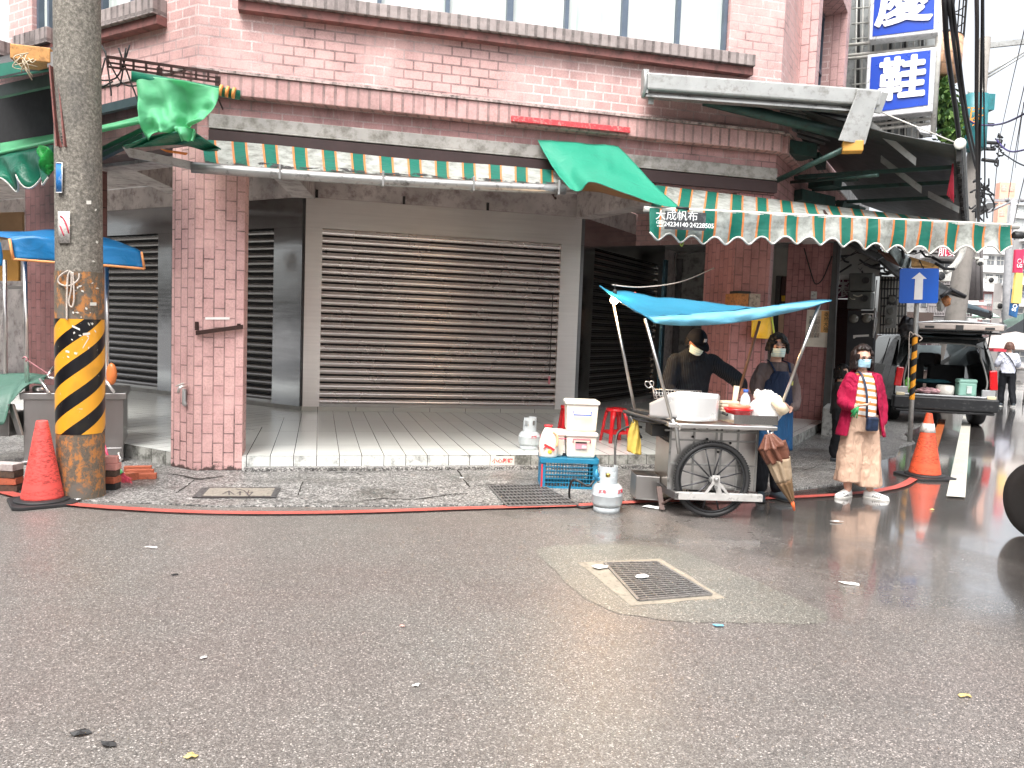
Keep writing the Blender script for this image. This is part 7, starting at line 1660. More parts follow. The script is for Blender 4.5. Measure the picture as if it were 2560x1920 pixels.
# vertical blue and white shop signs
for lab, ch, frame, blue, cpos, cs in (('lower blue shop sign with the white character 鞋, partly hidden by the metal canopy', '鞋', [(2168, 137), (2341, 117), (2331, 279), (2160, 296)], [(2178, 143), (2327, 125), (2320, 262), (2171, 282)], (2254, 203), .80), ('upper blue shop sign with the white character 慶, cut off by the photo top', '慶', [(2178, -90), (2356, -108), (2344, 82), (2172, 101)], [(2190, -80), (2340, -96), (2334, 72), (2181, 91)], (2262, 4), .98)):
    F = PF(s1+1.0); t = thing('blue_shop_sign', lab.replace('鞋', 'for shoes').replace('慶', 'above it') if False else lab, 'shop sign', F.W(*frame[3])); flat(F, frame, .30).build('frame', pbr('white_sign_frame', (.62, .63, .64), .4, .2, dirt=.2), t, bevel=.02)
    b_ = flat(F, blue, .02, .012).build('face', pbr('cobalt_face', (.002, .05, .42), .3, var=.08, scale=2), t)
    q = F.W(*cpos, .03); text('lettering', ch, pbr('bright_white_letter', (.85, .86, .86), .4), cs, q, (F.W(frame[1][0], frame[1][1])-F.W(*frame[0])).normalized().cross(up).cross(up)*-1 if False else F.u, (0, 0, 1), b_, .006, bold=.020)
F = PF(s1+1.1); t = thing('white_shop_sign', 'bottom white shop sign peeping out below the blue shoe-shop sign', 'shop sign', F.W(2300, 320)); flat(F, [(2290, 318), (2327, 312), (2325, 334), (2300, 330)], .2).build('face', pbr('white_sign_frame', (.62, .63, .64), .4), t)
mb = MB(); zz = F.hit(2338, 110)[1]
for k in range(7): q = F.W(2345-k*1.2, -40+60*k); 
t = thing('sign_support', 'white vertical pipe and cross bars carrying the blue shop signs', 'sign support', F.W(2345, 330)); mb.tube([F.W(2360, -120, -.1), F.W(2332, 335, -.1)], .055, 8)
for y in (100, 126, 134, 288, 305, 318): mb.tube([F.W(2110, y+14, -.25), F.W(2338, y-10, -.25)], .03, 6)
mb.build('pipe', bind, t)
F = PF(s1+1.5); t = thing('balcony_cage', 'white barred balcony cage between the pink building and the blue signs', 'balcony cage', F.W(2170, 150)); mb = MB()
for k in range(12): x = 2138+k*16; mb.tube([F.W(x+6, -80), F.W(x-3, 345)], .018, 4)
for k in range(11): y = -60+k*38; mb.tube([F.W(2130, y+6), F.W(2330, y-12)], .018, 4)
mb.build('bar', pbr('off_white_bars', (.52, .52, .49), .5), t)['kind'] = 'stuff'
mb = MB(); mb.extrude([F.W(2128, -100, -.4), F.W(2350, -120, -.4), F.W(2330, 340, -.4), F.W(2110, 352, -.4)], FR.u*.1); mb.build('window_wall', pbr('pale_window_wall', (.40, .42, .42), .4, scale=1, dirt=.4), t)
mb = MB()
for k in range(5): x = 2142+k*40; mb.extrude([F.W(x, -100, -.35), F.W(x+9, -100, -.35), F.W(x+5, 345, -.35), F.W(x-4, 345, -.35)], FR.u*.04)
mb.build('mullion', black_paint, t)
# peach tiled balcony, plants
F = PF(s1+3.4); t = thing('tiled_balcony', 'peach-tiled balcony with steel cage above the plants', 'balcony', F.W(2370, 150)); a0 = (F.W(2340, 100)-FR.o).dot(FR.out); mb = MB()
zt, zb = F.hit(2370, 96)[1], F.hit(2370, 200)[1]; R_ = (F.W(2400, 150)-F.W(2330, 150)).length; cB = F.W(2335, 150); 
mb.lathe([(R_, zb), (R_, zt)], (cB.x, cB.y, 0), 40); mb.build('parapet', peach, t)
mb = MB(); zc2 = zt+2.3
for k in range(26): a = 2*math.pi*k/26; mb.tube([(cB.x+math.cos(a)*R_, cB.y+math.sin(a)*R_, zt), (cB.x+math.cos(a)*R_, cB.y+math.sin(a)*R_, zc2)], .014, 4)
for k in range(8): z = lerp(zt, zc2, k/7); mb.tube([(cB.x+math.cos(a)*R_, cB.y+math.sin(a)*R_, z) for a in np.linspace(0, 2*math.pi, 25)], .014, 4)
mb.build('cage', pbr('dark_cage_iron', (.03, .03, .03), .5), t)
lf = [pbr('leaf_a', (.05, .13, .025), .6, var=.4), pbr('leaf_b', (.11, .20, .04), .6, var=.4), pbr('leaf_c', (.025, .07, .02), .6)]
t = thing('balcony_shrub', 'bushy green shrub hanging from the balcony beside the transformer', 'shrub', F.W(2370, 330)); mb = MB(); r_ = random.Random(4)
cs = [(2362, 225, 22), (2350, 250, 16), (2372, 262, 24), (2365, 300, 24), (2385, 320, 24), (2372, 340, 22), (2395, 345, 14), (2392, 290, 14), (2352, 300, 12)]
for i in range(2600):
    cx_, cy_, rr_ = cs[i % len(cs)]; a, b = r_.uniform(0, 6.28), r_.gauss(0, .55); c = F.W(cx_+math.cos(a)*rr_*b, cy_+math.sin(a)*rr_*b)+FR.u*r_.uniform(-.5, .3)
    d = Vector((r_.gauss(0, 1), r_.gauss(0, 1), r_.gauss(0, 1)-.4)).normalized(); e = d.cross(Vector((r_.random(), r_.random(), .3))).normalized(); L = r_.uniform(.05, .12); mb.cur = r_.choice((0, 0, 1, 1, 2)); mb.quad(c-d*L, c+e*L*.35, c+d*L, c-e*L*.35)
mb.build('foliage', lf, t, recalc=False)
mb = MB()
for i in range(7): mb.tube(catmull([F.W(2345+i*8, 350), F.W(2350+i*6, 300), F.W(2352+i*5, 240)], 4), .012, 4)
mb.build('stem', pbr('stem_brown', (.08, .05, .03), .8), t)

# ---------------------------------------------------------------- utility poles, transformer, cables
conc2 = pbr('pale_pole_concrete', (.24, .22, .20), .8, scale=3, dirt=.25, dirtcol=(.15, .14, .12))
sY = 22.
t = thing('utility_pole', 'leaning concrete utility pole carrying a teal transformer over the side street', 'utility pole', P(2375, 1000, sY))
mb = MB(); mb.tube([P(2350, 1020, sY), P(2392, 770, sY), P(2414, 610, sY), P(2424, 480, sY), P(2445, 300, sY), P(2463, 95, sY)], [.30, .26, .22, .19, .16, .14], 16); mb.build('shaft', conc2, t)
mb = MB(); Yt = sY-.3; c0, c1 = P(2437, 240, Yt), P(2432, 372, Yt); mb.tube([c0+up*.03, c0, c1, c1-up*.04], [.25, .34, .32, .28], 20)
mb.box(P(2466, 258, Yt), (.28, .3, .42)); mb.build('transformer', pbr('teal_enamel', (.02, .16, .18), .4, dirt=.15), t)
mb = MB()
for x in (2425, 2455): mb.tube([P(x, 236, Yt-.1), P(x, 222, Yt-.1)], .06, 8)
mb.build('insulator', bind, t)
for i, s_ in enumerate(('TPC', '16', '9')): text('orange_number', s_, pbr('orange_stencil', (.75, .28, .03), .5), .32, P(2434, 280+i*13, Yt-.42), (1, 0, 0), (0, 0, 1), t, .003)
mb = MB(); mb.slab(P(2470, 106, sY), P(2640, 88, sY)-P(2470, 106, sY), Vector((0, .1, 0)), up*-.14); mb.tube([P(2462, 190, sY), P(2600, 105, sY)], .035, 6); mb.tube([P(2462, 198, sY), P(2600, 113, sY)], .03, 6); mb.build('crossarm', galv, t)
mb = MB()
for (x0, y0, x1, y1) in ((2465, 372, 2488, 373), (2455, 399, 2492, 404), (2466, 311, 2484, 312), (2455, 355, 2492, 358)): mb.tube([P(x0, y0, sY), P(x1, y1, sY)], .05, 6)
mb.build('bracket', pbr('dark_cage_iron', (.03, .03, .03), .5), t)
mb = MB(); mb.tube(catmull([P(2362, 680, sY-1), P(2385, 665, sY-1), P(2402, 640, sY-1), P(2410, 612, sY-1)], 5), .08, 10); o = mb.build('conduit_bend', bind); tag(o, 'thick white curved conduit bending up beside the leaning pole', 'conduit')
blk = pbr('cable_black', (.012, .012, .014), .5)
def cable(label, pts, r, col=blk, sub=6):
    c = catmull([P(*p) for p in pts], sub); o = MB().tube(c, r, 5).build('overhead_cable', col); tag(o, label, 'cable', 'overhead cables above the side street'); return o
cable('thickest black cable sweeping down from the top beside the blue signs', [(2358, -60, 12), (2362, 20, 12), (2368, 120, 12.5), (2380, 210, 13.2), (2390, 280, 14.), (2398, 345, 14.8)], .042)
cable('second thick black cable running down to the transformer pole', [(2368, -60, 12), (2375, 30, 12), (2386, 120, 13), (2400, 220, 14), (2420, 340, 16), (2440, 420, 18)], .030)
cable('third thick black cable, right of the first two sweeping ones', [(2376, -60, 12), (2384, 30, 12), (2396, 120, 13), (2408, 220, 14), (2424, 320, 16), (2444, 405, 18)], .026)
cable('grey cable hanging straight down past the left of the pole head', [(2440, -60, 13), (2442, 60, 13.5), (2441, 240, 15), (2443, 420, 17), (2446, 560, 20)], .036, pbr('grey_cable', (.07, .065, .065), .5))
cable('dark twin cable hanging straight in front of the pole head', [(2456, -60, 13), (2455, 80, 13.6), (2452, 240, 15), (2448, 420, 17), (2447, 560, 20)], .026)
cable('thin dark cable crossing the transformer on its right', [(2458, -60, 13), (2459, 120, 14), (2460, 300, 16), (2462, 440, 18), (2459, 560, 20)], .016)
cable('violet cable curving up from the pole towards the right edge', [(2420, 300, 20), (2445, 312, 20), (2490, 312, 18), (2530, 300, 16), (2600, 262, 14)], .022, pbr('violet_cable', (.06, .04, .16), .5))
cable('lower violet cable sagging to the right edge', [(2492, 350, 21), (2512, 372, 20), (2540, 379, 18), (2610, 360, 15)], .022, pbr('violet_cable', (.06, .04, .16), .5))
cable('black cable looping at mid height right of the leaning pole', [(2500, 378, 21), (2520, 392, 20), (2555, 412, 18), (2620, 430, 16)], .018)
for i, (a, b, lab) in enumerate((((2562, 70), (2500, 340), 'steep thin wire nearest the pole head'), ((2562, 210), (2520, 400), 'steep thin wire second from the pole head'), ((2560, 255), (2538, 420), 'steep thin wire at the right edge, upper part'), ((2500, 340), (2480, 560), 'thin wire continuing straight down to the street lamp'), ((2555, 280), (2520, 500), 'faint thin wire slanting to the lamp crossarm'), ((2562, 440), (2530, 580), 'faint thin wire low at the right edge'))):
    cable(lab, [(a[0], a[1], 14), ((a[0]+b[0])/2-1, (a[1]+b[1])/2, 19), (b[0], b[1], 26)], .010, pbr('grey_cable', (.07, .065, .065), .5))
t = thing('wire_tangle', 'tangle of black wires and junctions on the pole above the striped awning end', 'wire tangle', P(2450, 480, 20)); mb = MB(); r_ = random.Random(12)
for k in range(34):
    x, y = r_.gauss(2455, 8), r_.uniform(445, 520); x2, y2 = x+r_.gauss(0, 10), y+r_.gauss(8, 14); mb.tube(catmull([P(x, y, 20), P((x+x2)/2+r_.gauss(0, 7), (y+y2)/2+r_.gauss(6, 5), 20), P(x2, y2, 20)], 4), .022, 4)
mb.build('wires', blk, t)['kind'] = 'stuff'
t = thing('wire_tangle', 'insulators and looping wires on short arms right of the leaning pole', 'wire tangle', P(2495, 360, 21)); mb = MB()
for k in range(16):
    x, y = r_.gauss(2494, 6), r_.uniform(318, 410); x2, y2 = x+r_.gauss(3, 9), y+r_.gauss(6, 12); mb.tube(catmull([P(x, y, 21), P((x+x2)/2+r_.gauss(0, 5), (y+y2)/2+5, 21), P(x2, y2, 21)], 4), .022, 4)
mb.build('wires', blk, t)['kind'] = 'stuff'
mb = MB(); mb.tube(catmull([P(2430, 555, 24), P(2436, 535, 24), P(2455, 520, 24)], 4), .10, 8); o = thing('street_lamp', 'flat grey street lamp head on a curved arm above the end of the striped awning', 'street lamp', P(2470, 515, 24)); mb.build('arm', blk, o)
mb = MB(); mb.extrude([P(2444, 525, 24), P(2470, 507, 24), P(2498, 507, 24), P(2478, 522, 24)], Vector((0, .5, -.12))); mb.build('lamp_head', pbr('grey_lamp_head', (.10, .10, .10), .5), o)
mb = MB(); mb.slab(P(2468, 503, 40), P(2560, 505, 40)-P(2468, 503, 40), Vector((0, .1, 0)), up*.12); mb.tube([P(2470, 530, 40), P(2525, 505, 40)], .07, 5)
mb.tube([P(2534, 500, 40), P(2524, 600, 40), P(2518, 720, 40), P(2516, 880, 40)], [.14, .18, .2, .22], 8)
for x in (2518, 2534, 2556): mb.tube([P(x, 503, 40), P(x, 495, 40)], .12, 6)
o = mb.build('utility_pole', pbr('hazy_pole', (.30, .30, .31), .8)); tag(o, 'pale distant utility pole with a long crossarm near the right edge', 'utility pole')
mb = MB(); mb.tube([P(2428, 750, 28), P(2446, 560, 28)], [.30, .2], 8); mb.tube([P(2440, 750, 27), P(2447, 560, 27)], .06, 6); mb.tube([P(2455, 750, 27), P(2452, 560, 27)], .05, 6); o = mb.build('utility_pole', pbr('dark_hazy_pole', (.13, .12, .12), .8)); tag(o, 'dark cable-wrapped utility pole just right of the leaning pole', 'utility pole')
t = thing('security_camera', 'round white security camera beneath the striped valance near the right edge', 'camera', P(2450, 658, 17)); mb = MB(); mb.ball(P(2450, 655, 17), .085, 14, 10); mb.box(P(2440, 645, 17), (.1, .1, .05)); mb.tube([P(2440, 640, 17), P(2438, 560, 17)], .02, 6); mb.build('housing', bind, t); MB().lathe([(.045, 0), (.045, .03), (.03, .03)], P(2450, 659, 16.93), 12, M=Matrix.Rotation(rad(90), 3, 'X')).build('lens', black_paint, t)

# ---------------------------------------------------------------- far side-street buildings and awnings
hz = lambda n_, c, **k: pbr(n_, c, .8, scale=.6, **k)
def block(label, x0, x1, ytop, ybot, Y, mat, floors, bays, winm, D=1.2, name='apartment_building', bal=None, slab=None, rz=None, lip=.0, cols=None):
    """a building whose front faces the camera side, from photo columns x0..x1 at distance Y"""
    a, b = P(x0, 845, Y), P(x1, 845, Y); t_ = P((x0+x1)/2, ytop, Y).z; b0_ = max(0., P((x0+x1)/2, ybot, Y).z) if ybot < 1000 else 0.
    t = thing(name, label, 'building', ((a.x+b.x)/2, Y, 0)); w_ = b.x-a.x; 
    MB().slab((a.x, Y, b0_), Vector((w_, 0, 0)), Vector((0, D, 0)), up*(t_-b0_)).build('wall', mat, t)
    H = (t_-b0_)/floors
    for f_ in range(floors):
        z = b0_+f_*H
        for k in range(bays):
            if cols and k not in cols: continue
            x = a.x+w_*(k+.16)/bays; ww = w_*.68/bays
            wi = MB().slab((x, Y-.06, z+H*.32), Vector((ww, 0, 0)), Vector((0, .1, 0)), up*H*.46).build('window', winm, t)
            mb = MB(); mb.slab((x+ww*.47, Y-.09, z+H*.32), Vector((ww*.06, 0, 0)), Vector((0, .03, 0)), up*H*.46); mb.slab((x, Y-.09, z+H*.55), Vector((ww, 0, 0)), Vector((0, .028, 0)), up*H*.03); mb.build('frame', bind, wi)
        if slab:
            o = MB().slab((a.x-.1, Y-.5, z+H*.88), Vector((w_+.2, 0, 0)), Vector((0, .5, 0)), up*H*.12).build('ledge', slab, t)
        if bal:
            mb = MB(); mb.slab((a.x, Y-.9, z+H*.02), Vector((w_, 0, 0)), Vector((0, .9, 0)), up*.15); 
            for k in range(18): mb.slab((a.x+w_*k/18, Y-.9, z+H*.05), Vector((.06, 0, 0)), Vector((0, .06, 0)), up*H*.28)
            mb.slab((a.x, Y-.92, z+H*.33), Vector((w_, 0, 0)), Vector((0, .1, 0)), up*.1); mb.build('balcony', bal, t)
    return t
wdk = pbr('far_window', (.16, .17, .18), .3); wlt = pbr('far_pale_window', (.45, .47, .48), .3); ledge = pbr('far_ledge', (.62, .61, .60), .8); rail = pbr('far_rail', (.22, .20, .20), .6)
block('peach tower rising above the far roofs near the right edge', 2470, 2508, 455, 2000, 130, hz('far_peach', (.72, .40, .30)), 14, 2, pbr('far_peach_window', (.55, .36, .30), .6), name='apartment_tower')
block('pale grey-green apartment block far off at the right edge', 2505, 2600, 510, 2000, 115, hz('far_grey', (.50, .53, .52)), 12, 4, wlt, slab=ledge)
block('white building with long ledges across the far end of the side street', 2425, 2545, 585, 2000, 88, hz('far_white', (.62, .62, .61)), 7, 5, wdk, slab=ledge)
block('pink-red building with balconies at the far end of the side street', 2448, 2530, 722, 2000, 74, hz('far_pink', (.40, .22, .21)), 3, 3, wlt, bal=rail, slab=ledge)
block('grey balcony building just left of the hanging banners', 2495, 2536, 708, 2000, 70, hz('far_taupe', (.42, .39, .37)), 4, 2, wdk, bal=rail, slab=ledge)
block('grey building behind the hanging banners at the right edge', 2530, 2700, 600, 2000, 62, hz('far_stone', (.46, .45, .44)), 6, 4, wdk, slab=ledge)
block('grey shop house with metal balconies behind the leaning pole', 2290, 2400, 560, 2000, 38, hz('far_row_grey', (.36, .35, .34), dirt=.3), 5, 3, wdk, bal=rail, slab=ledge)
block('dim low shop front directly behind the parked cars', 2235, 2330, 780, 2000, 24, hz('dim_shop', (.10, .07, .06), dirt=.3), 1, 3, pbr('dim_window', (.05, .02, .03), .4), D=3)
block('pale shop house in the gap left of the dark cable pole', 2395, 2440, 640, 2000, 52, hz('far_row_pale', (.50, .47, .46)), 5, 2, wdk, slab=ledge)
mb = MB(); mb.extrude([P(2354, 610, 30), P(2384, 612, 30), P(2384, 640, 30), P(2354, 640, 30)], Vector((0, .2, 0))); t = thing('red_shop_sign', 'small red shop sign with white characters under the valance', 'shop sign', P(2370, 640, 30)); mb.build('panel', pbr('red_sign_face', (.50, .02, .07), .5), t); text('lettering', '肌安', wtx, .36, P(2369, 632, 29.96), (1, 0, 0), (0, 0, 1), t, .004)
t = thing('hanging_banner', 'tall banner sign in red, yellow and blue parts at the right edge', 'banner', P(2545, 700, 34))
for pts, mt, nm in (([(2540, 624), (2562, 624), (2556, 682), (2536, 681)], pbr('banner_red', (.60, .03, .09), .5), 'red_panel'), ([(2541, 682), (2558, 683), (2553, 759), (2532, 757)], pbr('banner_yellow', (.78, .55, .14), .5), 'yellow_panel'), ([(2533, 722), (2534, 757), (2548, 759), (2542, 794), (2527, 788)], pbr('banner_blue', (.02, .11, .28), .5), 'blue_panel')):
    mb = MB(); mb.extrude([P(x, y, 34 + (.1 if nm == 'blue_panel' else 0)) for x, y in pts], Vector((0, .15, 0))); mb.build(nm, mt, t)
text('lettering', 'LG', wtx, .19, P(2549, 665, 33.95), (1, 0, 0), (0, 0, 1), t, .004, bold=.008); mb = MB(); mb.tube([P(2549, 653, 33.95)+Vector((math.cos(a)*.09, 0, math.sin(a)*.09)) for a in np.linspace(0, 6.28, 17)], .012, 4); mb.build('round_logo', wtx, t)
text('lettering', 'SO', wtx, .25, P(2537, 769, 33.98), (.25, 0, 1), (-1, 0, .25), t, .004, bold=.008)
for i, (x, y, w_, h_, Y, lab) in enumerate(((2352, 690, .5, .35, 25, 'grey air-conditioner box high behind the blue arrow sign'), (2460, 790, .9, .6, 60, 'air-conditioner box on the far pink building, lower one'), (2500, 765, .9, .6, 66, 'air-conditioner box on the far grey balcony building'), (2478, 700, 1.1, .7, 80, 'air-conditioner box on the far white building'))):
    t = thing('air_conditioner', lab, 'air conditioner', P(x, y, Y)); MB().box(P(x, y, Y), (w_, .4, h_)).build('case', bind, t, bevel=.02); MB().lathe([(h_*.38, 0), (h_*.38, .02), (.02, .02)], P(x, y, Y-.21), 14, M=Matrix.Rotation(rad(90), 3, 'X')).build('fan_grille', black_paint, t)
t = thing('hanging_clutter', 'tangle of dark rags, rods and cords hanging behind the end of the striped valance', 'clutter', PF(s1+2.6).W(2230, 640)); mb = MB(); r_ = random.Random(77)
for k in range(70):
    a = PF(s1+r_.uniform(1.2, 3.4)).W(r_.uniform(2105, 2345), r_.uniform(560, 690)); d = Vector((r_.gauss(0, .35), r_.gauss(0, .35), r_.gauss(-.1, .2))); mb.tube([a, a+d*.5+Vector((0, 0, -.05)), a+d], r_.choice((.008, .012, .02, .03)), 4)
mb.build('rods', pbr('dark_clutter', (.03, .03, .032), .6), t)['kind'] = 'stuff'
# street awnings, market umbrellas
def slope_awning(label, pts, Y0, Y1, mat, name='street_awning'):
    t = thing(name, label, 'awning', P(*pts[0], Y0)); mb = MB(); mb.extrude([P(pts[0][0], pts[0][1], Y0), P(pts[1][0], pts[1][1], Y1), P(pts[2][0], pts[2][1], Y1), P(pts[3][0], pts[3][1], Y0)], up*-.05); mb.build('sheet', mat, t); mb = MB(); mb.tube([P(pts[1][0], pts[1][1], Y1), P(pts[2][0], pts[2][1], Y1)], .04, 5); mb.build('bar', blk, t); return t
slope_awning('grey flat awning jutting out right of the blue arrow sign', [(2345, 700), (2375, 722), (2414, 742), (2345, 725)], 19, 17, corr)
slope_awning('dark strip awning above the open tailgate', [(2345, 712), (2378, 724), (2352, 742), (2340, 742)], 18.5, 17, dksheet)
slope_awning('light blue tarpaulin awning right of the leaning pole', [(2408, 754), (2476, 777), (2480, 790), (2410, 768)], 24, 22, pbr('pale_blue_awning', (.34, .46, .54), .4))
slope_awning('dark awning edge hanging below the light blue tarpaulin', [(2412, 768), (2479, 784), (2478, 794), (2412, 776)], 23.8, 21.9, dksheet)
slope_awning('mint green awning far down the street at the right edge', [(2508, 802), (2562, 782), (2562, 800), (2516, 818)], 40, 34, pbr('mint_awning', (.45, .66, .55), .5))
slope_awning('dark canopy at the right edge above the market umbrella', [(2515, 825), (2562, 796), (2562, 830), (2530, 832)], 33, 30, pbr('slate_awning', (.10, .11, .12), .5))
t = thing('coloured_bag_cluster', 'orange and white bag hanging beneath the awning right of the arrow sign', 'bag', P(2362, 750, 18)); blob('bag_body', P(2362, 752, 18), .12, .08, .13, pbr('orange_white_bag', (.55, .22, .08), .5, scale=12, var=.6), 4, .4, 4, parent=t); blob('bag_body', P(2352, 762, 18), .08, .06, .15, bind, 6, .4, 4, parent=t)
def market_umbrella(label, cx, cy, Y, w_, h_, mat):
    t = thing('market_umbrella', label, 'umbrella', P(cx, cy, Y)); c = P(cx, cy, Y); R_ = w_/2; n_ = 16; mb = MB(); mb.smooth = False
    for i in range(n_):
        a, b = 2*math.pi*i/n_, 2*math.pi*(i+1)/n_; e0 = c+Vector((math.cos(a)*R_, math.sin(a)*R_, 0)); e1 = c+Vector((math.cos(b)*R_, math.sin(b)*R_, 0)); m0 = c+Vector((math.cos(a)*R_*.55, math.sin(a)*R_*.55, h_*.72)); m1 = c+Vector((math.cos(b)*R_*.55, math.sin(b)*R_*.55, h_*.72)); tp = c+Vector((0, 0, h_)); mb.quad(e0, e1, m1, m0); mb.poly([m0, m1, tp])
    mb.build('canopy', mat, t, solid=.01); MB().tube([c+up*h_, (c.x, c.y, 0)], .025, 6).build('pole', steel_dull, t); return t
market_umbrella('large pale translucent umbrella behind the walking shopper', 2536, 872, 23, 2.2, .50, fabric('pale_umbrella', (.70, .64, .60), .4, .1))
market_umbrella('green market umbrella far down the street', 2420, 792, 45, 3.2, .6, pbr('mint_awning', (.45, .66, .55), .5))
o = MB().box(P(2488, 868, 26), (.45, .5, .28)).build('stall_goods', pbr('red_goods', (.45, .03, .05), .6, scale=8, var=.7)); o2 = tag(o, 'red covered goods pile under the pale market umbrella', 'goods')

# ---------------------------------------------------------------- sign post with the blue arrow
sp0 = G(2274, 1106); tsp = thing('arrow_sign', 'blue square sign with a white up arrow on a slim post wrapped in yellow-black tape', 'road sign', sp0)
tl = P(2292, 760, sp0.y-.05); ax_ = (tl-sp0)
mb = MB(); mb.tube([sp0, sp0+ax_*.5, sp0+ax_, P(2294, 680, sp0.y-.05)], .038, 14); mb.build('post', galv, tsp)
zl = ax_.z; smt = stripes_mat('post_tape', .04, 1.5, .24, .5, (.80, .33, .02), (.012, .013, .016), .05, .1)
k0_, k1_ = (P(2270, 998, sp0.y).z)/zl, (P(2285, 838, sp0.y).z)/zl
mb = MB(); mb.tube([sp0+ax_*lerp(k0_, k1_, t_/6) for t_ in range(7)], [.043]*7, 20, caps=False); mb.build('striped_tape', smt, tsp)
Ys = sp0.y-.13; c4 = [(2250, 671), (2348, 671), (2344, 758), (2248, 758)]; p4 = [P(x, y, Ys) for x, y in c4]
ctr = (p4[0]+p4[1]+p4[2]+p4[3])/4; exu = ((p4[1]-p4[0])+(p4[2]-p4[3])).normalized(); ezu = ((p4[0]-p4[3])+(p4[1]-p4[2])).normalized(); wS, hS = (p4[1]-p4[0]).length, (p4[0]-p4[3]).length
def rrect(c, w_, h_, r, y): 
    out = []
    for sx, sz, a0 in ((1, 1, 0), (-1, 1, 90), (-1, -1, 180), (1, -1, 270)):
        for k in range(5): a = rad(a0+k*22.5); out.append(c+exu*(sx*(w_/2-r)+math.cos(a)*r)+ezu*(sz*(h_/2-r)+math.sin(a)*r)+Vector((0, y, 0)))
    return out
mb = MB(); mb.extrude(rrect(ctr, wS, hS, .04, 0), Vector((0, .012, 0))); pl_ = mb.build('plate', pbr('sign_blue', (.002, .095, .50), .35, var=.06, scale=2), tsp)
pt = lambda x, y: P(x, y, Ys-.006)
mb = MB(); mb.extrude([pt(2299, 681), pt(2317, 697), pt(2308, 697), pt(2306, 749), pt(2285, 749), pt(2288, 697), pt(2279, 697)], Vector((0, .005, 0))); mb.build('arrow', pbr('arrow_white', (.78, .76, .74), .4, var=.05), pl_)
mb = MB(); q = sp0+ax_*k1_; mb.tube([q+Vector((math.cos(a)*.05, math.sin(a)*.05, .02*math.sin(2*a))) for a in np.linspace(0, 6.28, 17)], .012, 5); mb.tube(catmull([q+Vector((-.05, -.05, 0)), q+Vector((-.12, -.05, .03)), q+Vector((-.10, -.05, -.4)), q+Vector((-.08, -.05, -.9))], 5), .008, 5); mb.tube(catmull([q+Vector((.03, -.05, 0)), q+Vector((.09, -.05, -.05)), q+Vector((.05, -.05, -.09))], 4), .010, 5); mb.build('string', ropem, tsp)
bb = thing('black_bag', 'black plastic bag tied behind the arrow sign post above the car roof', 'bag', P(2271, 818, sp0.y+.25)); blob('bag_body', P(2270, 818, sp0.y+.25), .15, .13, .17, pbr('black_film', (.010, .010, .012), .35), 2, .35, 2.5, parent=bb)

# ---------------------------------------------------------------- dark estate car with its tailgate open
cR = G(2486, 1072); th_ = -rad(14); carO = Vector((cR.x, cR.y, 0)) - Vector((math.cos(th_), math.sin(th_), 0))*.97
t = thing('estate_car', 'dark estate car seen from behind with its tailgate raised and a mint cool box inside', 'car', (carO.x, carO.y, 0), th_, None, 1.10)
carp = pbr('dark_green_black_paint', (.018, .022, .022), .22, .2, var=.1, coat=.8); bump_m = pbr('charcoal_bumper', (.013, .014, .016), .45, .1, scale=5, dirt=.2, dirtcol=(.12, .12, .12)); chrome = steel; glsc = NB('car_glass'); glsc.set(color=(.02, .03, .035), rough=.05, spec=.7, coat=.6); glsc = glsc.m
silver = pbr('silver_trim', (.42, .43, .44), .35, .5)
B = lambda name, mb, mat, **k: mb.build(name, mat, t, local=True, **k)
HW = .86
# side profile (y forward, z), extruded shells: left and right sides, roof, floor
prof = [(.0, .42), (-.04, .62), (-.02, .98), (.12, 1.30), (.30, 1.60), (.50, 1.66), (1.6, 1.68), (2.5, 1.62), (3.1, 1.18), (4.1, 1.02), (4.35, .75), (4.35, .40)]
for sx in (-1, 1):
    mb = MB(); pts = [Vector((sx*(HW-(0 if z < 1.0 else (z-1.0)*.22)), y, z)) for y, z in prof] + [Vector((sx*HW, 3.9, .30)), Vector((sx*HW, .9, .30)), Vector((sx*HW, .9, .42))]
    mb.extrude(pts, Vector((-sx*.07, 0, 0))); B('side_panel', mb, carp, bevel=.015)
    mb = MB(); ins = lambda y, z: Vector((sx*(HW-(z-1.0)*.22+.006), y, z)); mb.poly([ins(.34, 1.06), ins(.48, 1.56), ins(1.15, 1.60), ins(1.15, 1.06)]); B('side_window', mb, glsc, solid=.008)
    mb = MB(); mb.poly([ins(1.25, 1.06), ins(1.25, 1.60), ins(2.35, 1.56), ins(2.85, 1.08)]); B('side_window', mb, glsc, solid=.008)
    mb = MB(); mb.box((sx*(HW-.07), -.035, .88), (.13, .07, .36), ry=sx*-.10); tl_ = B('tail_light', mb, pbr('red_lens', (.55, .008, .012), .12, coat=1., var=.2, scale=12), bevel=.02); tl_['label'] = 'glossy red tail light'
    mb = MB(); mb.box((sx*(HW-.10), -.12, .545), (.15, .03, .10)); B('indicator', mb, pbr('cream_lens', (.60, .52, .34), .2, coat=.6), bevel=.01)
    for yy in (.62, 3.45):
        mb = MB(); M_ = Matrix.Rotation(rad(90), 3, 'Y'); mb.lathe([(.19, -.10), (.31, -.10), (.335, -.07), (.335, .07), (.31, .10), (.19, .10)], (sx*(HW-.12), yy, .335), 32, M=M_); wh_ = B('wheel', mb, rubber)
        mb = MB(); mb.lathe([(.0, -.05), (.19, -.06), (.2, .105), (.0, .09)], (sx*(HW-.12), yy, .335), 20, M=M_); mb.build('rim', silver, wh_, local=True)
mb = MB(); mb.slab((-HW+.14, .42, 1.645), Vector((2*HW-.28, 0, 0)), Vector((0, 2.2, 0)), Vector((0, 0, .04))); mb.box((0, .38, 1.60), (2*HW-.26, .12, .1)); B('roof', mb, carp, bevel=.02)
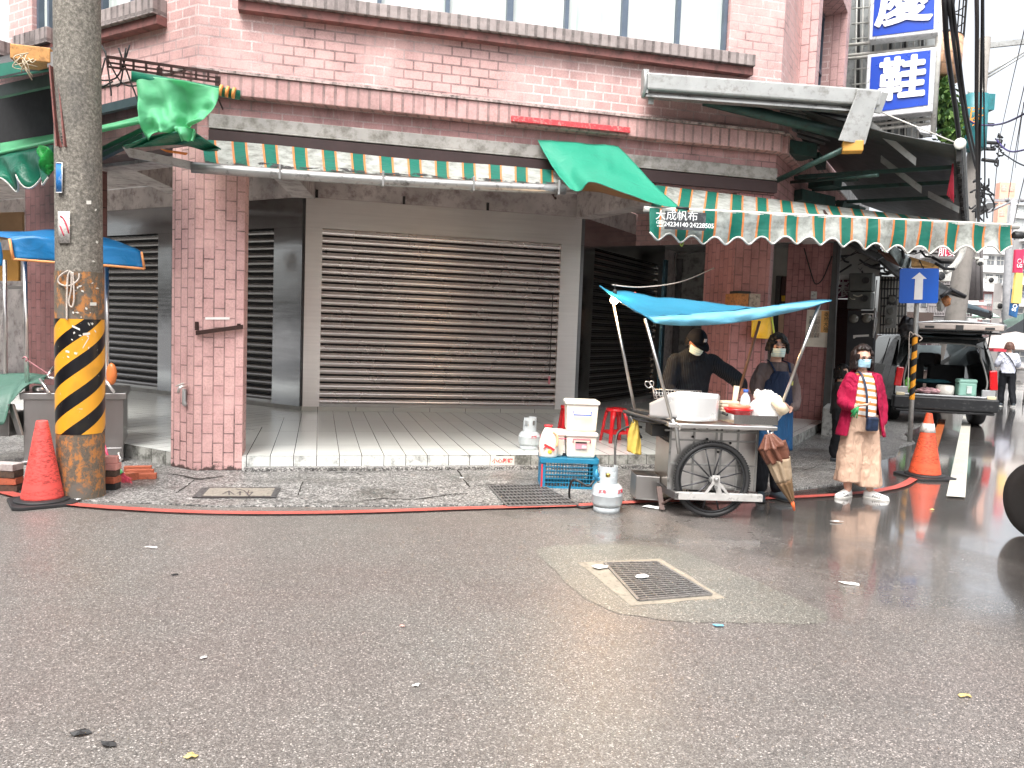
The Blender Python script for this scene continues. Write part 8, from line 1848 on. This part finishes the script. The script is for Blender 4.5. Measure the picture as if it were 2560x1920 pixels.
mb = MB(); mb.slab((-HW+.07, .02, .50), Vector((2*HW-.14, 0, 0)), Vector((0, 3., 0)), Vector((0, 0, .05))); B('load_floor', mb, pbr('dark_carpet', (.03, .03, .032), .9))
mb = MB(); mb.slab((-HW-.02, -.17, .30), Vector((2*HW+.04, 0, 0)), Vector((0, .22, 0)), Vector((0, 0, .24))); mb.slab((-HW+.02, -.13, .24), Vector((2*HW-.04, 0, 0)), Vector((0, .2, 0)), Vector((0, 0, .06))); B('rear_bumper', mb, bump_m, bevel=.03)
mb = MB(); mb.slab((-HW+.10, -.10, .545), Vector((2*HW-.2, 0, 0)), Vector((0, .14, 0)), Vector((0, 0, .03))); mb.box((-HW+.13, -.03, .63), (.22, .05, .14)); mb.box((HW-.13, -.03, .63), (.22, .05, .14)); B('sill', mb, silver, bevel=.008)
seal = [(-.66, .60), (-.70, .85), (-.60, 1.28), (-.50, 1.50), (.50, 1.50), (.60, 1.28), (.70, .85), (.66, .60)]
mb = MB(); mb.tube(catmull([(x, -.02+max(0, z-.95)*.42, z) for x, z in seal], 4), .016, 6); B('opening_seal', mb, pbr('grey_rubber_seal', (.20, .20, .19), .5))
mb = MB()
for sx in (-1, 1): mb.extrude([Vector((sx*.66, 0, .56)), Vector((sx*.72, 0, .9)), Vector((sx*.62, .14, 1.30)), Vector((sx*.52, .25, 1.52)), Vector((sx*.72, .30, 1.60)), Vector((sx*.80, .1, 1.0)), Vector((sx*.82, 0, .56))], Vector((0, .05, 0)))
mb.extrude([Vector((-.55, .24, 1.51)), Vector((.55, .24, 1.51)), Vector((.60, .33, 1.62)), Vector((-.60, .33, 1.62))], Vector((0, .05, 0))); B('rear_frame', mb, carp)
# tailgate raised
hg = Vector((0, .42, 1.70)); dg = Vector((0, -math.cos(rad(7)), math.sin(rad(7)))); 
def tg(u, v, e=0.): return Vector((u*(HW-.10-.08*v**2*0), hg.y+dg.y*v*1.02, hg.z+dg.z*v*1.02+.10*math.sin(v*2.4)*.6+e))
mb = MB(); mb.grid(lambda u, v: tg(2*u-1, v, .05-.05*(2*u-1)**2), 14, 10); B('tailgate', mb, pbr('pale_grey_paint', (.40, .42, .44), .2, .3, coat=.6), solid=.03)
mb = MB(); mb.grid(lambda u, v: tg((2*u-1)*.86, .06+v*.55, -.035), 8, 6); B('tailgate_glass', mb, glsc, solid=.01)
mb = MB(); mb.slab(tg(-.93, 1.0, -.10)-Vector((0, .06, .0)), Vector((2*.93*(HW-.10), 0, 0)), Vector((0, .30, .02)), Vector((0, 0, .11))); tr = B('tailgate_trim', mb, pbr('beige_trim', (.36, .31, .28), .6), bevel=.02)
mb = MB(); c = tg(0, 1.0, -.06)-Vector((0, .06, 0)); mb.box(c, (.12, .03, .09)); mb.box(c+Vector((-.48, 0, 0)), (.15, .02, .035)); mb.box(c+Vector((.48, 0, 0)), (.15, .02, .035)); mb.build('latch', black_paint, tr, local=True)
mb = MB(); mb.grid(lambda u, v: tg((2*u-1)*.92, .62+v*.33, -.10-.05*v), 6, 3); B('tailgate_lining', mb, black_paint, solid=.02)
mb = MB(); mb.tube([(-.74, .25, 1.40), tg(-.9, .45, -.04)], .012, 6); B('gas_strut', mb, blk); mb = MB(); mb.tube([(.74, .25, 1.40), tg(.9, .45, -.04)], .012, 6); B('gas_strut', mb, blk)
# interior: seats, headrests
seatm = pbr('dark_seat_cloth', (.025, .026, .028), .9); taupe = pbr('taupe_seat', (.13, .11, .10), .9)
mb = MB(); mb.box((-.36, 1.35, .88), (.62, .16, .62)); mb.box((.36, 1.35, .85), (.66, .16, .50)); B('seat_back', mb, seatm, bevel=.04)
mb = MB(); mb.box((-.02, 1.3, 1.20), (.30, .10, .26)); B('headrest', mb, seatm, bevel=.05); mb = MB(); mb.box((.28, 2.1, 1.16), (.34, .12, .30)); B('headrest', mb, taupe, bevel=.06)
mb = MB(); mb.box((0, 2.95, 1.2), (1.3, .02, .55)); B('windscreen', mb, pbr('pale_windscreen', (.30, .36, .38), .1)); 
cw_ = world_loc(t)
def incar(name, label, cat, mb, mat, p, rz=0, bevel=0, par=None):
    q = cw_ @ Vector(p); o = mb.build(name, mat, None, bevel=bevel); o.location = q; o.rotation_euler = (0, 0, th_+rz); tag(o, label, cat); return o
tc = thing('cool_box', 'mint green cool box with a rounded lid in the open car boot', 'cool box', cw_ @ Vector((.42, .22, .555)), th_+.05)
mint = pbr('mint_plastic', (.30, .55, .46), .35, var=.06); MB().box((0, 0, .14), (.34, .26, .28)).build('tub', mint, tc, local=True, bevel=.03); MB().box((0, 0, .31), (.36, .28, .09)).build('lid', mint, tc, local=True, bevel=.04); MB().box((.02, -.145, .14), (.10, .02, .16)).build('latch', pbr('pale_mint', (.6, .72, .66), .4), tc, local=True, bevel=.01)
incar('grey_tub', 'pale grey rounded tub left of the mint cool box in the car boot', 'tub', MB().lathe([(.15, 0), (.17, .02), (.17, .18), (.14, .21), (0, .215)], n=20), pbr('milky_plastic', (.80, .77, .70), .35), (.08, .25, .555))
o = blob('green_bag', (0, 0, 0), .12, .10, .16, pbr('lime_bag', (.16, .45, .08), .4, scale=14, var=.6), 3, .35, 3, 'lime green bag at the left side of the car boot', 'bag'); o.location = cw_ @ Vector((-.56, .2, .70))
o = blob('pink_bundle', (0, 0, 0), .26, .16, .07, pbr('pink_black_cloth', (.55, .32, .34), .6, scale=9, var=.8), 5, .3, 3, 'pink and black bundle lying in the middle of the car boot', 'bundle'); o.location = cw_ @ Vector((-.2, .2, .62))
o = blob('teal_cloth', (0, 0, 0), .40, .2, .05, pbr('teal_cloth', (.01, .08, .10), .7), 7, .3, 3, 'dark teal folded cloth spread across the back of the car boot', 'cloth'); o.location = cw_ @ Vector((-.05, .7, .78))

# second dark car partly hidden, and the car cut off by the right edge
def hatch(label, loc, rz, paint, name='parked_car', sc=1., steer=0.):
    t = thing(name, label, 'car', loc, rz, None, sc); Bb = lambda n_, mb, mat, par=t, **k: mb.build(n_, mat, par, local=True, **k)
    body = [(-2.0, .35), (-2.02, .70), (-1.85, .92), (-1.0, .98), (1.3, .98), (1.95, .85), (2.02, .55), (2.0, .35)]
    rings = []
    for sx, dz in ((-.84, 0), (-.86, .0), (.86, 0), (.84, 0)): rings.append([Vector((sx, y*(1 if abs(sx) > .85 else .98), z)) for y, z in body])
    mb = MB(); mb.loft(rings); o = Bb('body', mb, paint, bevel=.05)
    cab = [(-1.75, .92), (-1.35, 1.34), (-1.0, 1.44), (.2, 1.46), (.55, 1.36), (1.15, .96)]
    mb = MB(); mb.loft([[Vector((s_*w_, y, z)) for y, z in cab] for s_, w_ in ((-1, .80), (-1, .68), (1, .68), (1, .80))] if False else [[Vector((x*(1-(z-.92)*.28), y, z)) for y, z in cab] for x in (-.80, .80)]); mb.smooth = False; Bb('cabin', mb, glsc, bevel=.03)
    mb = MB(); mb.box((0, -.42, 1.465), (1.22, 1.35, .03)); 
    for sx in (-1, 1):
        for y0, y1, z0, z1 in ((-1.38, -1.78, 1.34, .95), (-.35, -.35, 1.45, .96), (.5, 1.15, 1.37, .96)): mb.tube([(sx*.72, y0, z0), (sx*.82, y1, z1)], .03, 6)
    Bb('roof', mb, paint, bevel=.01)
    for sx in (-1, 1):
        for yy in (-1.25, 1.3):
            M_ = Matrix.Rotation(rad(90), 3, 'Y'); mb = MB(); mb.lathe([(.19, -.10), (.30, -.105), (.325, -.07), (.325, .07), (.30, .105), (.19, .10)], (0, 0, 0), 36, M=M_); w_ = Bb('wheel', mb, rubber); w_.location = (sx*.78, yy, .325); w_.rotation_euler = (0, 0, steer if yy > 0 else 0); mb = MB(); mb.lathe([(.0, -.06), (.19, -.07), (.2, .09), (.0, .07)], (0, 0, 0), 24, M=M_); Bb('rim', mb, silver, w_)
            mb = MB(); mb.lathe([(.36, -.02), (.375, -.02), (.375, .06), (.36, .06), (.36, -.02)], (sx*.82, yy, .34), 36, M=M_); Bb('wheel_arch', mb, black_paint)
        mb = MB(); mb.box((sx*.62, 1.97, .68), (.34, .12, .14)); Bb('headlight', mb, pbr('clear_lens', (.6, .62, .62), .1, coat=.8), bevel=.03); mb = MB(); mb.box((sx*.66, -2.0, .75), (.26, .08, .18)); Bb('tail_light', mb, pbr('red_lens', (.55, .008, .012), .12), bevel=.02)
    return t
wq_ = P(2600, 1238, 6.75); hr = -rad(30.2); Rm = Matrix.Rotation(hr, 3, 'Z'); cl_ = Vector((wq_.x, wq_.y, 0)) - Rm @ Vector((-.78, 1.3, 0))
hatch('pale grey car cut off by the right edge, only its front tyre in view', (cl_.x, cl_.y, 0), hr, pbr('pale_grey_car_paint', (.55, .56, .55), .2, .2, coat=.8), 'parked_car', steer=rad(38))

# ---------------------------------------------------------------- shopper with a trolley, and the person crouching behind
sg_ = G(2512, 1016); Sp = person('shopper walking away with a trolley, in a black and white patterned shirt and dark trousers', (sg_.x, sg_.y, 0), rad(180-18), 1.10)
hc = (0, -.02, 1.49); MH = Matrix.Rotation(0, 3, 'Z')
sl_ = [[(-.09, 0, .86), (-.11, .04, .48), (-.13, .12, .22), (-.14, .16, .12)], [(.09, 0, .86), (.09, -.06, .48), (.09, -.05, .2), (.09, -.05, .09)]]
build_body(Sp, hc, (0, 0), [dict(p=[(-.17, 0, 1.30), (-.23, -.03, 1.08), (-.22, -.22, 1.0), (-.20, -.28, 1.0)], d=(0, -1, 0), n=(0, 0, -1)), dict(p=[(.17, 0, 1.30), (.23, -.03, 1.08), (.22, -.22, 1.0), (.20, -.28, 1.0)], d=(0, -1, 0), n=(0, 0, -1), left=True)], sl_, skin)
garment('hair', Sp, pbr('reddish_brown_hair', (.10, .045, .03), .5, scale=30), lambda mb: hairf(mb, hc, MH, 1.03, .05), .010, 3)
pat = NB('patterned_shirt'); v_ = pat.node('TexVoronoi', distance='MANHATTAN'); v_.inputs['Scale'].default_value = 8; pat.link(pat.tc.outputs['Object'], v_.inputs['Vector']); pat.set(color=pat.ramp(v_.outputs['Distance'], [(.30, (.62, .65, .72)), (.42, (.62, .65, .72)), (.5, (.05, .06, .10)), (.6, (.5, .52, .6))]), rough=.8)
garment('shirt', Sp, pat.m, lambda mb: [torso(mb, [(0, 0, 1.36, .07, .065), (0, 0, 1.32, .14, .09), (0, 0, 1.18, .175, .13), (0, 0, 1.0, .165, .13), (0, 0, .84, .19, .14)]), limb(mb, [(-.15, 0, 1.29), (-.23, -.03, 1.09), (-.225, -.12, 1.04)], [.07, .068, .062]), limb(mb, [(.15, 0, 1.29), (.23, -.03, 1.09), (.225, -.12, 1.04)], [.07, .068, .062])], .013, 3)
garment('trousers', Sp, dkt, lambda mb: [limb(mb, [l[0], l[1], l[2], (l[3][0], l[3][1], .12)], [.105, .085, .075, .07]) for l in sl_] and torso(mb, [(0, 0, .93, .15, .11), (0, 0, .84, .165, .12), (0, 0, .76, .15, .11)]), .015, 3)
shoe(Sp, (-.14, .16, .03), 0, shg, bind); shoe(Sp, (.09, -.05, 0), 0, shg, bind)
mb = MB(); mb.tube(catmull([(.12, .05, 1.36), (0, .15, 1.22), (-.15, .12, .95), (-.17, .05, .86)], 5), .012, 5); mb.build('bag_strap', black_paint, Sp, local=True)
tq = G(2548, 1010); tt = thing('shopping_trolley', 'wire shopping trolley full of bags pushed by the walking shopper', 'trolley', (tq.x+.1, tq.y+.3, 0), rad(-20)); mb = MB()
for z in np.linspace(.38, .85, 7): mb.tube([(-.28, -.3, z), (.28, -.3, z), (.28, .4, z), (-.28, .4, z), (-.28, -.3, z)], .007, 4, smooth=False)
for x, y in [(a, -.3) for a in np.linspace(-.28, .28, 7)]+[(-.28, b) for b in np.linspace(-.3, .4, 7)]: mb.tube([(x, y, .38), (x, y, .85)], .006, 4)
mb.build('basket', steel, tt, local=True); mb = MB()
for x in (-.26, .26):
    for y in (-.28, .35): mb.tube([(x, y, .38), (x, y, .08)], .012, 5); mb.lathe([(.05, -.015), (.05, .015)], (x, y, .05), 10, M=Matrix.Rotation(rad(90), 3, 'Y'))
mb.tube([(-.26, -.3, .85), (-.26, -.42, 1.0), (.26, -.42, 1.0), (.26, -.3, .85)], .012, 5); mb.build('frame', pbr('dark_cage_iron', (.03, .03, .03), .5), tt, local=True)
o = blob('bag_in_trolley', (0, 0, 0), .25, .30, .24, bagm, 9, .3, 3, 'pale bulging bags piled in the shopping trolley', 'bag'); o.location = (tq.x+.1, tq.y+.3, .80)
cq = P(2098, 1000, 10.6); Cp = person('dark-haired person in black crouched behind the magenta-jacketed woman, mostly hidden', (cq.x, cq.y, .014), rad(60), .80)
hc = (0, -.03, 1.50); MH = Matrix.Identity(3); cl = [[(-.09, 0, .86), (-.10, -.02, .48), (-.10, .03, .2), (-.10, .0, .09)], [(.09, 0, .86), (.10, -.02, .46), (.10, .03, .2), (.10, .0, .09)]]
build_body(Cp, hc, (0, 0), [dict(p=[(-.17, 0, 1.30), (-.22, -.08, 1.08), (-.18, -.26, 1.0), (-.17, -.32, .98)], d=(0, -1, -.2), n=(0, 0, -1)), dict(p=[(.17, 0, 1.30), (.22, -.08, 1.08), (.18, -.26, 1.0), (.17, -.32, .98)], d=(0, -1, -.2), n=(0, 0, -1), left=True)], cl, skin)
garment('hair', Cp, hair_m, lambda mb: hairf(mb, hc, MH, 1.15, .09), .010, 3)
garment('black_top', Cp, pbr('black_cloth', (.012, .012, .014), .8), lambda mb: [torso(mb, [(0, 0, 1.36, .07, .065), (0, 0, 1.32, .14, .09), (0, 0, 1.18, .175, .13), (0, 0, 1.0, .165, .13), (0, 0, .80, .19, .14)]), limb(mb, [(-.15, 0, 1.29), (-.22, -.08, 1.09)], [.07, .06]), limb(mb, [(.15, 0, 1.29), (.22, -.08, 1.09)], [.07, .06])], .014, 3)
garment('trousers', Cp, dkt, lambda mb: [limb(mb, [l[0], l[1], l[2], (l[3][0], l[3][1], .12)], [.105, .085, .075, .07]) for l in cl] and torso(mb, [(0, 0, .93, .15, .11), (0, 0, .84, .165, .12)]), .016, 3)
shoe(Cp, (-.10, 0, 0), 0, shg); shoe(Cp, (.10, 0, 0), 0, shg)

# ---------------------------------------------------------------- unseen houses added around the crossing for the steel and wet road to reflect
def opposite(label, x0, y0, w_, rz, H, mat):
    t = thing('added_street_house', label, 'building', (x0, y0, 0), rz); MB().slab((0, 0, 0), Vector((w_, 0, 0)), Vector((0, -6, 0)), up*H).build('wall', mat, t, local=True)
    for f_ in range(int(H//3)):
        for k in range(int(w_//3)):
            MB().slab((k*3+.6, .02, f_*3+.9), Vector((1.8, 0, 0)), Vector((0, .06, 0)), up*1.5).build('window', glsc, t, local=True)
opposite('added grey rendered house across the crossing behind the viewer, left part', -16, -11, 14, .1, 9.5, pbr('added_opposite_grey', (.60, .58, .55), .8, scale=.8))
opposite('added brown tiled house across the crossing behind the viewer, right part', 1.5, -12, 15, -.1, 8.5, pbr('added_opposite_brown', (.60, .50, .46), .8, scale=.8))
t = thing('added_street_house', 'added tall plain house across the left-hand street, outside the photo', 'building', FL.pt(1, 0, 9)); MB().slab(FL.pt(-1, 0, 8.5), FL.u*16, FL.out*6, up*9.5).build('wall', pbr('added_left_house_wall', (.22, .20, .19), .8, scale=.8), t)  # added out of view to block the sky and darken the left side
for k in range(4):
    for f_ in (1.2, 4.2, 7.0): MB().slab(FL.pt(1+k*3.6, f_, 8.48), FL.u*1.8, FL.out*-.05, up*1.4).build('window', glsc, t)
for o in list(bpy.data.objects):
    if o.type == 'MESH' and not o.data.vertices: bpy.data.objects.remove(o)
